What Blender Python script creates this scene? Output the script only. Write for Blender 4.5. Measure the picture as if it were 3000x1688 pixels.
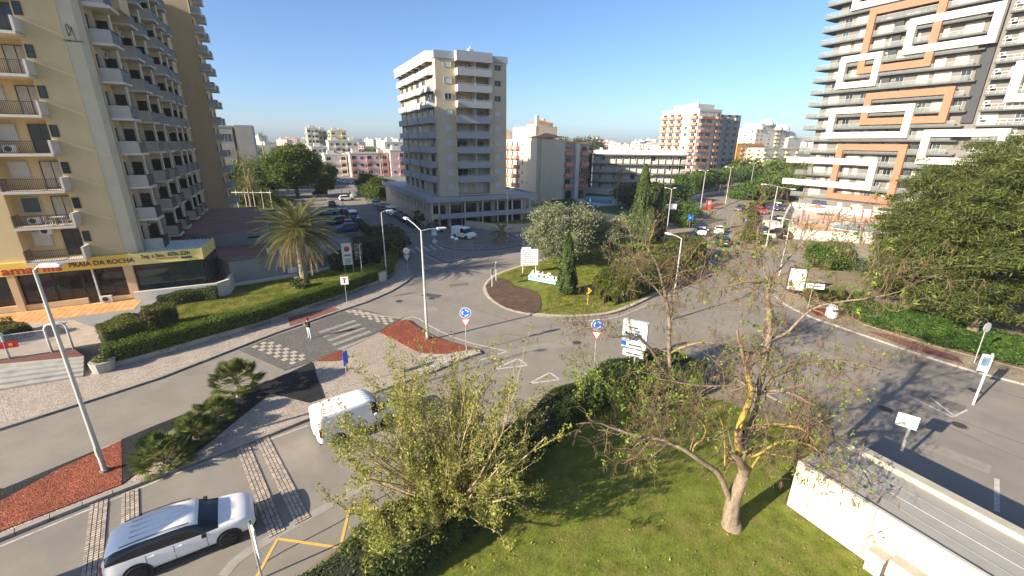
import bpy, math, random
import numpy as np
from mathutils import Vector, Matrix
from mathutils.geometry import tessellate_polygon
rad = math.radians
for o in list(bpy.data.objects): bpy.data.objects.remove(o)
SC = bpy.context.scene
COL = SC.collection

# ------------------------------------------------------------------ camera, sky, sun, exposure
cam = bpy.data.cameras.new('camera'); cam.lens = 15.32; cam.sensor_width = 36; cam.clip_end = 3000; cam.clip_start = 0.1
co = bpy.data.objects.new('camera', cam); COL.objects.link(co); SC.camera = co
PITCH, ROLL, EYE = rad(18.4), rad(0.42), 15.3
fwd = Vector((0, math.cos(PITCH), -math.sin(PITCH))); up0 = Vector((0, math.sin(PITCH), math.cos(PITCH))); rt0 = Vector((1, 0, 0))
rt = math.cos(ROLL)*rt0 + math.sin(ROLL)*up0; up = -math.sin(ROLL)*rt0 + math.cos(ROLL)*up0
M = Matrix((rt, up, -fwd)).transposed().to_4x4(); M.translation = (0, 0, EYE); co.matrix_world = M
SC.render.resolution_x, SC.render.resolution_y = 1024, 576
W = bpy.data.worlds.new('World'); SC.world = W; W.use_nodes = True
nt = W.node_tree; bg = nt.nodes['Background']
sky = nt.nodes.new('ShaderNodeTexSky'); sky.sky_type = 'NISHITA'; sky.sun_disc = False
SUN_EL, SUN_AZ = rad(22.5), rad(32.5)          # height of the sun; direction the shadows run, from +X to +Y
sdir = Vector((-math.cos(SUN_AZ)*math.cos(SUN_EL), -math.sin(SUN_AZ)*math.cos(SUN_EL), math.sin(SUN_EL)))
sky.sun_elevation = SUN_EL; sky.sun_rotation = math.atan2(sdir.x, sdir.y)
sky.air_density = 0.8; sky.dust_density = 1.2; sky.ozone_density = 5.0; sky.altitude = 20
nt.links.new(sky.outputs[0], bg.inputs[0]); bg.inputs[1].default_value = 0.09
sl = bpy.data.lights.new('sun', 'SUN'); sl.energy = 5.0; sl.angle = rad(0.55); sl.color = (1, 0.88, 0.71)
so = bpy.data.objects.new('sun', sl); COL.objects.link(so); so.rotation_euler = sdir.to_track_quat('Z', 'Y').to_euler(); so.location = (-40, -20, 60)
SC.view_settings.view_transform = 'Standard'; SC.view_settings.look = 'None'; SC.view_settings.exposure = 1.32; SC.view_settings.gamma = 1
SC.view_settings.use_curve_mapping = False

# ------------------------------------------------------------------ street grid: s runs right-away, t runs left-away
E1 = (.8914, .4532); E2 = (-.4532, .8914); GA = math.atan2(.4532, .8914)
def wd(s, t): return (s*E1[0]+t*E2[0], s*E1[1]+t*E2[1])
def gd(x, y): return (x*E1[0]+y*E1[1], x*E2[0]+y*E2[1])

# ------------------------------------------------------------------ materials
MT = {}
def mat(name, col, rough=.8, var=.12, scale=3.0, bump=0.0, bscale=None, metal=0.0, spec=.3, dirt=None, dscale=.4, stretch=None, coat=0, fine=0.0, alpha=None):
    if name in MT: return MT[name]
    m = bpy.data.materials.new(name); m.use_nodes = True; t = m.node_tree; n = t.nodes; l = t.links
    b = n['Principled BSDF']; b.inputs['Roughness'].default_value = rough; b.inputs['Metallic'].default_value = metal
    b.inputs['Specular IOR Level'].default_value = spec; b.inputs['Coat Weight'].default_value = coat
    g = n.new('ShaderNodeNewGeometry'); src = g.outputs['Position']
    if stretch:
        mp = n.new('ShaderNodeMapping'); mp.inputs['Scale'].default_value = stretch; l.new(src, mp.inputs['Vector']); src = mp.outputs[0]
    no = n.new('ShaderNodeTexNoise'); no.inputs['Scale'].default_value = scale; no.inputs['Detail'].default_value = 6; no.inputs['Roughness'].default_value = .65
    l.new(src, no.inputs['Vector'])
    mr = n.new('ShaderNodeMapRange'); mr.inputs['From Min'].default_value = .3; mr.inputs['From Max'].default_value = .7
    mr.inputs['To Min'].default_value = 1-var; mr.inputs['To Max'].default_value = 1+var
    l.new(no.outputs['Fac'], mr.inputs['Value'])
    fac = mr.outputs[0]
    if fine:
        n2 = n.new('ShaderNodeTexNoise'); n2.inputs['Scale'].default_value = 38; n2.inputs['Detail'].default_value = 3; l.new(g.outputs['Position'], n2.inputs['Vector'])
        r2 = n.new('ShaderNodeMapRange'); r2.inputs['From Min'].default_value = .3; r2.inputs['From Max'].default_value = .7
        r2.inputs['To Min'].default_value = 1-fine; r2.inputs['To Max'].default_value = 1+fine; l.new(n2.outputs['Fac'], r2.inputs['Value'])
        mm = n.new('ShaderNodeMath'); mm.operation = 'MULTIPLY'; l.new(fac, mm.inputs[0]); l.new(r2.outputs[0], mm.inputs[1]); fac = mm.outputs[0]
    vm = n.new('ShaderNodeVectorMath'); vm.operation = 'SCALE'; vm.inputs[0].default_value = col; l.new(fac, vm.inputs['Scale'])
    out = vm.outputs[0]
    if dirt:
        dn = n.new('ShaderNodeTexNoise'); dn.inputs['Scale'].default_value = dscale; dn.inputs['Detail'].default_value = 5; dn.inputs['Roughness'].default_value = .7; l.new(src, dn.inputs['Vector'])
        dr = n.new('ShaderNodeMapRange'); dr.inputs['From Min'].default_value = .5; dr.inputs['From Max'].default_value = .72; dr.inputs['To Max'].default_value = dirt[3]; l.new(dn.outputs['Fac'], dr.inputs['Value'])
        mx = n.new('ShaderNodeMix'); mx.data_type = 'RGBA'; l.new(dr.outputs[0], mx.inputs['Factor']); l.new(out, mx.inputs['A']); mx.inputs['B'].default_value = (*dirt[:3], 1); out = mx.outputs['Result']
    l.new(out, b.inputs['Base Color'])
    if bump:
        bn = n.new('ShaderNodeTexNoise'); bn.inputs['Scale'].default_value = bscale or scale*4; bn.inputs['Detail'].default_value = 4; l.new(g.outputs['Position'], bn.inputs['Vector'])
        bp = n.new('ShaderNodeBump'); bp.inputs['Strength'].default_value = bump; bp.inputs['Distance'].default_value = .05; l.new(bn.outputs['Fac'], bp.inputs['Height']); l.new(bp.outputs[0], b.inputs['Normal'])
    MT[name] = m
    if alpha is not None:
        ts = n.new('ShaderNodeBsdfTransparent'); ms = n.new('ShaderNodeMixShader'); ms.inputs[0].default_value = alpha; l.new(ts.outputs[0], ms.inputs[1]); l.new(b.outputs[0], ms.inputs[2]); l.new(ms.outputs[0], n['Material Output'].inputs['Surface'])
    return m
def cobble(name, c1, c2, scale, gap=(.12,.10,.08), big=.15):
    """small setts or pebbles: a voronoi cell each, with a joint round it and a tone of its own"""
    m = bpy.data.materials.new(name); m.use_nodes = True; t = m.node_tree; n = t.nodes; l = t.links; b = n['Principled BSDF']; b.inputs['Roughness'].default_value = .85
    b.inputs['Specular IOR Level'].default_value = .2
    g = n.new('ShaderNodeNewGeometry')
    v = n.new('ShaderNodeTexVoronoi'); v.feature = 'F1'; v.inputs['Scale'].default_value = scale; l.new(g.outputs['Position'], v.inputs['Vector'])
    e = n.new('ShaderNodeTexVoronoi'); e.feature = 'DISTANCE_TO_EDGE'; e.inputs['Scale'].default_value = scale; l.new(g.outputs['Position'], e.inputs['Vector'])
    sx = n.new('ShaderNodeSeparateXYZ'); l.new(v.outputs['Color'], sx.inputs[0])
    mx = n.new('ShaderNodeMix'); mx.data_type = 'RGBA'; mx.inputs['A'].default_value = (*c1, 1); mx.inputs['B'].default_value = (*c2, 1); l.new(sx.outputs[0], mx.inputs['Factor'])
    no = n.new('ShaderNodeTexNoise'); no.inputs['Scale'].default_value = .9; no.inputs['Detail'].default_value = 5; l.new(g.outputs['Position'], no.inputs['Vector'])
    mr = n.new('ShaderNodeMapRange'); mr.inputs['From Min'].default_value = .3; mr.inputs['From Max'].default_value = .7; mr.inputs['To Min'].default_value = 1-big; mr.inputs['To Max'].default_value = 1+big; l.new(no.outputs['Fac'], mr.inputs['Value'])
    vm = n.new('ShaderNodeVectorMath'); vm.operation = 'SCALE'; l.new(mx.outputs['Result'], vm.inputs[0]); l.new(mr.outputs[0], vm.inputs['Scale'])
    er = n.new('ShaderNodeMapRange'); er.inputs['From Min'].default_value = .03; er.inputs['From Max'].default_value = .14; l.new(e.outputs['Distance'], er.inputs['Value'])
    m2 = n.new('ShaderNodeMix'); m2.data_type = 'RGBA'; m2.inputs['A'].default_value = (*gap, 1); l.new(er.outputs[0], m2.inputs['Factor']); l.new(vm.outputs[0], m2.inputs['B'])
    l.new(m2.outputs['Result'], b.inputs['Base Color'])
    bp = n.new('ShaderNodeBump'); bp.inputs['Strength'].default_value = .7; bp.inputs['Distance'].default_value = .03; l.new(er.outputs[0], bp.inputs['Height']); l.new(bp.outputs[0], b.inputs['Normal'])
    MT[name] = m; return m
def leafmat(name, c1, c2, trans=.35, big=.25, dry=None):
    m = bpy.data.materials.new(name); m.use_nodes = True; t = m.node_tree; n = t.nodes; l = t.links
    b = n['Principled BSDF']; b.inputs['Roughness'].default_value = .55; b.inputs['Specular IOR Level'].default_value = .25
    g = n.new('ShaderNodeNewGeometry')
    mx = n.new('ShaderNodeMix'); mx.data_type = 'RGBA'; mx.inputs['A'].default_value = (*c1, 1); mx.inputs['B'].default_value = (*c2, 1); l.new(g.outputs['Random Per Island'], mx.inputs['Factor'])
    no = n.new('ShaderNodeTexNoise'); no.inputs['Scale'].default_value = 1.1; no.inputs['Detail'].default_value = 4; l.new(g.outputs['Position'], no.inputs['Vector'])
    mr = n.new('ShaderNodeMapRange'); mr.inputs['From Min'].default_value = .3; mr.inputs['From Max'].default_value = .7; mr.inputs['To Min'].default_value = 1-big; mr.inputs['To Max'].default_value = 1+big; l.new(no.outputs['Fac'], mr.inputs['Value'])
    vm = n.new('ShaderNodeVectorMath'); vm.operation = 'SCALE'; l.new(mx.outputs['Result'], vm.inputs[0]); l.new(mr.outputs[0], vm.inputs['Scale'])
    out = vm.outputs[0]
    if dry:
        dr = n.new('ShaderNodeMapRange'); dr.inputs['From Min'].default_value = .52; dr.inputs['From Max'].default_value = .66; dr.inputs['To Max'].default_value = .8; l.new(no.outputs['Fac'], dr.inputs['Value'])
        m3 = n.new('ShaderNodeMix'); m3.data_type = 'RGBA'; l.new(dr.outputs[0], m3.inputs['Factor']); l.new(out, m3.inputs['A']); m3.inputs['B'].default_value = (*dry, 1); out = m3.outputs['Result']
    l.new(out, b.inputs['Base Color'])
    tr = n.new('ShaderNodeBsdfTranslucent'); l.new(out, tr.inputs['Color'])
    ms = n.new('ShaderNodeMixShader'); ms.inputs[0].default_value = trans; l.new(b.outputs[0], ms.inputs[1]); l.new(tr.outputs[0], ms.inputs[2])
    l.new(ms.outputs[0], n['Material Output'].inputs['Surface']); MT[name] = m; return m
def glassmat(name, col=(.02,.025,.03), rough=.06, spec=.6):
    return mat(name, col, rough=rough, var=.35, scale=.9, spec=spec)

asphalt = mat('asphalt', (.235,.208,.172), rough=.9, var=.15, scale=.35, bump=.15, bscale=60, dirt=(.175,.157,.134,.75), dscale=.12, fine=.10)
earth = mat('dry_earth', (.21,.17,.11), var=.25, scale=.5, bump=.3)
far_ground = mat('far_ground', (.10,.11,.05), var=.4, scale=.02, dirt=(.3,.27,.2,.8), dscale=.015)
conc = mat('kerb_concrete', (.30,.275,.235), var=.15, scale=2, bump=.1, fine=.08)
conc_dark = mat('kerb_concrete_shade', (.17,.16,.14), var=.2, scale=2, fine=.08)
calcada = cobble('calcada_stone', (.60,.51,.42), (.40,.33,.27), 11, gap=(.22,.18,.14), big=.12)
calc_shade = cobble('shaded_calcada', (.33,.31,.28), (.25,.235,.215), 10, gap=(.16,.15,.13))  # calcada with the shade of the middle block put into its grey colour
calc_tan = cobble('tan_paving', (.40,.32,.22), (.33,.26,.18), 6, gap=(.22,.18,.12))
beige = cobble('beige_paving', (.50,.42,.34), (.40,.33,.26), 9, gap=(.25,.20,.16), big=.08)
dark_set = cobble('dark_setts', (.215,.20,.175), (.145,.135,.12), 9, gap=(.09,.085,.08), big=.1)
red_gravel = cobble('red_bark_gravel', (.50,.15,.075), (.26,.075,.04), 13, gap=(.09,.025,.015), big=.2)
black_gravel = cobble('black_gravel', (.055,.055,.055), (.025,.025,.027), 16, gap=(.01,.01,.01), big=.3)
pebble = cobble('white_pebbles', (.72,.66,.55), (.45,.40,.33), 7, gap=(.2,.17,.13))
mulch_m = cobble('bark_mulch', (.26,.165,.11), (.13,.08,.055), 14, gap=(.05,.03,.02), big=.3)
redpave = mat('red_brown_tiles', (.20,.085,.065), var=.15, scale=2, fine=.1)
white_line = mat('worn_white_paint', (.47,.45,.40), var=.2, scale=4, dirt=(.2,.19,.18,.9), dscale=3.0)
yellow_line = mat('yellow_paint', (.66,.40,.09), var=.15, scale=4, dirt=(.3,.25,.16,.7), dscale=2)
lawn_m = mat('lawn_soil', (.15,.18,.03), var=.4, scale=1.6, bump=.6, bscale=40, dirt=(.24,.20,.07,.85), dscale=.9, fine=.35, spec=.1)

# ------------------------------------------------------------------ mesh helpers
class MB:
    def __init__(s, o=(0, 0, 0)): s.v = []; s.f = []; s.m = []; s.o = o; s.mats = []
    def mi(s, m):
        if m not in s.mats: s.mats.append(m)
        return s.mats.index(m)
    def box(s, x0, x1, y0, y1, z0, z1, m, skip=''):
        x0, x1 = sorted((x0, x1)); y0, y1 = sorted((y0, y1)); z0, z1 = sorted((z0, z1))
        k = len(s.v); ox, oy, oz = s.o
        for z in (z0, z1):
            for x, y in ((x0, y0), (x1, y0), (x1, y1), (x0, y1)): s.v.append((x-ox, y-oy, z-oz))
        F = {'b': (0,3,2,1), 't': (4,5,6,7), 'f': (0,1,5,4), 'r': (1,2,6,5), 'k': (2,3,7,6), 'l': (3,0,4,7)}
        i = s.mi(m)
        for key, f in F.items():
            if key in skip: continue
            s.f.append(tuple(k+a for a in f)); s.m.append(i)
        return s
    def poly(s, pts, m, z=None):
        k = len(s.v); ox, oy, oz = s.o
        for p in pts:
            q = p if z is None else (p[0], p[1], z); s.v.append((q[0]-ox, q[1]-oy, q[2]-oz))
        s.f.append(tuple(range(k, k+len(pts)))); s.m.append(s.mi(m)); return s
    def prism(s, pts, z0, z1, m, side=None, bottom=False):
        k = len(s.v); n = len(pts); ox, oy, oz = s.o
        A = sum(pts[i][0]*pts[(i+1) % n][1]-pts[(i+1) % n][0]*pts[i][1] for i in range(n))
        if A < 0: pts = list(reversed(pts))
        for z in (z0, z1):
            for p in pts: s.v.append((p[0]-ox, p[1]-oy, z-oz))
        tri = tessellate_polygon([[Vector((p[0], p[1], 0)) for p in pts]]); i = s.mi(m); j = s.mi(side or m)
        for a, b, c in tri:
            ar = (pts[b][0]-pts[a][0])*(pts[c][1]-pts[a][1])-(pts[c][0]-pts[a][0])*(pts[b][1]-pts[a][1])
            if ar < 0: b, c = c, b
            s.f.append((k+n+a, k+n+b, k+n+c)); s.m.append(i)
            if bottom: s.f.append((k+c, k+b, k+a)); s.m.append(i)
        for a in range(n):
            b = (a+1) % n; s.f.append((k+a, k+b, k+n+b, k+n+a)); s.m.append(j)
        return s
    def tube(s, pts, r, m, k=6, cap=True):
        rs = r if isinstance(r, (list, tuple)) else [r]*len(pts); P = [Vector(p) for p in pts]; base = len(s.v); i = s.mi(m)
        t0 = (P[1]-P[0]).normalized(); a = t0.orthogonal().normalized()
        for q in range(len(P)):
            t = (P[min(q+1, len(P)-1)]-P[max(q-1, 0)]); t = t.normalized() if t.length > 1e-9 else t0
            a = (a-t*a.dot(t)); a = a.normalized() if a.length > 1e-6 else t.orthogonal().normalized(); b = t.cross(a)
            for j in range(k):
                an = 2*math.pi*j/k; c = P[q]+(a*math.cos(an)+b*math.sin(an))*rs[q]
                s.v.append((c.x-s.o[0], c.y-s.o[1], c.z-s.o[2]))
        for q in range(len(P)-1):
            for j in range(k):
                j2 = (j+1) % k; s.f.append((base+q*k+j, base+q*k+j2, base+(q+1)*k+j2, base+(q+1)*k+j)); s.m.append(i)
        if cap:
            s.f.append(tuple(base+j for j in reversed(range(k)))); s.m.append(i)
            e = base+(len(P)-1)*k; s.f.append(tuple(e+j for j in range(k))); s.m.append(i)
        return s
    def disc(s, c, r, axis, thick, m, k=20):
        c = Vector(c); ax = Vector(axis).normalized(); return s.tube([c-ax*thick/2, c+ax*thick/2], r, m, k)
    def mesh(s, name, smooth=False):
        me = bpy.data.meshes.new(name); me.from_pydata(s.v, [], s.f)
        for m in s.mats: me.materials.append(m)
        if len(s.mats) > 1: me.polygons.foreach_set('material_index', s.m)
        if smooth: me.polygons.foreach_set('use_smooth', [True]*len(me.polygons))
        me.update(); return me
    def build(s, name, parent=None, smooth=False, **kw): return link(name, s.mesh(name, smooth), parent, **kw)
def link(name, me, parent=None, loc=(0, 0, 0), rz=0, label=None, kind=None, sc=None):
    o = bpy.data.objects.new(name, me); COL.objects.link(o); o.location = loc
    if rz: o.rotation_euler = (0, 0, rz)
    if sc: o.scale = sc
    if parent: o.parent = parent
    if label: o['label'] = label
    if kind: o['kind'] = kind
    return o
def thing(name, label, cat, loc=(0, 0, 0), rz=0, group=None):
    o = bpy.data.objects.new(name, None); COL.objects.link(o); o.location = loc; o.rotation_euler = (0, 0, rz); o.empty_display_size = .3
    o['label'] = label; o['category'] = cat
    if group: o['group'] = group
    return o
def tag(o, label, cat, group=None):
    o['label'] = label; o['category'] = cat
    if group: o['group'] = group
    return o
def bldg(name, label, s0, t0, cat='building', z=0, group=None):
    r = thing(name, label, cat, (*wd(s0, t0), z), GA, group); r['g0'] = (s0, t0); return r
def gmb(root): g = root['g0']; return MB((g[0], g[1], root.location.z))
def copy_tree(o, parent=None, loc=None, rz=None, label=None, group=None):
    c = o.copy(); COL.objects.link(c)
    if parent: c.parent = parent
    if loc is not None: c.location = loc
    if rz is not None: c.rotation_euler = (0, 0, rz)
    if label: c['label'] = label
    if group: c['group'] = group
    for ch in list(o.children): copy_tree(ch, c)
    return c
def resample(pts, step):
    P = [Vector(p).to_2d() if len(p) == 2 else Vector(p) for p in pts]; out = [P[0]]; acc = 0
    L = sum((P[i+1]-P[i]).length for i in range(len(P)-1)); n = max(1, round(L/step)); st = L/n; want = st; run = 0
    for i in range(len(P)-1):
        seg = (P[i+1]-P[i]).length
        while run+seg >= want-1e-6 and len(out) <= n:
            out.append(P[i]+(P[i+1]-P[i])*((want-run)/seg)); want += st
        run += seg
    return out
def smoothed(pts, it=2):
    P = [Vector(p) for p in pts]
    for _ in range(it):
        Q = [P[0]]
        for a, b in zip(P, P[1:]): Q += [a*.75+b*.25, a*.25+b*.75]
        Q.append(P[-1]); P = Q
    return [tuple(p) for p in P]
def kerb(parent, path, w=.22, h=.13, step=1.0, inside=1, m=None, lim=300, z0=0):
    """kerb stones laid one by one along a path, with open joints; inside=+1 puts them left of the path"""
    P = resample(smoothed(path, 2), step); segs = list(zip(P, P[1:])); m = m or conc
    L = sum((b-a).length for a, b in segs)/len(segs)
    me = MB().box(-L/2+.012, L/2-.012, 0, w, -.02, h, m).mesh('kerb_stone')
    for i, (a, b) in enumerate(segs[:lim]):
        d = b-a; c = (a+b)/2; an = math.atan2(d.y, d.x)
        if inside < 0: an += math.pi
        link('kerb_stone', me, parent, (c.x, c.y, z0+random.uniform(0, .008)), an+random.uniform(-.006, .006))
def strip(mb, path, w, z, m, closed=False):
    P = [Vector(p) for p in path]; n = len(P); L = []; R = []
    for i in range(n):
        d = (P[min(i+1, n-1)]-P[max(i-1, 0)]).normalized(); nn = Vector((-d.y, d.x)); L.append(P[i]+nn*w/2); R.append(P[i]-nn*w/2)
    for i in range(n-1): mb.poly([(*R[i], z), (*R[i+1], z), (*L[i+1], z), (*L[i], z)], m)
    return mb
def text3(name, txt, size, m, parent, matrix, depth=.02, shear=0, space=1.0, width=None):
    c = bpy.data.curves.new(name, 'FONT'); c.body = txt; c.size = size; c.extrude = depth; c.shear = shear; c.space_character = space; c.align_x = 'LEFT'; c.offset = size*.012
    o = bpy.data.objects.new('tmp', c); COL.objects.link(o); bpy.context.view_layer.update()
    me = bpy.data.meshes.new_from_object(o.evaluated_get(bpy.context.evaluated_depsgraph_get())); bpy.data.objects.remove(o)
    me.materials.clear(); me.materials.append(m); r = link(name, me, parent)
    if width: xs = [v.co.x for v in me.vertices]; matrix = matrix @ Matrix.Diagonal((width/(max(xs)-min(xs)), 1, 1, 1))
    r.matrix_local = matrix; return r
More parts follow.
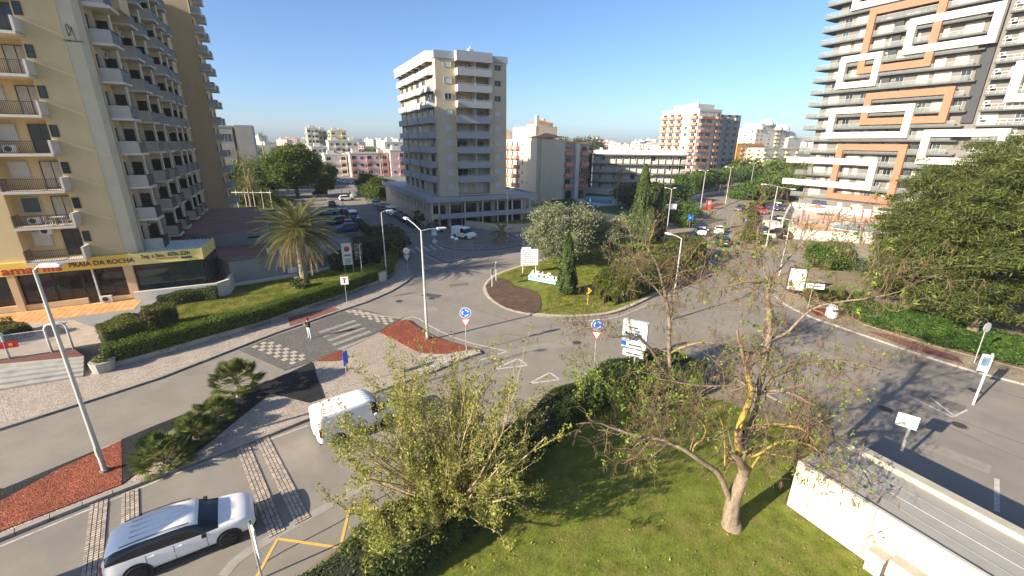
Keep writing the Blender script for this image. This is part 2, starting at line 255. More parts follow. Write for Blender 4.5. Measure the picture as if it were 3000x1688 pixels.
# plan of the place in metres: the camera stands at (0, 0), +Y is ahead
LAY = {
    'pave_left_outer': [(-29.99,18.25),(-28.28,20.34),(-26.2,22.79),(-23.74,25.87),(-21.2,30.63),(-19.83,33.29),(-18.01,35.85),(-16.37,38.45),(-14.59,40.89),(-12.99,44.19),(-12.12,47.53),(-11.81,50.1),(-13.06,53.55),(-15.18,58.14),(-17.91,65.24),(-18.72,68.46),(-22.42,73.13),(-27.58,81.43),(-39.98,103.83),(-46.6,115.69),(-53.46,127.48),(-61.98,145.59),(-75.61,174.58),(-97.82,221.54)],
    'wall_left_base': [(-28.88,25.94),(-28.6,26.91),(-27.61,27.59),(-22.86,33.45),(-21.57,34.71),(-20.17,37.77),(-17.42,41.89),(-15.35,46.64),(-14.6,47.76),(-14.11,50.62),(-14.95,53.07),(-15.21,56.98)],
    'hedge_face_top': [(-29.47,26.73),(-28.95,27.32),(-27.89,30.34),(-25.61,32.87),(-22.41,35.63),(-22.57,36.97),(-20.68,39.28),(-17.88,43.88),(-17.67,43.96),(-16.11,48.67),(-14.58,53.3)],
    'steps_low': [(-34.65,22.84),(-31.54,23.29),(-30.2,24.54),(-29.33,25.52),(-28.88,25.94)],
    'steps_top': [(-37.66,25.49),(-34.03,25.76),(-32.05,26.57),(-30.1,27.54)],
    'gate_line': [(-39.72,27.14),(-35.0,26.63),(-34.19,27.69),(-31.82,28.51)],
    'med_low': [(-21.52,12.14),(-20.47,13.34),(-17.77,15.97),(-14.83,18.49),(-13.04,20.1),(-9.56,23.57),(-7.52,25.33),(-5.28,27.16),(-3.7,28.83),(-2.52,29.81)],
    'med_tip': [(-2.27,29.89),(-2.4,30.39),(-2.88,30.68)],
    'med_up': [(-2.88,30.68),(-4.85,31.71),(-5.91,32.46),(-7.02,33.25),(-8.37,34.96),(-9.42,36.4),(-10.19,36.11),(-11.15,33.42),(-13.15,30.21),(-14.35,28.39),(-16.34,25.7),(-17.8,23.21),(-19.97,20.74),(-20.78,19.45),(-21.81,17.89),(-23.26,15.88),(-23.54,13.79)],
    'red_a': [(-24.8,15.36),(-22.51,15.21),(-21.91,17.17),(-21.25,18.41),(-20.72,19.39),(-18.03,16.27),(-20.79,13.67),(-21.46,12.63)],
    'black_a': [(-21.31,18.48),(-20.78,19.45),(-19.95,20.71),(-18.84,22.1),(-17.83,23.26),(-15.95,25.7),(-16.32,25.67),(-14.46,28.26),(-11.65,23.6),(-12.32,23.04),(-15.27,24.12),(-14.92,23.74),(-15.68,21.2),(-16.14,18.22),(-17.94,17.67),(-18.03,16.27),(-20.67,19.33)],
    'black_strip': [(-25.74,16.13),(-23.26,15.88),(-21.39,18.56),(-21.25,18.41),(-21.91,17.17),(-22.51,15.21),(-24.8,15.36)],
    'red_t': [(-14.26,28.39),(-13.15,30.21),(-12.1,29.07),(-12.59,28.5),(-13.31,28.37)],
    'beige_mid': [(-12.48,30.12),(-11.15,33.42),(-7.02,29.43),(-6.47,26.0),(-8.34,25.59),(-11.98,28.97)],
    'red_b': [(-11.13,33.54),(-10.16,35.98),(-9.39,36.27),(-7.0,33.14),(-4.84,31.66),(-2.87,30.58),(-5.01,29.62),(-7.01,29.82)],
    'cross': [(-20.96,30.23),(-19.59,32.83),(-17.78,35.32),(-16.32,38.3),(-15.25,39.4),(-9.99,36.96),(-11.31,33.92),(-13.31,30.35),(-14.5,28.7),(-16.0,27.19)],
    'chkL': [(-20.54,30.43),(-19.86,31.7),(-15.66,28.96),(-16.09,27.7)],
    'chkR': [(-15.93,38.16),(-15.03,39.09),(-10.24,36.68),(-11.52,35.18)],
    'island': [(-3.22,45.56),(-2.95,43.68),(-2.03,41.52),(-0.84,39.56),(0.53,38.47),(1.84,37.79),(3.14,37.47),(4.82,37.29),(6.53,37.36),(8.86,37.92),(10.9,39.23),(15.71,44.09),(19.29,48.14),(23.63,53.48),(26.59,58.12),(27.98,62.25),(30.23,68.93),(30.83,72.82),(28.3,73.91),(24.86,73.39),(19.92,73.22),(14.54,68.95),(11.57,65.83),(1.09,55.0),(-0.36,53.25),(-1.63,51.61),(-2.54,49.9),(-3.08,47.68)],
    'mulch': [(-2.95,46.2),(-2.56,43.34),(-1.57,40.8),(-0.15,38.89),(1.84,37.91),(2.68,38.58),(2.95,40.89),(2.84,43.92),(1.83,45.32),(0.28,46.27),(-0.37,48.37),(-1.72,49.46),(-2.45,48.87)],
    'tri': [(-12.28,60.6),(-11.44,62.07),(-8.82,60.01),(-5.9,59.19),(-6.98,57.84),(-8.46,55.84)],
    'tri_line': [(-12.77,61.06),(-8.38,54.54),(-4.35,59.37)],
    'pave_mid_outer': [(-80.06,199.38),(-66.31,175.37),(-53.8,152.22),(-35.88,109.29),(-33.11,104.18),(-28.51,95.21),(-23.4,84.86),(-18.94,77.02),(-18.55,76.8),(-15.43,76.91),(-11.41,66.24),(-8.9,64.17),(-6.44,63.63),(-2.86,64.1),(-0.46,65.5),(2.98,68.41),(8.06,72.92),(7.62,61.64),(11.63,66.16),(21.66,80.09),(27.77,83.2),(33.0,99.92),(46.87,118.72),(65.19,142.83),(84.73,159.33),(244.29,392.22),(382.57,540.39)],
    'ave_med': [(25.73,76.69),(27.02,75.48),(28.82,73.53),(31.93,76.92),(35.22,83.5),(40.19,92.46),(49.27,106.64),(62.06,123.58),(69.1,131.7),(75.91,142.17),(66.46,132.72),(53.39,117.17),(45.71,106.47),(37.16,98.73),(32.0,88.63),(26.18,77.57)],
    'pave_right': [(73.81,138.1),(52.99,104.46),(47.05,94.05),(42.27,83.94),(37.99,75.69),(35.36,68.87),(34.82,65.9),(35.83,63.64),(38.3,62.41),(42.77,61.28),(48.29,61.86),(54.45,62.46),(47.56,40.2),(48.23,38.16)],
    'isl_r': [(33.9,52.13),(37.06,53.79),(40.98,54.23),(44.49,54.65),(48.94,55.62),(39.54,41.14),(38.48,45.0),(35.96,37.39),(32.21,28.68),(33.76,29.92),(31.31,32.84),(29.2,35.84),(26.78,37.21),(26.67,39.69),(27.76,44.42),(29.33,46.98)],
    'pave_r2': [(44.49,54.65),(48.94,55.62),(48.23,38.16),(43.03,30.07),(34.68,25.98),(33.98,26.94),(32.85,28.14),(31.43,29.82),(30.35,31.91),(28.72,33.03),(27.17,35.27),(25.91,38.4),(26.34,42.1),(28.28,46.08),(36.69,56.59)],
    'kerb_near': [(-10.64,11.93),(-10.51,12.72),(-9.65,13.64),(-8.6,14.73),(-6.88,16.42),(-5.85,17.43),(1.15,22.75),(3.13,24.5),(4.94,26.21),(6.42,27.39),(8.89,29.23),(11.02,30.9),(12.47,30.58),(14.63,27.8),(17.33,22.92),(18.3,21.17)],
    'hedge_near': [(-7.79,11.84),(-7.11,12.81),(-6.08,13.97),(-5.14,14.76),(-4.12,15.62),(-3.13,17.37),(1.04,22.73),(3.81,25.36),(6.5,27.57),(9.01,28.33)],
    'zig': [(-9.15,11.94),(-9.43,13.54),(-6.75,13.15),(-7.07,15.12),(-4.71,15.22)],
    'band0': [(-18.56,15.19),(-18.02,15.4),(-16.03,13.26),(-15.52,11.89)],
    'band1': [(-17.96,15.7),(-17.5,15.92),(-15.62,13.82),(-16.01,13.54)],
    'band2': [(-14.41,19.14),(-14.0,19.31),(-9.31,13.87),(-9.83,13.67)],
    'band3': [(-13.92,19.37),(-13.61,19.54),(-8.94,14.43),(-9.32,14.01)],
    'road_line_low': [(-20.19,13.09),(-18.39,14.94),(-16.59,16.81),(-14.76,18.38),(-14.54,18.86),(-13.4,19.43),(-11.52,21.01)],
    'palm_base': (-22.69,44.64),
    'points': [(-16.63,23.6),(-16.92,21.71),(-16.85,20.06),(-17.16,18.15),(-19.58,17.14),(-6.84,32.31),(-16.42,32.29)],
    'lampL': (-19.53,17.09),
    'lampC': (-6.84,32.31),
    'lamp_left_thin': (-14.56,48.57),
    'lamp3': (14.63,37.03),
    'lampQ1': (27.23,76.15),
    'lampQ2': (45.49,106.42),
    'lampQ3': (57.05,117.99),
    'lampW1': (39.76,66.99),
    'lampW2': (32.66,51.09),
    'lampY6a': (77.7,145.86),
    'person': (-16.55,32.55),
    'bluesign1': (-3.37,29.95),
    'bluesign2': (5.7,26.89),
    'tree1': (9.3,14.19),
    'shrub': (-2.11,14.7),
    'tree2': (12.23,30.68),
    'tree2b': (12.55,30.92),
    'signboard': (7.97,25.22),
    'rect_sign': (-16.34,40.49),
    'billL': (-19.48,49.97),
    'person_sign': (-12.56,50.58),
    'rb_sign1': (-2.21,45.88),
    'rb_sign2': (-1.85,48.1),
    'chev': (7.54,40.39),
    'cyp1': (5.68,43.31),
    'board_l': (1.27,51.11),
    'board_r': (2.62,52.91),
    'aqua_l': (1.87,48.34),
    'aqua_r': (4.89,46.33),
    'olive1': (6.36,55.1),
    'olive2': (12.28,55.44),
    'cyp2': (21.4,72.7),
    'cyp3': (24.85,76.06),
    'vanmid': (-8.14,71.7),
    'carmid': (-17.76,68.31),
    'palm_mid': (-1.64,68.31),
    'pole_mid': (-0.87,68.33),
    'pinetrunk': (38.82,33.77),
    'pinetrunk2': (39.06,36.16),
    'signR1': (34.15,28.86),
    'signR2': (28.83,23.58),
    'signR3': (19.66,18.22),
    'bin': (29.34,37.86),
    'billR': (30.58,44.54),
    'signRr': (28.96,39.75),
    'shelter': (-4.85,14.68),
    'bushR': (41.12,54.47),
    'medsign': (-10.74,25.03),
    'cars_right': [(-34.98,109.33),(-30.98,100.41),(-27.58,95.25),(-24.5,90.57),(-22.72,86.96),(-19.8,81.74),(-14.93,77.3)],
    'cars_left': [(-44.7,108.82),(-39.34,100.95),(-36.01,94.86),(-32.67,89.45),(-29.35,83.28)],
    'cars_lot': [(-40.53,95.5),(-34.03,84.42),(-29.52,76.62),(-58.26,133.41),(-66.88,153.37)],
    'cars_far': [(-70.76,180.71),(-62.34,170.31),(-45.42,120.9),(-46.79,129.41)],
    'cars_ave': [(33.75,76.99),(37.46,78.43),(33.58,68.89),(55.33,106.94),(42.7,110.89)],
    'cars_park': [(57.63,101.95),(63.85,107.87),(66.0,106.81),(55.14,89.58),(44.73,77.82),(46.29,74.78)],
    'pool_l': [(19.57,125.37),(23.28,131.27),(28.44,131.58),(30.63,121.79),(28.66,116.77),(24.44,114.68),(20.29,118.22)],
    'pool_r': [(59.94,81.75),(62.87,84.02),(69.83,85.04),(63.95,76.63),(58.59,75.82)],
    'pool_deck': [(56.43,86.02),(62.16,87.04),(78.79,92.73),(65.9,76.7),(56.59,73.39),(56.22,76.35),(52.06,78.74)],
    'wallR_low': [(46.26,72.46),(56.35,70.62)],
    'wallR_up': [(66.71,105.13),(78.06,91.83)],
    'wallR_side': [(50.37,81.38),(66.01,105.09)],
    'terrR': [(45.06,84.05),(64.94,120.41),(69.65,117.82),(66.71,105.13)],
    'wallR_front': [(41.47,75.21),(46.95,73.63)],
    'hedgeR': [(44.26,81.15),(51.11,94.23),(59.82,109.47),(65.17,117.57),(70.48,119.27)],
    'umb': (72.2,103.18),
    'wallL_pool': [(5.7,118.38),(10.86,103.21),(15.98,98.43),(18.09,89.17),(23.74,88.29)],
    'wallpool_back': [(23.62,144.27),(35.94,132.04)],
    'ramp_wall': [(-8.55,81.02),(-4.17,72.49),(-1.82,70.66),(3.12,72.1)],
    'planter_mid': [(-9.86,68.57),(-7.18,71.42),(-4.17,72.49),(-2.16,68.83),(-5.46,66.43),(-8.81,66.32)],
    'pave_tile_mid': [(-11.66,66.23),(-9.56,69.18),(-9.6,65.75),(-10.75,63.6)],
    'aveped': [(99.64,220.1),(79.29,218.11)],
    'hedge_ave': [(56.12,136.98),(80.35,165.99),(59.83,149.68),(88.94,184.35),(88.54,169.74)],
    'treesR': [(70.69,129.52),(86.46,146.28),(105.45,171.03)],
    'fanR': [(29.91,42.17),(31.83,42.21),(33.49,41.89),(34.49,41.55)],
    'cactusW': [(37.59,65.98),(40.93,67.05)],
    'goldW': [(41.22,75.2),(38.95,68.99)],
    'redW': (48.0,107.93),
    'bluesignQ': (32.53,79.59),
    'bluesignW': (42.27,79.03),
    'boardQ': [(34.47,94.67),(27.27,88.43)],
    'bushQ': [(32.98,86.49),(39.11,94.88),(31.71,80.47),(66.46,130.38)],
    'wmarks': [(-15.98,66.09),(-14.33,62.97),(-15.12,66.12),(-13.4,62.5),(-14.24,66.7),(-12.37,63.29)],
    'giveway': [(-11.59,55.04),(-10.52,54.87),(-10.96,53.9)],
    'gw2': [(-1.05,27.73),(0.09,29.26),(0.77,28.44),(-0.2,28.33)],
    'gw3': [(1.72,26.29),(2.59,26.94),(3.11,26.58)],
    'manh': [(-11.43,41.47),(30.02,25.31),(22.92,23.01),(25.91,21.46),(29.18,61.14),(5.27,32.08),(-8.3,42.4)],
    'arrowline': [(-9.74,36.83),(-9.05,38.14),(-6.8,34.75),(-3.94,31.97),(-0.31,30.46),(-2.05,29.17)],
    'crossR': [(29.2,35.84),(31.31,32.84),(31.29,33.32),(30.99,35.34)],
    'line_r': [(29.89,32.7),(30.26,31.8),(32.85,28.14)],
    'line_c': [(25.95,24.03),(26.15,22.13),(27.01,24.53),(26.62,22.62),(27.91,23.0),(30.04,24.09),(30.77,22.46)],
    'post_r': [(24.0,18.33),(21.06,15.14)],
    'redR': [(35.25,50.38),(37.85,48.49),(38.32,46.68),(37.07,44.97),(35.39,46.11),(33.65,47.85)],
    'redR2': [(29.77,40.41),(31.02,40.1),(30.22,37.28),(28.73,38.45)],
    'driveL': [(-75.23,207.3),(-53.71,165.91),(-37.59,120.03),(-33.07,112.84)],
    'walk': (-44.57,114.58),
    'pergola': [(-88.19,150.01),(-80.65,152.67)],
    'hotel2base': [(-69.14,95.83),(-59.66,92.65)],
}
# limbs of the bare trees (x, y, z)
LIMBS = {
    'trunk': [(9.25,14.2,-0.08),(9.13,14.2,0.83),(9.11,14.2,1.67),(9.22,14.2,2.24),(9.32,14.2,2.81)],
    'left': [(9.08,14.2,1.33),(8.68,14.1,2.09),(8.32,14.0,2.82),(7.95,13.9,3.29),(7.55,13.8,3.57),(6.87,13.7,4.13),(6.46,13.7,4.43),(6.05,13.8,4.56),(5.58,13.9,4.7),(4.87,14.0,4.69),(4.07,14.1,4.94)],
    'left_b': [(6.87,13.7,4.13),(6.97,13.9,4.42),(7.36,14.0,4.57),(7.52,14.2,4.93),(7.24,14.4,5.23)],
    'mid': [(9.32,14.2,2.81),(9.1,14.2,3.43),(8.95,14.2,4.05)],
    'yel': [(9.0,14.2,3.74),(8.76,14.1,4.28),(8.67,14.1,5.02),(8.83,14.2,5.6),(9.01,14.3,6.1),(9.15,14.5,6.4),(8.95,14.7,7.05)],
    'main': [(8.98,14.2,3.82),(9.23,14.4,4.27),(9.49,14.6,4.81),(9.59,14.8,5.56),(9.67,15.0,6.02),(9.89,15.2,6.81),(9.79,15.2,7.45),(9.91,15.3,8.24),(9.8,15.4,9.11),(9.59,15.5,9.96),(9.69,15.6,10.46),(9.58,15.6,10.5)],
    'rt': [(9.91,15.3,8.24),(10.42,15.2,8.44),(10.76,15.0,9.28),(11.06,14.9,9.71),(11.74,14.7,9.98),(12.63,14.5,10.2),(13.14,14.4,10.37)],
    'topR': [(9.6,15.6,10.39),(9.92,15.7,10.73),(10.34,15.8,11.37),(10.85,15.9,12.0),(11.46,16.0,12.43),(12.15,16.1,12.85)],
    'topL': [(9.61,15.6,10.34),(9.24,15.7,10.62),(8.85,15.8,10.9),(8.47,15.9,11.07),(8.35,16.0,11.51)],
    'topM': [(9.6,15.6,10.39),(9.51,15.8,10.8),(9.32,16.0,11.36),(9.24,16.2,11.82),(9.24,16.3,12.36)],
    'yr1': [(8.99,14.2,3.78),(9.29,14.0,3.82),(9.63,13.9,4.07),(9.86,13.8,4.52),(10.35,13.7,4.86),(11.23,13.6,4.69),(11.54,13.6,4.4)],
    'yr2': [(9.59,14.6,4.62),(10.03,14.3,5.09),(10.52,14.1,5.18),(10.93,13.9,5.25),(11.33,13.8,4.83),(11.67,13.7,4.25)],
    'yr3': [(9.51,14.2,2.81),(9.59,14.1,3.52),(9.75,14.0,4.06),(10.07,13.8,4.08),(10.75,13.6,4.1)],
    'rr': [(9.77,15.0,6.0),(10.1,14.8,6.29),(10.69,14.6,6.31),(11.33,14.4,6.01),(11.99,14.2,5.61),(12.26,14.0,5.05)],
    'rr2': [(10.04,15.1,6.1),(10.28,15.3,6.32),(10.55,15.5,6.53),(11.76,15.8,7.04),(12.89,16.0,7.0),(14.09,16.2,6.79),(15.37,16.4,6.41)],
    'll': [(9.34,14.8,6.22),(8.36,14.6,6.61),(7.4,14.5,6.6),(6.41,14.4,6.79),(5.48,14.4,6.99)],
    'sap': [(8.6,14.3,2.79),(8.48,14.3,3.66),(8.34,14.3,4.42),(8.12,14.4,5.24),(7.79,14.4,5.74)],
    't2': [(10.33,25.0,0.64),(10.03,25.0,2.55),(9.87,25.0,3.92),(9.8,25.0,4.82),(9.48,25.0,6.12),(9.05,25.0,7.39),(8.65,25.0,8.46),(8.0,25.0,9.41)],
    't2b': [(9.78,25.0,5.0),(10.02,25.2,5.62),(9.73,25.3,6.88),(10.19,25.5,7.66),(10.6,25.6,8.47)],
    't2c': [(9.48,25.0,6.12),(8.31,24.8,7.45),(7.49,24.6,8.07),(6.97,24.5,9.13)],
    't2d': [(9.98,25.0,2.64),(10.74,24.6,3.4),(11.49,24.2,3.86),(12.37,24.0,3.88)],
    't2e': [(9.36,25.0,6.47),(10.42,25.0,6.98),(11.57,25.0,7.82),(12.62,25.0,8.16)],
    't2f': [(10.33,25.0,0.64),(8.02,24.0,4.17),(6.83,23.5,4.57),(5.64,23.0,4.7),(4.7,23.0,5.32),(3.81,23.0,5.22)],
    'pine_trunk': [(38.8,33.8,0.29),(38.7,33.8,1.63),(38.66,33.8,2.94),(38.55,33.9,4.87),(38.76,34.0,6.51),(38.49,34.1,7.88)],
    'box': [(12.88,12.0,0.48),(13.36,11.5,0.78)],
}
# ================================================================== GROUND, ROADS, PAVEMENTS
random.seed(4)
g = MB(); R_ = 1500
g.poly([(-R_, -200), (R_, -200), (R_, 1900), (-R_, 1900)], far_ground, -.05); g.build('ground', kind='structure')
# a low hill carries the town beyond the roundabout
def hill_h(x, y):
    d = math.hypot(x, y); a = math.degrees(math.atan2(x, y))
    h = 0.0
    if d > 300: h = min(1, (d-300)/450); h = h*h*(3-2*h)*(9 + 7*math.exp(-((a-8)/9)**2) + 4*math.exp(-((a+24)/9)**2) + 2*math.sin(a*.4))
    return h
nx, ny = 70, 30; hv = []; hf = []
for j in range(ny+1):
    for i in range(nx+1):
        a = rad(-62 + 124*i/nx); d = 290 + 1000*(j/ny); x, y = d*math.sin(a), d*math.cos(a); hv.append((x, y, hill_h(x, y)-.1))
for j in range(ny):
    for i in range(nx):
        k = j*(nx+1)+i; hf.append((k, k+1, k+nx+2, k+nx+1))
hme = bpy.data.meshes.new('hills'); hme.from_pydata(hv, [], hf); hme.materials.append(far_ground); hme.polygons.foreach_set('use_smooth', [True]*len(hf)); link('hills', hme, kind='structure')
road = MB(); road.poly([(-170, -30), (120, -30), (120, 60), (300, 300), (420, 560), (380, 560), (130, 235), (60, 235), (-60, 260), (-150, 240)], asphalt, 0)
road.build('road', kind='structure')
def parcel(name, poly, m, z=.12, side=None):
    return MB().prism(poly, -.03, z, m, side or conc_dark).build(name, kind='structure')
# pavement and garden side on the left
pl = LAY['pave_left_outer']
P_left = parcel('pavement', [(-50, -6)]+pl+[(-170, 240), (-170, -6)], calcada)
kerb(P_left, [(-50, -6)]+pl[:16], step=1.05, inside=1)
# the block across the roundabout
pm = LAY['pave_mid_outer']
pm = pm[:16]+[(5.5, 71.5), (9.5, 76.5), (17, 84)]+pm[20:]
P_mid = parcel('pavement', pm[:-1]+[(244.29, 392.22), (150, 400), (-60, 300), (-95, 240)], calc_shade)
kerb(P_mid, pm[6:19], step=1.1, inside=1)
# right: car park block, then the corner of the pine grove
pr = LAY['pave_right']
P_right = parcel('pavement', [(170, 290), (110, 195)]+pr[:12]+[(75, 66), (140, 72), (190, 290)], calc_tan)
kerb(P_right, pr[1:12], step=1.1, inside=1)
p2 = [(28.4,44.5),(27.6,41.5),(28.0,38.0),(29.2,35.6),(30.3,33.2),(31.2,31.2),(32.85,28.14),(34.3,26.6),(37.9,22.9),(44,17),(60,4),(110,-20),(120,56),(56,57.2),(49,56.6),(44.2,56.2),(37,54.8),(33.2,52.9),(30.6,49.6)]
P_r2 = parcel('pavement', p2, calc_tan)
kerb(P_r2, list(reversed(p2[:10])), step=1.0, inside=1)
kerb(P_r2, list(reversed(p2[12:]))+[p2[0]], step=1.0, inside=1)
# near lawn block
near = LAY['hedge_near'][:7]+LAY['kerb_near'][6:15]+[(18.3, 21.2), (17.0, 19.0), wd(21.55, 9), wd(21.55, -14), (-4, -14), (-14, 4)]
P_near = parcel('verge', near, earth, z=.10)
kerb(P_near, LAY['kerb_near'][6:16], step=1.0, inside=-1)
gut = MB(); strip(gut, smoothed(LAY['kerb_near'][:8], 1), .42, .008, conc); gut.build('gutter', kind='structure')
# ---- median with its gravel beds
med = LAY['med_low']+LAY['med_tip']+LAY['med_up']
P_med = parcel('median', med, calcada)
kerb(P_med, LAY['med_low']+LAY['med_tip'], w=.3, h=.15, step=1.0, inside=1)
kerb(P_med, LAY['med_up'], w=.16, h=.14, step=1.0, inside=1)
def bed(name, key, m, z): MB().prism(LAY[key] if isinstance(key, str) else key, .05, z, m).build(name, kind='structure')
bed('red_gravel_bed', 'red_a', red_gravel, .165); bed('black_gravel_bed', [LAY['black_a'][i] for i in (1,2,3,4,5,7,8,9,10,13,14,15)], black_gravel, .155)
bed('black_gravel_bed', 'black_strip', black_gravel, .150); bed('red_gravel_bed', 'red_t', red_gravel, .160)
bed('crossing_path', 'beige_mid', beige, .128); bed('red_gravel_bed', 'red_b', red_gravel, .17)
bed('white_pebble_bed', [(-5.0,29.6),(-2.9,30.5),(-2.45,30.3),(-2.35,29.95),(-3.3,29.3),(-5.6,27.4),(-6.4,26.4),(-6.9,29.6)], pebble, .16)
# ---- raised crossing with its chequer of pale slabs
cr = LAY['cross']; C = MB(); C.prism(cr, -.01, .035, dark_set); cross = C.build('raised_crossing', kind='structure')
slab_p = mat('pale_sett_slab', (.40,.345,.27), var=.2, scale=6, fine=.15, bump=.2); slab_g = mat('grey_sett_slab', (.30,.27,.22), var=.2, scale=6, fine=.15, bump=.2)
def bil(q, u, v): return (Vector(q[0])*(1-u)*(1-v)+Vector(q[1])*u*(1-v)+Vector(q[2])*u*v+Vector(q[3])*(1-u)*v)
def cheq(q, nu, nv, mm):
    for i in range(nu):
        for j in range(nv):
            if (i+j) % 2: continue
            e = .04; pts = [bil(q, (i+e)/nu, (j+e*.5)/nv), bil(q, (i+1-e)/nu, (j+e*.5)/nv), bil(q, (i+1-e)/nu, (j+1-e*.5)/nv), bil(q, (i+e)/nu, (j+1-e*.5)/nv)]
            c = sum(pts, Vector((0, 0)))/4
            MB((c.x, c.y, 0)).prism([tuple(p) for p in pts], .02, .048+random.random()*.006, mm).build('slab', cross, loc=(c.x, c.y, 0))
qL = [(-20.35,30.85),(-15.75,28.0),(-15.0,29.2),(-19.7,32.1)]; cheq(qL, 11, 4, slab_p)
qR = [(-15.6,38.35),(-11.0,35.35),(-10.35,36.55),(-15.0,39.1)]; cheq(qR, 11, 4, slab_p)
stripe = mat('pale_sett_stripe', (.275,.255,.215), var=.25, scale=3, fine=.2)
for k in range(5):   # pale bands of the zebra, made of lighter setts
    a = Vector((-17.3+.45*k*1.55, 33.9-.78*k*1.0)); d = Vector((.62, .785))*3.4
    c = a+d*.5; MB().box(-1.7, 1.7, -.22, .22, .03, .044, stripe).build('zebra_band', cross, loc=(c.x+1.1, c.y-.3, 0), rz=math.atan2(.785, .62))
MB().prism([(-15.9,38.5),(-10.1,36.75),(-10.0,37.05),(-15.75,38.85)], .0, .042, conc).build('edge_strip', cross)
bed('red_tile_ramp', [(-17.9,36.1),(-16.4,38.8),(-17.3,39.2),(-18.8,38.2),(-20.3,36.6),(-19.2,34.7)], redpave, .128)
# ---- four bands of granite setts laid across the lower road
sett_ms = [mat('granite_sett_%s' % w, c, var=.15, scale=9, bump=.3, fine=.15) for w, c in (('pale', (.52,.44,.35)), ('rosy', (.45,.36,.29)), ('grey', (.34,.30,.25)))]
def sband(q, nw, nl):
    root = MB().prism([tuple(p) for p in q], -.01, .012, mat('sett_joint_mortar', (.12,.11,.095), fine=.2)).build('sett_band', kind='structure')
    q = [Vector(p) for p in q]; W_ = (q[1]-q[0]).length/nw; L_ = (q[2]-q[1]).length/nl
    mes = [MB().box(-L_/2+.016, L_/2-.016, -W_/2+.016, W_/2-.016, 0, .03, m_).mesh('sett') for m_ in sett_ms]
    an = math.atan2((q[2]-q[1]).y, (q[2]-q[1]).x)
    for i in range(nl):
        off = .5*(i % 2)
        for j in range(nw):
            p = bil(q, (j+.5)/nw, (i+.5)/nl); link('sett', random.choice(mes), root, (p.x, p.y, .008+random.random()*.008), an+random.uniform(-.05, .05))
def quad(a, b, w):   # band from a to b of width w
    a, b = Vector(a), Vector(b); d = (b-a).normalized(); n_ = Vector((-d.y, d.x))*w/2; return [a+n_, a-n_, b-n_, b+n_]
sband(quad((-18.3,15.35),(-14.9,11.2), .62), 4, 40)
sband(quad((-17.45,15.98),(-13.9,11.75), .62), 4, 40)
sband(quad((-14.2,19.2),(-9.55,13.75), .62), 4, 56)
sband(quad((-13.45,19.75),(-8.8,14.4), .62), 4, 56)
# ---- roundabout island
isl = smoothed(LAY['island']+[LAY['island'][0]], 1)[:-1]
P_isl = parcel('roundabout_island', isl, lawn_m, z=.15)
kerb(P_isl, isl+[isl[0]], w=.42, h=.16, step=.8, inside=1, m=mat('roundabout_kerb', (.44,.37,.29), var=.15, scale=2, fine=.1))
bed('mulch_bed', smoothed(LAY['mulch'], 1), mulch_m, .19)
WL = MB(); strip(WL, smoothed([(4.6,36.7),(6.6,36.65),(9.2,37.2),(11.2,38.7),(13.6,41.0)], 1), .13, .005, white_line); WL.build('road_marking', kind='structure')
# ---- splitter islands
tri = [(-12.0,60.9),(-11.2,61.8),(-8.6,59.9),(-6.2,59.3),(-6.9,58.0),(-8.5,56.2)]
P_tri = parcel('traffic_island', tri, calc_shade); kerb(P_tri, tri+[tri[0]], step=.9, w=.18, inside=-1)
am = LAY['ave_med'][:15]; am = smoothed(am, 1)
P_am = parcel('median', am, calc_tan); kerb(P_am, am+[am[0]], step=1.5, inside=1)
ri = [(34.4,50.9),(36.6,51.6),(39,52.0),(42,52.6),(47.5,53.8),(43.2,48.5),(40.6,45.0),(38.6,41),(36.2,37.2),(32.6,33.0)]
# the billboard corner (beds lie on the tan paving)
bed('red_gravel_bed', [(30.6,43.9),(33.2,45.2),(36.6,44.9),(38.2,43.6),(36.9,42.2),(33.5,42.6),(31.0,42.6)], red_gravel, .17)
bed('red_gravel_bed', [(28.9,39.9),(30.6,39.9),(30.9,38.1),(29.6,37.3),(28.6,38.0)], red_gravel, .17)
bed('red_tile_ramp', [(30.6,34.6),(32.0,33.9),(33.9,29.9),(33.2,28.6),(31.5,31.2)], redpave, .13)
# ---- painted markings
mk = MB()
def line(a, b, w, m=white_line, z=.005): strip(mk, [a, b], w, z, m)
strip(mk, LAY['road_line_low'], .1, .005, white_line)
strip(mk, smoothed([LAY['arrowline'][0], (-9.0,37.6), (-6.9,34.85), (-4.0,32.2), (-0.31,30.46)], 1), .14, .005, white_line)
line((-0.31,30.46), (-2.3,29.0), .14); line((-9.75,36.85), (-10.6,36.5), .12)
strip(mk, LAY['tri_line'], .16, .005, white_line)
for a, b in (((-7.4,57.1),(-6.7,57.9)), ((-6.0,58.3),(-5.3,58.8)), ((-8.2,55.5),(-7.6,56.4))): line(a, b, .5)
for k in range(7):  # zebra across the side street
    c = Vector((-16.9+.95*k, 62.2+.62*k)); d = Vector((-.4532, .8914))*1.7; line(tuple(c-d), tuple(c+d), .45)
for tri3 in ([(-1.3,27.6),(0.5,29.25),(1.15,28.25)], [(1.2,25.7),(2.7,27.2),(3.3,26.3)], [(-11.7,55.1),(-10.4,54.9),(-11.0,53.5)]):
    P3_ = [Vector(p) for p in tri3]
    for a, b in ((0,1),(1,2),(2,0)): line(tuple(P3_[a]), tuple(P3_[b]), .16)
line((29.6,33.0), (31.0,30.6), .10); line((31.0,30.6), (33.4,27.6), .10)
line((25.6,24.6), (26.3,22.2), .12); line((26.9,24.4), (26.5,22.4), .12); line((26.4,22.3), (27.9,23.0), .12); line((23.6,17.2), (21.5,15.2), .18)
for k in range(8):
    c = Vector((25.4+.55*k, 80.6+.05*k)); 
for k in range(6): line((27.2+.9*k, 82.0-1.05*k+.0), (29.5+.9*k, 84.6-1.05*k), .4)
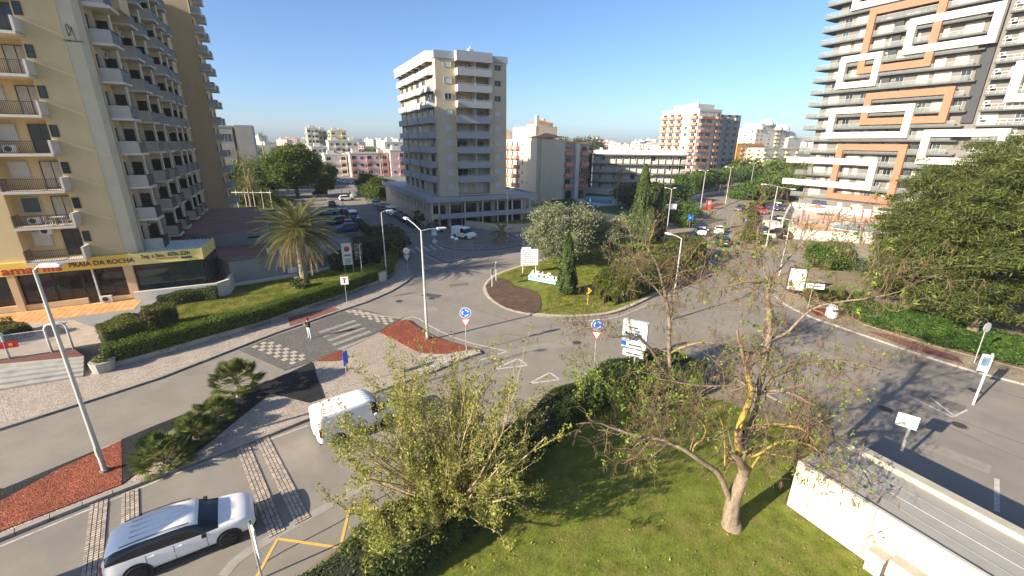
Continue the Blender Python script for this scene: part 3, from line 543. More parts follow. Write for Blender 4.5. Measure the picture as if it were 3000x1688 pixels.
for k in range(9): line((43.5+1.35*k, 83.0+1.35*k*1.35), (47.5+1.35*k, 80.5+1.35*k*1.35), .12)
mk.build('road_marking', kind='structure')
zg = MB()
Z_ = [(-9.35,11.3),(-9.43,13.54),(-6.75,13.15),(-7.07,15.12),(-4.6,15.1),(-4.9,17.2),(-2.4,17.2)]
for a, b in zip(Z_, Z_[1:]): strip(zg, [a, b], .12, .006 if Z_.index(a) % 2 else .010, yellow_line)
zg.build('yellow_marking', kind='structure')
seam = mat('tar_seam', (.045,.043,.04), var=.3, scale=3); smb = MB(); rs0 = random.Random(3)
for a, c, w in (((-9.6,12.2),(1.0,22.4),.06), ((-16,18.5),(-2,30.2),.03), ((-8,43),(2,35),.035), ((4,33),(17,43),.03), ((14,45),(27,60),.03), ((-1,33.5),(9.8,33.6),.03), ((24,36),(33,24),.05), ((20,30),(30,17),.04), ((22,28),(29,13),.03), ((-12,50),(-4,47),.03), ((-26,25),(-14,36),.03)):
    P = [Vector(a).lerp(Vector(c), i/14)+Vector((rs0.gauss(0,.06), rs0.gauss(0,.06))) for i in range(15)]; strip(smb, [tuple(p) for p in P], w, .003, seam)
smb.build('tar_seam', kind='structure')
iron = mat('cast_iron', (.055,.05,.045), rough=.6, var=.3, scale=8, bump=.3)
for (x, y), lb in zip([(-11.43,41.47),(30.6,25.2),(22.92,23.01),(25.91,21.46),(29.18,61.14),(5.27,32.08),(-8.3,42.4)], ['left of the square road patch by the crossing','nearest the pale direction post in the right road','in the tree shade left of the right road markings','below the worn arrow of the right road','beyond the roundabout hedge end','between the blue roundabout sign and the roundabout','on the dark patch behind the crossing lamp']):
    r = thing('manhole_cover', 'round iron manhole cover '+lb, 'manhole cover', (x, y, 0), 0, 'manhole covers in the roads')
    MB().disc((0,0,.002), .42, (0,0,1), .012, conc_dark, 20).build('ring', r); MB().disc((0,0,.006), .34, (0,0,1), .014, iron, 20).build('lid', r)
rs1 = random.Random(8); pm_ = [mat('pale_asphalt_patch', (.265,.235,.195), var=.15, scale=2, fine=.15), mat('dark_asphalt_patch', (.15,.135,.115), var=.2, scale=2, fine=.15)]
for (x, y, w, d, a, k) in ((-18.5,31.0,3.2,1.1,.95,0),(-11.0,22.3,1.6,.9,.7,1),(-15.8,18.1,2.4,.7,.7,0),(-3,24.5,3.5,.8,.7,0),(3,31.5,4.2,1.2,.4,0),(16,40.5,3.5,1.4,.8,1),(24,30,4,1.2,-.9,0),(27,24,2.5,1.2,-.9,1),(23,19,3,.9,-.9,0),(-8.5,39,2.6,1.2,.5,0),(24.5,47,4,1.5,.9,0),(-6,47,2.2,1.0,.3,1)):
    MB().box(-w/2,w/2,-d/2,d/2,-.01,.0025,pm_[k]).build('asphalt_patch', loc=(x,y,0), rz=a, kind='structure')
patch = mat('newer_asphalt', (.075,.073,.07), var=.15, scale=3, fine=.15)
for q in ([(-9.6,43.2),(-7.7,42.5),(-7.3,43.4),(-9.2,44.1)], [(28.0,61.3),(30.0,60.6),(30.6,61.9),(28.6,62.5)]): MB().prism(q, 0, .006, patch).build('asphalt_patch', kind='structure')
# ================================================================== BUILDINGS
random.seed(11)
yel = mat('yellow_render', (.62,.475,.25), var=.07, scale=.5, bump=.12, bscale=30, dirt=(.56,.41,.21,.55), dscale=.35, stretch=(1,1,.35))
pale = mat('pale_render', (.56,.485,.34), var=.06, scale=.6, bump=.1, bscale=30)
peach = mat('peach_render', (.62,.45,.24), var=.06, scale=.8)
balg = mat('grey_balcony_render', (.42,.395,.335), var=.08, scale=1.5, dirt=(.28,.27,.24,.5), dscale=1)
whit = mat('white_render', (.60,.56,.48), var=.07, scale=.8, bump=.1, bscale=20, dirt=(.5,.47,.4,.45), dscale=.5, stretch=(1,1,.3))
ochre = mat('ochre_render', (.62,.40,.17), var=.08, scale=.5)
rail = mat('dark_railing', (.035,.03,.028), rough=.5, var=.2)
glass = glassmat('window_glass'); glass_b = glassmat('window_glass_bluish', (.06,.075,.085), rough=.12)
frame_d = mat('dark_window_frame', (.04,.032,.028), rough=.5)
frame_w = mat('white_window_frame', (.48,.46,.42), rough=.5)
shut = mat('white_shutter', (.55,.53,.47), rough=.6, var=.05, scale=2)
curt = mat('curtain', (.40,.37,.31), rough=.9, var=.25, scale=3, stretch=(3,3,.3))
pipe_m = mat('downpipe', (.45,.36,.24), var=.1)
tile_t = mat('terracotta_tile', (.50,.24,.12), var=.18, scale=2, fine=.15)
tile_or = mat('orange_terrace_tile', (.66,.34,.13), var=.10, scale=2, fine=.08)  # plain orange tile colour
tile_br = mat('brown_terrace_tile', (.27,.14,.10), var=.2, scale=.8, fine=.15, dirt=(.33,.22,.17,.6), dscale=.5)
retain = mat('grey_retaining_wall', (.26,.26,.255), var=.1, scale=.7, dirt=(.2,.2,.19,.5), dscale=.6)
metal_w = mat('white_painted_steel', (.62,.62,.60), rough=.4, var=.08)
steel = mat('galvanised_steel', (.42,.42,.40), rough=.4, metal=.4, var=.12)
sign_y = mat('yellow_fascia', (.85,.55,.10), rough=.5, var=.06, scale=.6)
sign_c = mat('pale_yellow_fascia', (.85,.68,.22), rough=.5, var=.06, scale=.6)
red_t = mat('red_lettering', (.42,.03,.02), rough=.5, var=.03); brown_t = mat('brown_lettering', (.10,.035,.02), rough=.5, var=.03); dark_t = mat('dark_lettering', (.04,.04,.04), rough=.5)
def winmesh(w, h, fm, gm, mull=1, trans=0, depth=.06, t=.055, blind=0):
    """a window facing -y, origin at its lower left corner: frame, mullions, glass, and the blind drawn part of the way"""
    b = MB(); b.box(0, w, -depth, 0, 0, t, fm).box(0, w, -depth, 0, h-t, h, fm).box(0, t, -depth, 0, t, h-t, fm).box(w-t, w, -depth, 0, t, h-t, fm)
    for i in range(mull): x = w*(i+1)/(mull+1); b.box(x-t*.4, x+t*.4, -depth*.8, 0, t, h-t, fm)
    for i in range(trans): z = h*(i+1)/(trans+1); b.box(t, w-t, -depth*.7, 0, z-t*.35, z+t*.35, fm)
    me = b.mesh('window')
    p = MB(); p.box(t, w-t, -.02, .01, t, h-t, gm)
    if blind: p.box(t, w-t, -.032, -.021, h-t-(h-2*t)*blind, h-t, shut)
    return me, p.mesh('pane')
WM = {}
def window(parent, x, y, z, key, rz=0, name='window'):
    if key not in WM: WM[key] = winmesh(*key)
    f, p = WM[key]; o = link(name, f, parent, (x, y, z), rz); link('pane', p, o); return o
def railing(mb, a, b, z0, z1, m, step=.12, bar=.012, top=.022):
    a, b = Vector(a), Vector(b); L = (b-a).length; n = max(1, int(L/step)); d = (b-a)/L; nn = Vector((-d.y, d.x))
    def bx(p, q, w, za, zb):
        k = len(mb.v); ox, oy, oz = mb.o
        for z in (za, zb):
            for c in (p-nn*w, q-nn*w, q+nn*w, p+nn*w): mb.v.append((c.x-ox, c.y-oy, z-oz))
        i = mb.mi(m)
        for f in ((0,3,2,1),(4,5,6,7),(0,1,5,4),(1,2,6,5),(2,3,7,6),(3,0,4,7)): mb.f.append(tuple(k+c for c in f)); mb.m.append(i)
    bx(a, b, top, z1-.04, z1); bx(a, b, bar, z0, z0+.03)
    for i in range(n+1): c = a+d*(L*i/n); bx(c-d*bar, c+d*bar, bar, z0+.03, z1-.04)
def acunit(parent, loc, rz=0):
    b = MB(); b.box(0, .8, -.32, 0, 0, .58, metal_w); b.disc((.32, -.33, .29), .22, (0, 1, 0), .02, frame_d, 14); return link('air_conditioner', b.mesh('air_conditioner'), parent, loc, rz)

# ------------------------------------------------------------------ hotel tower on the left
H1 = bldg('hotel_tower', 'tall yellow hotel tower with grey side balconies above the yellow shop fascia', -13.1, 52)
FZ = [5.26+2.985*k for k in range(12)]; TOP = 37.5
m_ = gmb(H1)
m_.prism([(-17.1,52),(-14.4,52),(-14.4,52.9),(-17.1,53.3)], 5.2, TOP, yel)
m_.box(-14.4, -13.45, 52.02, 53.3, 5.2, TOP, pale)
m_.prism([(-13.45,52.02),(-13.1,52.62),(-13.1,53.3),(-13.45,53.3)], 5.2, TOP, pale)
m_.box(-40, -21.15, 52, 53.3, 5.2, TOP, yel)
m_.box(-40, -13.1, 53.3, 84, .5, TOP, yel); m_.box(-40, -14.2, 84, 101.9, .5, TOP, yel); m_.box(-40, -13.1, 52.3, 53.3, .5, 5.2, peach)
m_.build('wall', H1)
for z in FZ: b = gmb(H1); b.box(-21.15, -17.1, 52.0, 53.3, z-.30, z, yel); b.build('floor_band', H1)
bp_ = gmb(H1); bp_.tube([(-13.02, 52.75, 5), (-13.02, 52.75, TOP)], .05, pipe_m, 6); bp_.build('downpipe', H1)
for k, z in enumerate(FZ[:11]):
    window(H1, -3.88, -.0, z+1.31, (.5, .95, frame_d, glass, 0, 1)) if k < 14 else None
    s0 = -21.1; 
    bl = gmb(H1); bl.box(-20.75, -16.85, 50.75, 52.0, z-.22, z-.02, whit)
    bl.prism([(-16.97,50.75),(-16.8,50.75),(-16.72,52.0),(-16.97,52.0)], z-.02, z+1.05, whit); bal = bl.build('balcony', H1)
    rl = gmb(H1); railing(rl, (-20.7,50.8), (-17.0,50.8), z, z+.98, rail, .11); railing(rl, (-20.7,50.8), (-20.7,52.0), z, z+.98, rail, .11); rl.build('railing', bal)
    window(H1, -18.75+13.1, 1.24, z+.02, (1.5, 2.3, frame_d, curt if k % 3 else glass, 1, 0), name='balcony_door')
    window(H1, -20.75+13.1, 1.24, z+.95, (1.25, 1.35, frame_w, shut if k % 4 != 1 else glass_b, 0, 0))
    if k in (1, 3, 0, 6): acunit(H1, (-20.4+13.1+(.5 if k == 0 else 0), .75, z+(.05 if k else 2.1)))
# side facade: balconies from B to C along t, a solid grey end panel towards the street, dark railing along the side
BAL = [(52.9, 55.3), (60.3, 62.8), (65.1, 67.7), (72.7, 74.9), (77.1, 79.0), (80.9, 83.0)]
dark_door = mat('dark_doorway', (.03,.022,.018), rough=.4)
gre = gmb(H1); cream_fin = mat('cream_fin_render', (.62,.53,.36), var=.05)
for (t0, t1) in BAL:
    gre.box(-13.1, -12.05, t1+.25, t1+.9, 5.2, TOP, cream_fin)
    gre.box(-13.1, -12.8, t0+1.0, t0+1.1, 5.2, TOP, cream_fin); gre.box(-13.1, -12.8, t0+1.3, t0+1.4, 5.2, TOP, cream_fin)
gre.build('facade_fin', H1)
for k, z in enumerate(FZ):
    bn = MB(); bn.box(0, .34, -.03, .02, 0, .9, dark_door)
    window(H1, -.22, .42, z+1.5, (.34, .95, frame_d, glass, 0, 1), rz=rad(60))
    for j, (t0, t1) in enumerate(BAL):
        bl = gmb(H1)
        zz = z
        bl.box(-13.1, -11.45, t0-.05, t1+.05, zz-.22, zz-.04, whit)
        bl.box(-13.1, -11.55, t0, t0+.1, zz-.04, zz+1.0, balg)
        bal = bl.build('balcony', H1)
        rl = gmb(H1); rl.box(-11.58, -11.54, t0+.1, t1, zz+.02, zz+.92, rail); rl.box(-11.62, -11.5, t0-.02, t1+.02, zz+.98, zz+1.02, rail); rl.box(-13.1, -11.62, t0+.02, t0+.06, zz+1.06, zz+1.09, rail)
        rl.box(-13.1, -11.6, t1-.04, t1, zz+.02, zz+.92, rail); rl.build('railing', bal)
        window(H1, .0, t0+.55-52, z+.1, (.75, 2.05, frame_d, glass, 0, 0), rz=rad(90), name='balcony_door')
        window(H1, .12, t1+.24-52, z+.05, (.78, 2.05, frame_d, dark_door, 0, 0), name='balcony_door')
        if (k*7+j*3) % 5 == 0: acunit(H1, (.05, t0+1.6-52, z+2.0), rad(90))
        if j < 5: window(H1, .0, (t1+BAL[j+1][0])/2-52+.2, z+.9, (.8, 1.2, frame_d, glass, 0, 0), rz=rad(90))
# beige terrace pieces high on the side
for (z, t0, t1, w) in ((25.9, 52.9, 55.5, .14), (26.6, 56.5, 59.6, 1.3), (29.6, 53.2, 58.5, 1.5)):
    b = gmb(H1); b.box(-13.1, -11.2, t0, t1, z-.1, z+w, peach if w > .5 else whit); b.build('terrace_block', H1)
# hotel name and emblem on the pale strip
lm = Matrix.Translation((-1.42, -.02, 22.9)) @ Matrix.Rotation(rad(90), 4, 'X')
text3('lettering', 'CLUBE AMARILIS', .17, dark_t, H1, lm, .015)
em = MB(); em.tube([(-.85+.16*math.cos(a)*.55-.1, -.03, 23.75+.42*math.sin(a)) for a in [i*.45 for i in range(13)]], .022, dark_t, 4)
em.tube([(-1.05,-.03,23.25),(-.8,-.03,23.65),(-.72,-.03,24.0),(-.68,-.03,23.4),(-.58,-.03,23.15)], .022, dark_t, 4); em.tube([(-1.1,-.03,23.1),(-.55,-.03,23.1)], .016, dark_t, 4); em.build('emblem', H1)

# ---- shop floor with its long yellow fascia
SH = bldg('shop_front', 'ground floor shop with dark windows under a yellow fascia reading amarilis', -13.1, 51.7)
b = gmb(SH); b.box(-40, -14.2, 51.55, 52.3, 4.1, 5.2, sign_y); b.box(-14.2, -8.5, 51.55, 51.75, 4.1, 5.2, sign_c); b.prism([(-8.5,51.55),(-8.35,51.55),(-7.9,56.6),(-8.1,56.6)], 4.1, 5.25, sign_c); b.build('fascia', SH)
b = gmb(SH)
for s0, s1 in ((-33.5,-33), (-28,-27.4), (-22.6,-22.1), (-14.75,-14.05)): b.box(s0, s1, 51.6, 52.3, .85, 4.1, peach)
b.box(-40, -17.9, 51.7, 52.3, .85, 1.35, peach); b.build('pier', SH)
b = gmb(SH); b.box(-17.05, -16.93, 51.62, 51.78, .85, 4.1, metal_w); b.build('post', SH)
shopg = glassmat('shop_glass', (.025,.017,.013), rough=.05)
for s0, s1, z0 in ((-33,-28,1.35), (-27.4,-22.6,1.35), (-22.1,-19.9,1.35), (-19.85,-17.95,1.0), (-17.9,-17.05,1.0), (-16.93,-14.75,1.2)):
    window(SH, s0+13.1, .35, z0, (s1-s0, 4.1-z0, frame_d, shopg, 1, 1), name='shop_window')
b = gmb(SH); b.box(-16.93, -14.75, 51.7, 52.2, .85, 1.2, peach); b.build('sill', SH)
acunit(SH, (-16.85+13.1, -.15, .9))
mtx = lambda s, z, sh=0: Matrix.Translation((s+13.1, -.17, z)) @ Matrix.Rotation(rad(90), 4, 'X')
text3('lettering', 'amarilis', 1.0, red_t, SH, mtx(-22.77, 4.22), .03, width=3.85)
text3('lettering', 'PRAIA DA ROCHA', .60, brown_t, SH, mtx(-18.39, 4.42), .02, width=4.6)
text3('lettering', 'Seg. a Sex.', .48, brown_t, SH, mtx(-13.2, 4.68), .01, width=1.8)
text3('lettering', '07h-22h', .50, dark_t, SH, mtx(-11.15, 4.70), .025, width=1.75)
b = gmb(SH); b.box(-12.2, -10.4, 51.51, 51.55, 4.50, 4.55, brown_t); b.box(-10.15, -9.3, 51.50, 51.55, 4.34, 4.52, dark_t); b.build('small_print', SH)
# glazed pavilion beside it
PV = bldg('glass_pavilion', 'glazed shop pavilion with a ribbed white roof beside the hotel corner', -13.1, 51.7)
b = gmb(PV); b.prism([(-14.05,51.9),(-8.4,51.8),(-8.0,56.6),(-13.1,58)], 4.85, 5.12, metal_w)
b.build('roof', PV)
for i in range(14): b = gmb(PV); x = -13.0+i*.34; b.prism([(x,51.8),(x+.1,51.8),(x+.18,57),(x+.08,57)], 5.12, 5.19, metal_w); b.build('roof_rib', PV)
pg_ = glassmat('pavilion_glass', (.035,.045,.04), rough=.04)
for s0, s1 in ((-13.95,-11.2), (-11.2,-8.55)): window(PV, s0+13.1, .25, 1.3, (s1-s0, 2.8, frame_d, pg_, 0, 1), name='glass_wall')
for i in range(3): window(PV, -8.45+13.1+i*.15, .3+i*1.55, 1.3, (1.5, 2.8, frame_d, pg_, 0, 0), rz=rad(84), name='glass_wall')
b = gmb(PV); b.box(-13.9, -8.7, 52.5, 57, .85, 1.0, peach); b.box(-13.0,-9,54.5,54.6,1.0,4.8, pale); b.build('floor', PV)
# terrace platform, gate, steps, walls
T = gmb(SH); TR = bldg('terrace', 'raised terrace of orange tiles in front of the shop windows', -30, 44)
b = gmb(TR); b.prism([(-42,36.5),(-13.9,44.2),(-12.4,50.4),(-13.9,51.6),(-13.9,53),(-42,53)], .1, .82, retain); b.build('platform', TR)
tm = [mat('terrace_tile_%d' % i, c, var=.08, scale=2, fine=.06) for i, c in enumerate(((.66,.34,.13), (.60,.30,.11), (.70,.38,.16)))]
tmes = [MB().box(-.235, .235, -.235, .235, 0, .02, m).mesh('tile') for m in tm]
cnt = 0
for i in range(60):
    for j in range(26):
        s, t = -30.3+i*.5*.707+j*.5*.707, 47.4+(j-i*.35)*0+0
cells = [(s, t) for t in [51.35-.5*j for j in range(8)] for s in [-27.5+.5*i for i in range(29)]]
for s, t in cells:
    if t < 49.6+ (s+27)*.02-1.9 or s > -13.6: continue
    link('tile', random.choice(tmes), TR, (s+30, t-44, .815+random.random()*.006), 0)
lw = bldg('low_wall', 'low white garden wall in front of the glazed pavilion', -14.3, 50.5, 'wall')
b = gmb(lw); b.prism([(-14.2,50.45),(-7.6,50.4),(-6.6,51.4),(-6.2,56),(-6.6,56),(-6.95,51.6),(-7.7,50.75),(-14.2,50.8)], .2, 1.75, whit); b.build('wall', lw)
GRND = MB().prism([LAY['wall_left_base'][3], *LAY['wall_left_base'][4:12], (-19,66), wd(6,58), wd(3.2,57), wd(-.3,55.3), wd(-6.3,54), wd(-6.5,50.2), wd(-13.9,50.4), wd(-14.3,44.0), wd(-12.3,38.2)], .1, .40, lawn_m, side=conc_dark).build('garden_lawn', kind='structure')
# steps
A0, A1 = Vector((-36.5,22.2)), Vector((-28.88,25.94)); B0, B1 = Vector((-39.0,25.2)), Vector((-30.1,27.54))
ST = thing('entrance_steps', 'wide stone steps rising from the pavement to the hotel gate', 'steps', (-33, 24.5, .12))
stone = mat('step_stone', (.36,.34,.30), var=.15, scale=1.5, dirt=(.2,.19,.17,.6), dscale=1.2, fine=.1)
for k in range(5):
    f0, f1 = k/5, (k+1)/5; b = MB((-33, 24.5, .12)); b.prism([tuple(A0.lerp(B0, f0)), tuple(A1.lerp(B1, f0)), tuple(A1.lerp(B1, 1.02)), tuple(A0.lerp(B0, 1.02))], .10, .12+.146*(k+1)-.005, stone)
    b.build('step', ST)
MB().prism([(-31.9,28.7),(-30.4,29.6),(-31.6,31.5),(-37,34),(-42,33),(-42,29.5),(-36.2,26.5)], .1, .845, mat('pale_forecourt_paving', (.42,.34,.26), var=.15, scale=2, fine=.1)).build('forecourt', kind='structure')
MB().prism([tuple(B0), tuple(B1), (-31.85,28.65), (-36.15,26.45), (-42,29.4), (-44,27)], .1, .85, mat('dark_red_landing', (.15,.065,.05), var=.15, scale=2, fine=.1)).build('gate_landing', kind='structure')
# gate with arched tubular posts and mesh leaves
GT = thing('gate', 'white tubular gate with diamond mesh leaves and a red notice board', 'gate', (-35.0, 26.9, .85))
gb = Vector((-36.1,26.4,.85)); ge = Vector((-31.85,28.6,.85)); gdv = (ge-gb).normalized()
def arch(p, q, h, r, name='gate_post'):
    b = MB(tuple(GT.location)); p, q = Vector(p), Vector(q); u = (q-p); pts = [p, p+Vector((0,0,h*.86)), p+u*.08+Vector((0,0,h*.95)), p+u*.2+Vector((0,0,h)), p+u*.8+Vector((0,0,h)), p+u*.92+Vector((0,0,h*.95)), q+Vector((0,0,h*.86)), q]
    b.tube(pts, r, metal_w, 8); return b.build(name, GT, smooth=True)
arch(gb, gb+gdv*1.45, 2.1, .07); arch(ge-gdv*1.15, ge, 2.1, .07)
arch(gb-gdv*.75, gb-gdv*.15, 1.5, .05); arch(gb-gdv*1.0, gb-gdv*1.35, 1.5, .05)
b = MB(tuple(GT.location)); b.tube([gb+gdv*1.5+Vector((0,0,.1)), gb+gdv*1.5+Vector((0,0,1.75)), ge-gdv*1.2+Vector((0,0,1.75)), ge-gdv*1.2+Vector((0,0,.1)), gb+gdv*1.5+Vector((0,0,.1))], .03, metal_w, 5)
b.tube([gb+Vector((0,0,.9)), ge+Vector((0,0,.9))], .02, metal_w, 5)
for i in range(34):
    for sgn in (1, -1):
        x0 = (i-4)*.14; p0 = gb+gdv*max(.05, x0); z0 = .1 if x0 > .05 else .1; x1 = x0+sgn*.9
        if not (0 <= x0 <= 4.4): continue
        x1c = min(max(x1, 0), 4.4); h_ = abs(x1c-x0); 
        if h_ > .05: b.tube([gb+gdv*x0+Vector((0,0,.1)), gb+gdv*x1c+Vector((0,0,.1+h_))], .008, metal_w, 3, cap=False); b.tube([gb+gdv*x0+Vector((0,0,.9)), gb+gdv*x1c+Vector((0,0,.9+min(h_,.85)))], .008, metal_w, 3, cap=False)
b.build('mesh_leaf', GT)
b = MB(tuple(GT.location)); nb = Vector((gdv.y, -gdv.x, 0))*.06; p = gb+gdv*.9+nb; q = gb+gdv*2.15+nb
k = [(p.x,p.y,1.65),(q.x,q.y,1.65),(q.x,q.y,2.15),(p.x,p.y,2.15)]; b.poly(k, mat('red_notice', (.5,.03,.02), rough=.4)); p2_ = p+(q-p)*.62; q2_ = p+(q-p)*.78; n3 = nb*.15
b.poly([(p2_.x+n3.x,p2_.y+n3.y,1.8),(q2_.x+n3.x,q2_.y+n3.y,1.8),(q2_.x+n3.x,q2_.y+n3.y,2.0),(p2_.x+n3.x,p2_.y+n3.y,2.0)], yellow_line); b.build('notice_board', GT)
# hedge wall along the pavement
wall_c = mat('worn_cream_wall', (.42,.37,.28), var=.15, scale=1.5, dirt=(.22,.2,.15,.7), dscale=1.2)
HW = thing('garden_wall', 'low cream garden wall at the foot of the long clipped hedge', 'wall', (-20, 38, .1))
wl = [Vector(p) for p in smoothed(LAY['wall_left_base'][1:], 1)]; b = MB(tuple(HW.location))
for a, c in zip(wl, wl[1:]):
    d = (c-a).normalized(); n_ = Vector((-d.y, d.x))*.28; b.prism([tuple(a), tuple(c), tuple(c+n_), tuple(a+n_)], .1, .46, wall_c)
b.build('wall', HW)

# ---- lower retaining wall with tiled roof terrace behind the lawn
TB = bldg('terrace_block', 'grey retaining wall with a brown tiled roof terrace behind the palm', -6.5, 53.8)
b = gmb(TB); b.prism([(-6.6,53.6),(-.2,54.9),(-.2,62),(-8.6,62),(-8.2,57)], .3, 3.0, retain, bottom=False); b.prism([(-.2,55.6),(3.4,56.7),(3.4,60),(-.2,60)], .3, 2.9, retain); b.build('wall', TB)
b = gmb(TB); b.prism([(-6.7,53.5),(-.1,54.8),(-.1,54.55),(-6.7,53.2)], .3, .75, whit); b.prism([(-.1,54.8),(3.5,56.4),(3.5,56.1),(-.1,54.55)], .3, .75, whit); b.build('plinth', TB)
b = gmb(TB); b.prism([(-6.7,53.7),(-.3,55.0),(-.3,62),(-8.6,62),(-8.2,57)], 3.0, 3.08, tile_br); b.build('roof_tiles', TB)
b = gmb(TB); b.prism([(-9.0,62),(-3.3,62),(-3.0,62.4),(-3.0,70),(-11,86),(-13,86),(-13,64)], 2.9, 4.6, retain); b.build('wall', TB)
b = gmb(TB); b.prism([(-9.0,62.25),(-3.3,62.25),(-3.3,70),(-5,87),(-13,87),(-13,64)], 4.6, 4.66, tile_br); b.build('roof_tiles', TB)
b = gmb(TB); b.box(-5.1, -3.9, 61.9, 61.99, 3.9, 4.1, dark_door); b.build('vent_slot', TB)
b = gmb(TB); b.box(-1.2, -.2, 54.5, 54.56, .9, 1.55, metal_w); b.build('meter_box', TB)
for s, t in ((1.0,55.85),(2.0,56.15)): window(TB, s+6.5, t-53.8, 1.0, (.85, 1.7, frame_w, glass_b, 0, 0), rz=rad(15))
for i, (s, t) in enumerate(((-3.0,54.9),(-1.8,55.1),(-.8,55.3))): b = gmb(TB); b.box(s, s+.9, t+.2, t+.3, 3.0, 3.9, metal_w); b.build('parapet_panel', TB)

wp = mat('white_plastic', (.62,.62,.60), rough=.4)
def patio(nm, lb, s, t, z, kind, rz=0):
    r = thing(nm, lb, 'chair' if kind else 'table', (*wd(s, t), z), GA+rz); b = MB()
    if kind: b.box(-.22,.22,-.22,.22,.40,.44,wp); b.build('seat', r); b = MB(); b.box(-.22,.22,.2,.24,.44,.88,wp); b.build('backrest', r)
    else: b.box(-.4,.4,-.3,.3,.70,.74,wp); b.build('table_top', r)
    w = .2 if kind else .35; h = .40 if kind else .70
    for sx in (-1, 1):
        for sy in (-1, 1): b = MB(); b.tube([(sx*w,sy*w*.8,0),(sx*w*.85,sy*w*.7,h)], .018, wp, 5); b.build('leg', r)
patio('patio_chair', 'white plastic chair on the second balcony, left of the table', -18.7, 51.4, FZ[1], 1, rad(90)); patio('patio_chair', 'white plastic chair on the second balcony, right of the table', -17.4, 51.4, FZ[1], 1, rad(-90)); patio('patio_table', 'white plastic table on the second balcony from the bottom', -18.05, 51.4, FZ[1], 0)
# ------------------------------------------------------------------ second, taller hotel tower
H2 = bldg('hotel_tower', 'taller plain tan hotel tower with a column of grey balconies on its right side', -10.8, 102)
tan = mat('tan_render', (.50,.37,.20), var=.07, scale=.4, dirt=(.42,.30,.16,.5), dscale=.3, stretch=(1,1,.3))
b = gmb(H2); b.box(-46, -10.8, 102, 112.6, 0, 41, tan); b.build('wall', H2)
for k in range(13):
    z = 3.6+2.985*k
    for t0 in (102.6, 108.5):
        bl = gmb(H2); bl.box(-10.8, -9.3, t0, t0+2.6, z-.2, z, whit); bl.box(-10.75, -9.35, t0, t0+.1, z, z+1.0, balg); bl.box(-9.4, -9.3, t0, t0+2.4, z, z+1.0, balg); bl.build('balcony', H2)
        window(H2, .0, t0+.6-102, z+.1, (.8, 2.0, frame_d, glass, 0, 0), rz=rad(90), name='balcony_door')
b = gmb(H2); b.tube([(-10.72,101.9,0),(-10.72,101.9,41)], .05, pipe_m, 5); b.build('downpipe', H2)
b = gmb(H2)
# ------------------------------------------------------------------ cream corner tower in the middle
cream = mat('cream_render', (.54,.46,.315), var=.06, scale=.5, bump=.08, bscale=30, dirt=(.56,.50,.38,.5), dscale=.4, stretch=(1,1,.3))
cream_l = mat('light_cream_render', (.60,.54,.40), var=.05, scale=.5)
bgrey = mat('blue_grey_cladding', (.36,.37,.38), var=.06, scale=.8, dirt=(.28,.30,.33,.4), dscale=.8)
bgreyl = mat('pale_grey_roof', (.42,.43,.44), var=.1, scale=.6)
CT = bldg('corner_tower', 'cream ten storey corner tower with blue grey balcony bands and a parapet roof', 25.5, 80, z=-.05)
ZB, ZT = 5.6, 29.1; FL = [6.0+2.61*k for k in range(9)]
m_ = gmb(CT)
m_.box(25.5, 29.15, 80, 84, ZB, ZT, cream); m_.box(35.7, 39.2, 80, 84, ZB, ZT, cream); m_.box(25.5, 39.2, 81.6, 106, ZB, ZT, cream); m_.build('wall', CT)
b = gmb(CT); b.box(25.3, 29.2, 79.85, 80.0, ZT-.02, 30.25, bgrey); b.box(35.65, 39.35, 79.85, 80.0, ZT-.02, 30.2, bgrey)
b.box(29.0, 35.75, 78.6, 79.98, 28.75, 30.35, bgrey); b.box(25.5, 39.2, 80.0, 106, ZT-.01, 29.6, bgreyl); b.box(25.3,25.5,80,106, ZT-.02, 30.2, bgrey); b.box(39.2,39.35,80,106,ZT-.02,30.2,bgrey); b.build('parapet', CT)
b = gmb(CT); b.box(33.5, 34.3, 84, 84.8, 29.6, 31.6, whit); b.box(33.4, 34.4, 83.9, 84.9, 31.6, 31.75, whit); b.box(33.8, 34.0, 84.3, 84.5, 31.75, 32.3, whit); b.build('chimney', CT)
for (s, t) in ((26.5,92),(26.6,98),(31,82.5)): b = gmb(CT); b.box(s, s+.4, t, t+.4, 29.6, 30.9, bgrey); b.build('roof_vent', CT)
b = gmb(CT); b.tube([(32.55,79.0,6.2),(32.55,79.0,28.8)], .06, whit, 6); b.build('mast', CT)
random.seed(5)
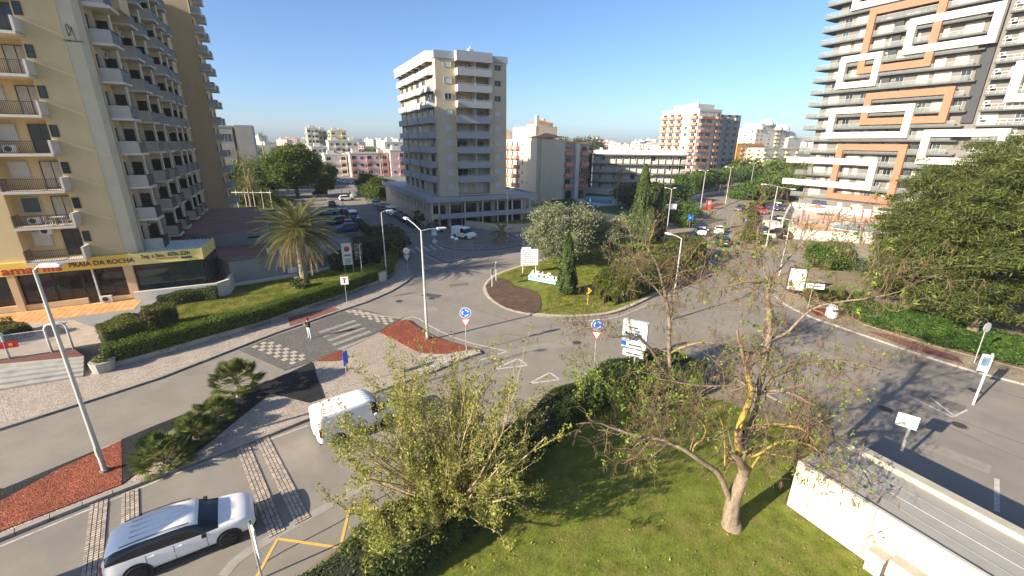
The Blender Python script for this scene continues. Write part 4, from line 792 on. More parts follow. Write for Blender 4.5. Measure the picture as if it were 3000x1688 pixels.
for k, z in enumerate(FL):
    for s, w in ((27.0, 1.4), (36.7, 1.35)):
        op = (k == 6 and s < 30) or (s > 30 and k in (8, 7, 6)); key = (w, 1.05, frame_w, glass if op else shut, 1 if op else 0, 0)
        window(CT, s-25.5, .0, z+.95, key)
    bl = gmb(CT); bl.box(29.15, 35.7, 80.0, 81.6, z-.35, z-.1, cream); 
    if k > 0: bl.prism([(29.15,80.0),(29.1,78.75),(35.65,78.75),(35.7,80.0)], z-.42, z-.2, bgrey); bl.box(29.1, 35.65, 78.65, 78.8, z-.42, z+.75, bgrey); bl.box(29.1, 29.24, 78.8, 80, z-.2, z+.75, cream_l); bl.box(35.55,35.65,78.8,80,z-.2,z+.75,bgrey); bl.box(32.5,32.6,78.9,81.6,z-.2,z+2.3,cream_l)
    bal = bl.build('balcony', CT)
    if k > 0: r_ = gmb(CT); r_.tube([(29.1,78.72,z+.95),(35.65,78.72,z+.95)], .03, metal_w, 4); r_.tube([(29.1,78.72,z+.84),(35.65,78.72,z+.84)], .015, metal_w, 4); r_.build('handrail', bal)
    for s in (29.6, 33.0):
        window(CT, s-25.5, 1.56, z-.05, (2.1, 2.0, frame_w, glass if random.random() < .4 else shut, 1, 0), name='balcony_door')
    if random.random() < .5: acunit(CT, (6.0+random.random(), 1.3, z+1.3))
    # left side: five stepped balconies
    for j in range(6):
        t0 = 81.0+j*4.1; d = 1.0 if j % 2 == 0 else .85
        zb = z
        bl = gmb(CT)
        if k == 8: bl.prism([(25.5,t0),(24.4-.0,t0+.5),(24.35,t0+4.05),(25.5,t0+4.05)], 28.55, 30.25, whit)
        if k > 0:
            bl.prism([(25.5,t0),(25.5-d,t0+.6),(25.5-d,t0+4.05),(25.5,t0+4.05)], zb-.42, zb-.25, bgrey)
            bl.prism([(25.5,t0),(25.5-d,t0+.6),(25.5-d,t0+4.05),(25.5-d+.1,t0+4.05),(25.5-d+.1,t0+.65),(25.5,t0+.12)], zb-.25, zb+.75, bgrey)
        bl.box(25.35, 25.5, t0+3.95, t0+4.08, zb-.4, zb+2.2, cream_l)
        bal = bl.build('balcony', CT)
        window(CT, -.0, t0-80+3.3, z-.05, (2.2, 2.0, frame_w, random.choice((glass, glass, shut, curt)), 1, 0), rz=rad(-90), name='balcony_door')
    for j in range(5):   # little balconies seen on the far right side
        if j in (1, 3) and k > 0: b = gmb(CT); t0 = 82+j*4; b.box(39.2, 39.9, t0, t0+3, z-.4, z+.75, bgrey); b.build('balcony', CT)
# podium
PD = bldg('podium', 'two storey podium with blue grey bands and white pillars under the cream tower', 22.3, 77.3, z=-.4)
b = gmb(PD); b.box(22.9, 29.3, 79.0, 118, -.4, 5.0, cream); b.box(29.3, 44.0, 80.4, 118, -.4, 5.0, cream); b.box(22.9, 23.25, 77.6, 79.0, -.4, 5.0, cream); b.box(23.25, 24.5, 77.6, 77.75, 1.9, 2.85, cream); b.build('wall', PD)
b = gmb(PD); b.box(22.1, 44.85, 77.3, 118, 5.0, 5.12, bgreyl); b.box(22.1, 44.85, 77.2, 77.42, 4.95, 5.85, bgrey); b.box(22.05, 22.3, 77.42, 118, 4.95, 5.85, bgrey); b.box(44.6,44.85,77.42,118,4.95,5.85,bgrey); b.box(22.3,44.6,77.42,118,5.12,5.55,bgreyl); b.build('roof_band', PD)
b = gmb(PD); b.box(24.45, 44.95, 77.15, 77.38, 1.9, 2.85, bgrey); b.box(24.45, 44.95, 77.38, 80.5, 1.9, 2.08, bgreyl); b.box(44.7,44.95,77.38,84,1.9,2.85,bgrey); b.build('balcony_band', PD)
for s in (24.45, 26.5, 29.5, 33.1, 36.3, 39.5, 41.6, 43.5):
    b = gmb(PD); b.box(s-.12, s+.12, 77.75, 78.0, -.4, 1.9, whit); b.box(s-.12, s+.12, 77.75, 78.0, 2.08, 5.0, whit); b.build('pillar', PD)
for s, w, zz in ((23.4,1.0,0),(24.8,1.5,0),(26.8,2.3,0),(23.6,2.4,2.1),(26.8,2.4,2.1),(30.0,2.8,2.1),(33.5,2.4,2.1),(37,2,2.1),(40,3,2.1),(30.0,2.8,0),(33.6,2.4,0),(37,2.2,0),(40,2.8,0)):
    back = 79.0 if s < 29.3 else 80.4
    window(PD, s-22.3, back-77.3-.01, zz+.35, (w, 2.1, frame_d, glass, 2, 0), name='shop_window')
for i in range(15): t = 80+i*2.2; window(PD, .6, t-77.3, 3.3, (.5, 1.5, frame_w, glass_b, 0, 0), rz=rad(-90))
for t, w, zz, h in ((80,.6,1.0,.8),(82,.7,1.1,.8),(84,1.4,.9,1.2),(88,2.4,1.5,.5),(91,1.0,1.6,.5),(96,.5,1.7,.4)): window(PD, .6, t-77.3+w, zz+.2, (w, h, frame_w, glass, 0, 0), rz=rad(-90))
rw = thing('ramp_wall', 'cream wall descending beside the parking bay in front of the podium', 'wall', (*wd(29.4, 77), 0))
pts = [wd(29.4,77.0), wd(33.2,71.0), wd(35.0,69.2), wd(38.5,68.4), wd(44,68.0), wd(60,62.5)]
b = MB(tuple(rw.location))
for (a, c), h in zip(zip(pts, pts[1:]), (1.35, 1.5, 1.5, 1.6, 1.6)):
    a, c = Vector(a), Vector(c); d = (c-a).normalized(); n_ = Vector((-d.y, d.x))*.25; b.prism([tuple(a), tuple(c), tuple(c+n_), tuple(a+n_)], 0.05, h, cream)
b.build('wall', rw)
b = MB().prism([wd(29.7,77.3), wd(33.4,71.4), wd(35.2,69.6), wd(44,68.4), wd(60,63), wd(66,72), wd(58,100), wd(45,100), wd(45,78)], .05, .5, lawn_m); b.build('garden_lawn', kind='structure')
pw = thing('planter_bed', 'kerbed planting bed with bare soil at the bend by the parked van', 'planter', (-5, 68.5, .12))
bb = MB(tuple(pw.location)); bb.prism([(-10.2,66.4),(-9.6,67.9),(-6.9,70.2),(-4.0,71.4),(-2.0,69.6),(-1.0,68.2),(-4.5,66.5),(-8.0,66.0)], .1, .3, earth, side=conc); bb.build('bed', pw)

# ------------------------------------------------------------------ grey tower with white and orange frames on the right
gw = mat('tower_grey_render', (.165,.152,.132), var=.08, scale=.6, stretch=(1,1,2)); gdk = mat('tower_dark_band', (.05,.052,.055), var=.1); gsl = mat('tower_slab_edge', (.10,.10,.095), var=.1)
fw_ = mat('white_frame_render', (.56,.53,.46), var=.03, scale=.5); fo = mat('orange_frame_render', (.34,.15,.085), var=.05, scale=.5)
balg2 = mat('glass_balustrade', (.25,.27,.25), rough=.2, var=.2, scale=1.5, spec=.5, alpha=.42)
win_l = mat('window_with_blind', (.50,.46,.36), rough=.35, var=.35, scale=.8, spec=.5)
RT = bldg('frame_tower', 'very tall grey apartment tower crossed by big white and orange square frames', 114.8, 69)
TZ = [3.3+2.62*k for k in range(20)]; TTOP = 56
b = gmb(RT); b.box(116.4, 140, 4, 67, .0, TTOP, gw); b.build('wall', RT)
random.seed(9)
db = gmb(RT)
for z0, z1, t0, t1 in ((27,41,54.0,55.5),(15.5,28,52.2,54.0),(19.5,46,38.9,40.6),(3,15.5,46.0,47.5),(41,54,52.5,54.5)): db.box(115.9, 116.42, t0, t1, z0, z1, gdk)
db.build('dark_panel', RT)
slab_edges = gmb(RT)
wk = [(2.2, 2.2, frame_w, win_l, 2, 1), (1.9, 2.05, frame_w, win_l, 2, 1), (1.3, 2.05, frame_w, glass_b, 1, 1), (2.6, 2.05, frame_w, win_l, 3, 1), (1.5, 2.05, frame_w, glass, 1, 0), (1.0, 2.05, frame_w, win_l, 1, 1)]
for k, z in enumerate(TZ):
    sl_ = gmb(RT); tl = 69.3 if k < 14 else 69.4
    sl_.box(114.95, 116.4, 40.0, tl, z-.26, z-.02, gsl); sl_.box(114.95, 116.4, 5, 38.2, z-.30, z-.02, gsl)
    sl_.box(116.4, 119.5, 67, tl, z-.30, z-.02, gsl); sl_.build('floor_slab', RT)
    rl = gmb(RT); rl.box(115.0, 115.04, 41, tl-.1, z, z+.85, balg2); rl.box(114.97, 115.07, 41, tl-.1, z+.85, z+.91, steel); rl.box(115.04,119.4,tl-.12,tl-.08,z,z+.85,balg2)
    t = 5.2
    while t < 38: rl.box(115.0, 115.03, t, min(38, t+.05), z, z+.95, metal_w); t += .9
    rl.box(114.98, 115.05, 5, 38, z+.9, z+.97, metal_w); rl.box(114.98, 115.05, 5, 38, z+.42, z+.47, metal_w); rl.box(115.0,115.02,5,38,z+.05,z+.42, balg2)
    rl.build('balustrade', RT)
    t = 65.6
    while t > 6:
        ky = random.choice(wk); w = ky[0]
        if not (38.6 < t-w < 41.0 or 38.6 < t < 41): window(RT, 1.59, t-69, z+.03, ky, rz=rad(-90))
        t -= w+random.choice((.8, 1.4, 2.2))
    if k < 18: acunit(RT, (.7, 37.9-69, z+.9), rad(-90))
for z in range(0, 0): pass
def frame(name, mm, t0, t1, z0, z1, w, sides='lrtb', lab=None, dp=0.0):
    b = gmb(RT); a0, a1 = 114.55-dp, 114.95-dp*.5
    if 't' in sides: b.box(a0, 115.5, t0, t1, z1-w, z1, mm)
    if 'b' in sides: b.box(a0, 115.5, t0, t1, z0, z0+w, mm)
    if 'l' in sides: b.box(a0, 115.5, t1-w, t1, z0+w, z1-w, mm)
    if 'r' in sides: b.box(a0, 115.5, t0, t0+w, z0+w, z1-w, mm)
    b.build(name, RT, label=lab)
frame('white_frame', fw_, 51.7, 71.6, 5.9, 12.5, 1.35, 'rtb', 'lowest white frame, open at the tower corner', .06)
frame('white_frame', fw_, 47.8, 63.6, 16.85, 23.4, 1.3, dp=.06); frame('white_frame', fw_, 55.8, 63.75, 27.4, 34.0, 1.25, dp=.06)
frame('white_frame', fw_, 38.8, 52.45, 32.7, 39.1, 1.3, dp=.06); frame('white_frame', fw_, 33.0, 45.2, 11.9, 18.35, 1.3, dp=.06); frame('white_frame', fw_, 22, 35.15, 22.7, 29.2, 1.3, dp=.06)
frame('white_frame', fw_, 50.5, 64, 43.0, 49.5, 1.3, dp=.06)
frame('orange_frame', fo, 47.2, 60.4, 3.4, 15.6, 1.3); frame('orange_frame', fo, 42.35, 57.1, 19.6, 26.0, 1.3); frame('orange_frame', fo, 47.2, 60.1, 30.1, 42.6, 1.3)
frame('orange_frame', fo, 24, 36, 3.4, 12.0, 1.3)
b = gmb(RT); b.box(115.2, 116.4, 20, 66.9, .0, 3.0, gw); b.build('ground_floor_wall', RT)
for i, (t, w) in enumerate(((63.5,3.2),(57.8,1.0),(55.0,2.4),(50.5,2.6),(46,2.6),(42,2),(37,3))): window(RT, .38, t-69+w*.0, .3, (w, 2.3, frame_d if i == 0 else frame_w, glass_b if i == 0 else win_l, 3 if w > 2 else 1, 1), rz=rad(-90), name='ground_window')

# ------------------------------------------------------------------ buildings farther off: one builder, each with floors, windows and balconies of its own
def block(name, label, s0, s1, t0, t1, z1, wallm, floors, z0=0, left=None, front=None, right=None, balm=None, topm=None, par=.8, f0=1.0, win=(1.2, 1.3), roof=None, gm=None):
    """left/front/right: string with one letter per bay, w = window, b = balcony, . = blank, L = balcony band"""
    r = bldg(name, label, s0, t0, z=z0); b = gmb(r); b.box(s0, s1, t0, t1, z0-1, z0+z1, wallm); b.build('wall', r)
    fh = (z1-f0)/floors
    if par:
        b = gmb(r); tm = topm or wallm; b.box(s0-.12, s1+.12, t0-.12, t0+.15, z0+z1, z0+z1+par, tm); b.box(s0-.12, s0+.15, t0+.15, t1, z0+z1, z0+z1+par, tm); b.box(s1-.15, s1+.12, t0+.15, t1, z0+z1, z0+z1+par, tm); b.box(s0,s1,t1-.2,t1,z0+z1,z0+z1+par,tm); b.build('parapet', r)
    ky = (win[0], win[1], frame_w, gm or glass, 1, 0); kd = (win[0]*1.5, fh*.72, frame_w, gm or glass, 1, 0); kw = (win[0], win[1], frame_w, shut, 0, 0)
    for side, s in (('l', left), ('f', front), ('r', right)):
        if not s: continue
        n = len(s); Lg = (t1-t0) if side in 'lr' else (s1-s0); bw = Lg/n
        for k in range(floors):
            z = f0+k*fh
            for i, c in enumerate(s):
                a = i*bw
                if side == 'f': pos = lambda w: (a+bw/2-w/2, -.01); rz = 0
                elif side == 'l': pos = lambda w: (-.01, (t1-t0)-a-(bw/2-w/2)); rz = rad(-90)
                else: pos = lambda w: (s1-s0+.01, a+bw/2-w/2); rz = rad(90)
                if c == 'w':
                    kk = kw if random.random() < .3 else ky; x, y = pos(kk[0]); window(r, x, y, z+.9, kk, rz)
                if c in 'bB':
                    x, y = pos(kd[0]); window(r, x, y, z+.1, kd, rz, 'balcony_door'); bb = gmb(r); e = bw*.06; d = 1.1
                    if side == 'f': bx = (s0+a+e, s0+a+bw-e, t0-d, t0)
                    elif side == 'l': bx = (s0-d, s0, t1-a-bw+e, t1-a-e)
                    else: bx = (s1, s1+d, t0+a+e, t0+a+bw-e)
                    bb.box(*bx, z0+z-.15, z0+z+.02, balm or wallm)
                    if side == 'f': bb.box(bx[0], bx[1], bx[2], bx[2]+.1, z0+z+.02, z0+z+.9, balm or wallm); bb.box(bx[0], bx[0]+.1, bx[2]+.1, bx[3], z0+z+.02, z0+z+.9, balm or wallm)
                    elif side == 'l': bb.box(bx[0], bx[0]+.1, bx[2], bx[3], z0+z+.02, z0+z+.9, balm or wallm); bb.box(bx[0]+.1, bx[1], bx[2], bx[2]+.1, z0+z+.02, z0+z+.9, balm or wallm)
                    else: bb.box(bx[1]-.1, bx[1], bx[2], bx[3], z0+z+.02, z0+z+.9, balm or wallm); bb.box(bx[0], bx[1]-.1, bx[2], bx[2]+.1, z0+z+.02, z0+z+.9, balm or wallm)
                    bb.build('balcony', r)
    if roof:
        b = gmb(r); h = 1.6; cx, cy = (s0+s1)/2, (t0+t1)/2; k = z0+z1
        c = [(s0-.4,t0-.4,k),(s1+.4,t0-.4,k),(s1+.4,t1+.4,k),(s0-.4,t1+.4,k)]; ap = (cx, cy, k+h)
        for i in range(4): b.poly([c[i], c[(i+1)%4], ap], roof)
        b.build('tiled_roof', r)
    return r
def annex(r, name, s0, s1, t0, t1, z0, z1, m): b = gmb(r); b.box(s0, s1, t0, t1, z0, z1, m); return b.build(name, r)
white_d = mat('bright_white_render', (.60,.56,.48), var=.04, scale=.4, dirt=(.66,.61,.53,.4), dscale=.3)
pink = mat('pink_render', (.56,.27,.22), var=.06, scale=.5); pinkp = mat('pale_pink_render', (.66,.47,.42), var=.06, scale=.5); yellow_d = mat('pale_yellow_render', (.72,.60,.30), var=.05); orange_d = mat('orange_render', (.64,.33,.06), var=.05); brick = mat('brick_red_render', (.40,.17,.11), var=.08)
terrab = mat('terracotta_balcony', (.42,.22,.15), var=.08); greyd = mat('grey_render', (.33,.31,.28), var=.08, scale=.4)
random.seed(3)
# pink and cream block behind the corner tower
r = block('apartment_block', 'cream apartment block with pink balconies and red tiled roofs right of the corner tower', 62.3, 69.5, 105.2, 134, 16.3, cream_l, 5, left='.wbbbwwb.', f0=3, balm=pink, win=(.6,.9), par=0, roof=None)
annex(r, 'stair_tower', 61.0, 64.5, 106, 111, 0, 16.8, cream_l); annex(r, 'upper_floor', 64, 71, 112, 126, 16.3, 19.8, cream_l); annex(r, 'stair_tower', 66.5, 72, 116, 122, 19.8, 20.8, cream_l)
b = gmb(r)
for (x0,x1,y0,y1,z) in ((60.7,69.8,104.9,112,16.8),(60.8,64,127,134.5,18.6),(66.2,72.3,115.7,122.3,20.8)):
    cx, cy = (x0+x1)/2, (y0+y1)/2; c = [(x0,y0,z),(x1,y0,z),(x1,y1,z),(x0,y1,z)]
    for i in range(4): b.poly([c[i], c[(i+1)%4], (cx,cy,z+1.2)], tile_t)
b.build('tiled_roof', r)
for (s,t,z) in ((64.2,112,22.6),(66.2,116,22.4),(71.6,121,22.3)): annex(r, 'chimney', s, s+.8, t, t+.8, z-6, z, cream_l)
annex(r, 'pink_gable', 61.2, 64.0, 127, 134, 0, 18.6, pinkp)
r = block('apartment_block', 'grey white wing with deep pink balconies facing the lawn and pool', 69.6, 77.5, 105.6, 118, 15.2, greyd, 4, front='b.b', f0=3.6, balm=pink, win=(1.2,1.3), par=.5, topm=pink)
for s in (70.4, 75.0): window(r, s-69.6, -.02, .3, (2.0, 2.2, frame_d, glass, 4, 0))
annex(r, 'stair_shaft', 73.0, 74.2, 104.8, 106, 0, 15.4, white_d)
# long white four storey block
r = block('apartment_block', 'long white four storey block with dark balcony rails beyond the lawn pool', 88.5, 127.0, 117.5, 131, 12.2, white_d, 4, front='ww.ww.ww.ww.ww', f0=.9, win=(2.1,1.7), gm=None, par=1.1)
for k in range(5):
    z = .9+k*2.82; b = gmb(r); b.box(87.5, 133.5, 115.5, 117.5, z-.34, z, gsl); b.build('gallery_slab', r)
    if k < 4: b = gmb(r); railing(b, (88.4,115.7), (132.5,115.7), z, z+.95, rail, .55, .035, .06); b.build('railing', r)
for i in range(13): b = gmb(r); s = 89+i*3.05; b.box(s, s+.2, 116.9, 117.5, .0, 12.0, white_d); b.build('pier', r)
for k in range(4):
    for i in range(12):
        b = gmb(r); s = 89.4+i*3.05; b.box(s, s+2.3, 117.38, 117.47, 1.0+k*2.82, 3.1+k*2.82, shut); b.build('shutter', r) if (i*5+k*3) % 7 else None
annex(r, 'end_wall', 127.0, 128.6, 117.2, 131, 0, 13.2, greyd)
for i in range(9): annex(r, 'roof_plant', 91+i*4, 92.4+i*4, 121, 122.4, 12.2, 14.1, white_d)
r = block('apartment_block', 'white wall and tall black glazed stair tower left of the long white block', 79.8, 88.4, 118.6, 131, 12.6, white_d, 4, left='ww', f0=1, par=.6)
b = gmb(r); b.box(85.4, 88.6, 118.2, 118.6, .2, 12.4, frame_d); b.box(86.9,87.1,118.1,118.2,.2,12.4,steel); b.build('stair_glazing', r)
r0_ = [o for o in bpy.data.objects if o.get('label', '').startswith('long white four storey')][0]; r0_.rotation_euler.z = rad(-11); r0_.scale = (.70, 1, 1)
# white tower with terracotta balconies
r = block('apartment_tower', 'tall white tower with rows of terracotta balconies far behind the long white block', 148, 160.5, 130.5, 150, 27.6, white_d, 10, left='bBbwb', front='', f0=2.5, balm=terrab, win=(1.3,1.2), par=1.0)
annex(r, 'side_wing', 160.5, 176, 133, 150, 0, 27, greyd); annex(r, 'roof_house', 150, 159, 133, 146, 28.5, 30.5, white_d)
for i in range(9): annex(r, 'chimney', 148.5+i*1.2, 148.9+i*1.2, 132+i*1.6, 132.4+i*1.6, 28, 30+random.random()*2, white_d)
for k in range(10):
    z = 2.5+k*2.5
    for s in (162.5, 167.5, 172): bb = gmb(r); bb.box(s, s+2.2, 132.3, 133, z-.2, z+1, greyd); bb.build('balcony', r); window(r, s-148+.3, 2.45, z+1.0, (1.6,1.1,frame_d,glass,1,0))
# front face of that tower carries balconies too
for k in range(10):
    z = 2.5+k*2.5
    for s, w in ((148.6,3.4),(152.4,3.6),(157.6,2.8)):
        bb = gmb(r); bb.box(s, s+w, 129.4, 130.5, z-.15, z+.85, terrab); bb.build('balcony', r); window(r, s-148+.4, -.02, z+.9, (w-.8,1.3,frame_w,shut if (k+int(s))%2 else glass,1,0))
# orange block and white domed hotel beyond the avenue
r = block('apartment_block', 'orange and brick coloured block half hidden behind the white tower', 244, 268, 184, 200, 15.5, orange_d, 5, left='b.b', front='.bbbbbb', f0=1.5, balm=terrab, par=.7, win=(1.6,1.3))
annex(r, 'brick_face', 250, 268.2, 183.6, 184, 1, 15, brick)
dome_m = white_d
r = block('domed_hotel', 'white hotel with rounded domes on its stepped roof far behind the avenue', 262, 292, 186, 214, 24, white_d, 9, left='w.w.ww', front='ww.wwbww', f0=3, par=.8, win=(1.5,1.1), balm=yellow_d)
annex(r, 'stepped_wing', 292, 306, 184, 210, 0, 20, white_d); annex(r, 'stepped_wing', 268, 280, 188, 200, 24, 28, white_d)
def dome(r, s, t, z, rr):
    b = gmb(r); n = 16; v = []
    for i in range(6):
        a = rad(15*i*1.15); q = [(s+rr*math.cos(a)*math.cos(2*math.pi*j/n), t+rr*math.cos(a)*math.sin(2*math.pi*j/n), z+rr*.85*math.sin(a)) for j in range(n)]; v.append(q)
    for i in range(5):
        for j in range(n): b.poly([v[i][j], v[i][(j+1)%n], v[i+1][(j+1)%n], v[i+1][j]], dome_m)
    b.poly(v[5], dome_m); b.build('dome', r)
for s, t, z, q in ((267,190,24.2,4.8),(276,190,27.0,4.5),(283,188,24.2,4.2),(289,187,24.2,4.2),(298,188,20,4.5)): dome(r, s, t, z, q)
r = block('apartment_block', 'pale yellow balconied block in front of the domed hotel', 252, 286, 172, 184, 13, cream_l, 5, left='bb', front='b.wb.wb.wb', f0=1, par=.6, balm=yellow_d)
# grey white slab block and small villa to the left, beyond the hotel
r = block('office_block', 'pale grey slab block peeping out behind the tan hotel tower', -22, -13.5, 178, 195, 19.5, greyd, 5, right='', f0=2, par=.6); annex(r, 'glazed_shaft', -13.5, -12.7, 178.5, 190, 2, 18.6, frame_d); annex(r, 'slab', -12.7, -7.6, 177.5, 192, 0, 20.3, greyd); window(r, 3, -.02, 15.2, (5,2.4,frame_w,glass_b,3,0)); window(r, 5, -.02, 5, (1.2,1.5,frame_w,glass_b,0,0))
block('white_villa', 'small white house with a flat roof among trees left of the big round tree', -16, -9, 250, 258, 6, white_d, 2, front='w.w', right='w', z0=2, par=.6)
# pink and white terraces at the end of the side street
random.seed(21)
rowd = [('terrace_house', 'row of pink terraced apartments with white balconies at the street end', 27, 44, 214, 226, 10.2, pinkp, 'bwbwb', 'w', pink), ('terrace_house', 'stepped white apartments left of the pink terraces', 17, 26.5, 220, 234, 9.5, white_d, 'bwb', 'ww', white_d),
 ('terrace_house', 'white terraced flats stepping up behind the parked cars', 13.5, 21, 246, 262, 12.5, white_d, 'bwb', 'ww', white_d), ('terrace_house', 'pink terraced flats partly behind the cream corner tower', 44.5, 62, 212, 226, 11.5, pinkp, 'wbwbw', 'w', pink),
 ('apartment_block', 'cream stepped block with a flat roof above the pink terraces', 23, 38, 262, 276, 15.5, cream_l, 'wbwbw', 'ww', white_d), ('apartment_block', 'yellow block rising behind the stepped white flats', 31, 41, 330, 345, 22, yellow_d, 'bwb', 'bb', yellow_d),
 ('apartment_block', 'tall pale block on the skyline left of the yellow one', 17, 24, 335, 350, 23.5, cream_l, 'bwb', 'wb', white_d), ('apartment_block', 'grey brown block between two skyline blocks', 24.5, 30, 345, 360, 22.5, greyd, 'wb', 'w', greyd), ('apartment_block', 'white flats at the right end of the pink terraces', 50, 66, 250, 262, 15, white_d, 'wbwb', 'w', white_d)]
for nm, lb, s0, s1, t0, t1, z1, mm, fr, rt_, bm in rowd:
    r = block(nm, lb, s0, s1, t0, t1, z1, mm, max(3, int(z1/3)), front=fr, left=rt_, right=None, f0=.6, par=.6, balm=bm, topm=white_d, win=(1.3,1.2))
    annex(r, 'roof_house', s0+1.5, s0+4.5, t0+2, t0+6, z1, z1+2.2, white_d); annex(r, 'roof_house', s1-4, s1-1.5, t0+3, t0+6, z1, z1+1.8, mm)
# the far town on its low hill: small pale houses
random.seed(8)
hm = []
for i in range(7):
    w, d, h = random.uniform(8, 18), random.uniform(8, 12), random.choice((3.5, 6.5, 6.5, 9.5)); wm = random.choice((white_d, white_d, cream_l, whit, pinkp)); b = MB()
    b.box(-w/2, w/2, -d/2, d/2, -2, h, wm); b.box(-w/2+1, -w/2+4, -1, 2, h, h+2, wm)
    for fl in range(int(h/3)):
        for q in range(int(w/3)): x = -w/2+1+q*3; b.box(x, x+1.3, -d/2-.05, -d/2, fl*3+1.0, fl*3+2.3, glass); b.box(x-.2, x+1.9, -d/2-.9, -d/2-.06, fl*3+.0, fl*3+.12, wm)
        for q in range(int(d/3)): y = -d/2+1+q*3; b.box(-w/2-.05, -w/2, y, y+1.2, fl*3+1, fl*3+2.2, glass)
    if i % 3 == 1: b.poly([(-w/2-.3,-d/2-.3,h),(w/2+.3,-d/2-.3,h),(0,0,h+1.5)], tile_t).poly([(w/2+.3,-d/2-.3,h),(w/2+.3,d/2+.3,h),(0,0,h+1.5)], tile_t).poly([(-w/2-.3,d/2+.3,h),(-w/2-.3,-d/2-.3,h),(0,0,h+1.5)], tile_t)
    hm.append(b.mesh('house'))
lab = ['pale flat roofed house in the distant town, with a stair head on its roof', 'distant white house with a red tiled roof', 'distant white apartment house of several floors']
nh = 0
def far_house(az, d):
    global nh
    x, y = d*math.sin(rad(az)), d*math.cos(rad(az)); i = random.randrange(7); o = link('house', hm[i], None, (x, y, hill_h(x, y)), random.uniform(-.5, .9))
    tag(o, lab[1] if i % 3 == 1 else (lab[2] if i % 2 else lab[0]), 'house', 'houses of the distant town'); nh += 1
for _ in range(70): far_house(random.uniform(4.5, 17.5), random.uniform(430, 720))
for _ in range(34): far_house(random.uniform(-33, -13), random.uniform(480, 760))
for _ in range(14): far_house(random.uniform(-15, -9), random.uniform(380, 480))
for _ in range(26): far_house(random.uniform(17, 34), random.uniform(430, 700))
# ================================================================== VEGETATION
rng = np.random.default_rng(7)
def leaves(name, pts, size, m, parent=None, aspect=1.6, wf=.36, up_bias=.3, kind='stuff', outward=None, droop=0, **kw):
    """one small four-cornered leaf per point, turned at random; size may be an array"""
    pts = np.asarray(pts, dtype=np.float32); n = len(pts)
    nrm = rng.normal(size=(n, 3)); nrm[:, 2] = np.abs(nrm[:, 2])+up_bias
    if outward is not None: nrm = nrm*.7+outward
    nrm /= np.linalg.norm(nrm, axis=1, keepdims=True)+1e-9
    a = np.cross(nrm, rng.normal(size=(n, 3))); a /= np.linalg.norm(a, axis=1, keepdims=True)+1e-9
    if droop: a[:, 2] -= droop; a /= np.linalg.norm(a, axis=1, keepdims=True)
    b = np.cross(nrm, a); b /= np.linalg.norm(b, axis=1, keepdims=True)+1e-9
    s = (np.ones(n)*size)*rng.uniform(.65, 1.3, n); s = s[:, None]
    q = np.stack([pts-a*s*.5*aspect, pts-b*s*wf+nrm*s*.08, pts+a*s*.5*aspect, pts+b*s*wf+nrm*s*.08], 1).reshape(-1, 3).astype(np.float32)
    me = bpy.data.meshes.new(name); me.vertices.add(4*n); me.vertices.foreach_set('co', q.ravel()); me.loops.add(4*n); me.loops.foreach_set('vertex_index', np.arange(4*n, dtype=np.int32))
    me.polygons.add(n); me.polygons.foreach_set('loop_start', np.arange(n, dtype=np.int32)*4); me.polygons.foreach_set('loop_total', np.full(n, 4, dtype=np.int32))
    me.materials.append(m); me.update(calc_edges=True)
    return link(name, me, parent, kind=kind, **kw)
def ball(n, c, r, shell=.55):
    d = rng.normal(size=(n, 3)); d /= np.linalg.norm(d, axis=1, keepdims=True); rr = rng.uniform(shell**3, 1, n)**(1/3); return np.array(c)+d*rr[:, None]*np.array(r)
def clumps(n, c, r, k, cr, shell=.6, flat=.8, under=.25):
    """points gathered into k clumps spread through an ellipsoid: leaves gaps and lit and shaded lumps"""
    cc = ball(k, (0, 0, 0), (1, 1, 1), shell); cc = cc[cc[:, 2] > -1+under] if under else cc; cc = cc*np.array(r)+np.array(c)
    idx = rng.integers(0, len(cc), n); rad_ = cr*rng.uniform(.6, 1.3, len(cc)); d = rng.normal(size=(n, 3))*.5; d[:, 2] *= flat
    return cc[idx]+d*rad_[idx][:, None]
bark = mat('grey_brown_bark', (.19,.145,.10), var=.3, scale=6, bump=.6, bscale=22, stretch=(1,1,.35))
bark_l = mat('pale_bark', (.27,.205,.14), var=.35, scale=9, bump=1.0, bscale=30, stretch=(1,1,.3), dirt=(.14,.10,.07,.9), dscale=5, fine=.3)
bark_y = mat('lichen_yellow_bark', (.36,.24,.055), var=.35, scale=7, bump=.8, bscale=24, dirt=(.20,.155,.10,1), dscale=4)
twig = mat('twig_bark', (.17,.12,.075), var=.25, scale=4); twig_l = mat('pale_twig', (.34,.26,.15), var=.25, scale=4); pod = mat('seed_pod', (.20,.125,.07), var=.3, scale=5)
Lf = {}
Lf['shrub'] = leafmat('fresh_yellow_leaf', (.36,.34,.07), (.16,.20,.04), .4, .3)
Lf['bright'] = leafmat('bright_young_leaf', (.26,.33,.05), (.14,.21,.03), .4, .25)
Lf['hedge'] = leafmat('hedge_leaf', (.17,.235,.015), (.09,.14,.01), .3, .25)
Lf['hedge_d'] = leafmat('dark_hedge_leaf', (.05,.08,.018), (.10,.12,.03), .25, .35)
Lf['hedge_m'] = leafmat('mixed_hedge_leaf', (.09,.13,.02), (.17,.155,.03), .3, .4, dry=(.15,.09,.035))
Lf['hedge_r'] = leafmat('roundabout_hedge_leaf', (.17,.19,.03), (.08,.10,.018), .3, .4, dry=(.19,.13,.05))
Lf['olive'] = leafmat('olive_leaf', (.26,.27,.15), (.13,.16,.075), .25, .3)
Lf['cyp'] = leafmat('cypress_spray', (.085,.12,.025), (.035,.06,.014), .15, .3)
Lf['pine'] = leafmat('casuarina_spray', (.13,.15,.03), (.045,.068,.016), .3, .5)
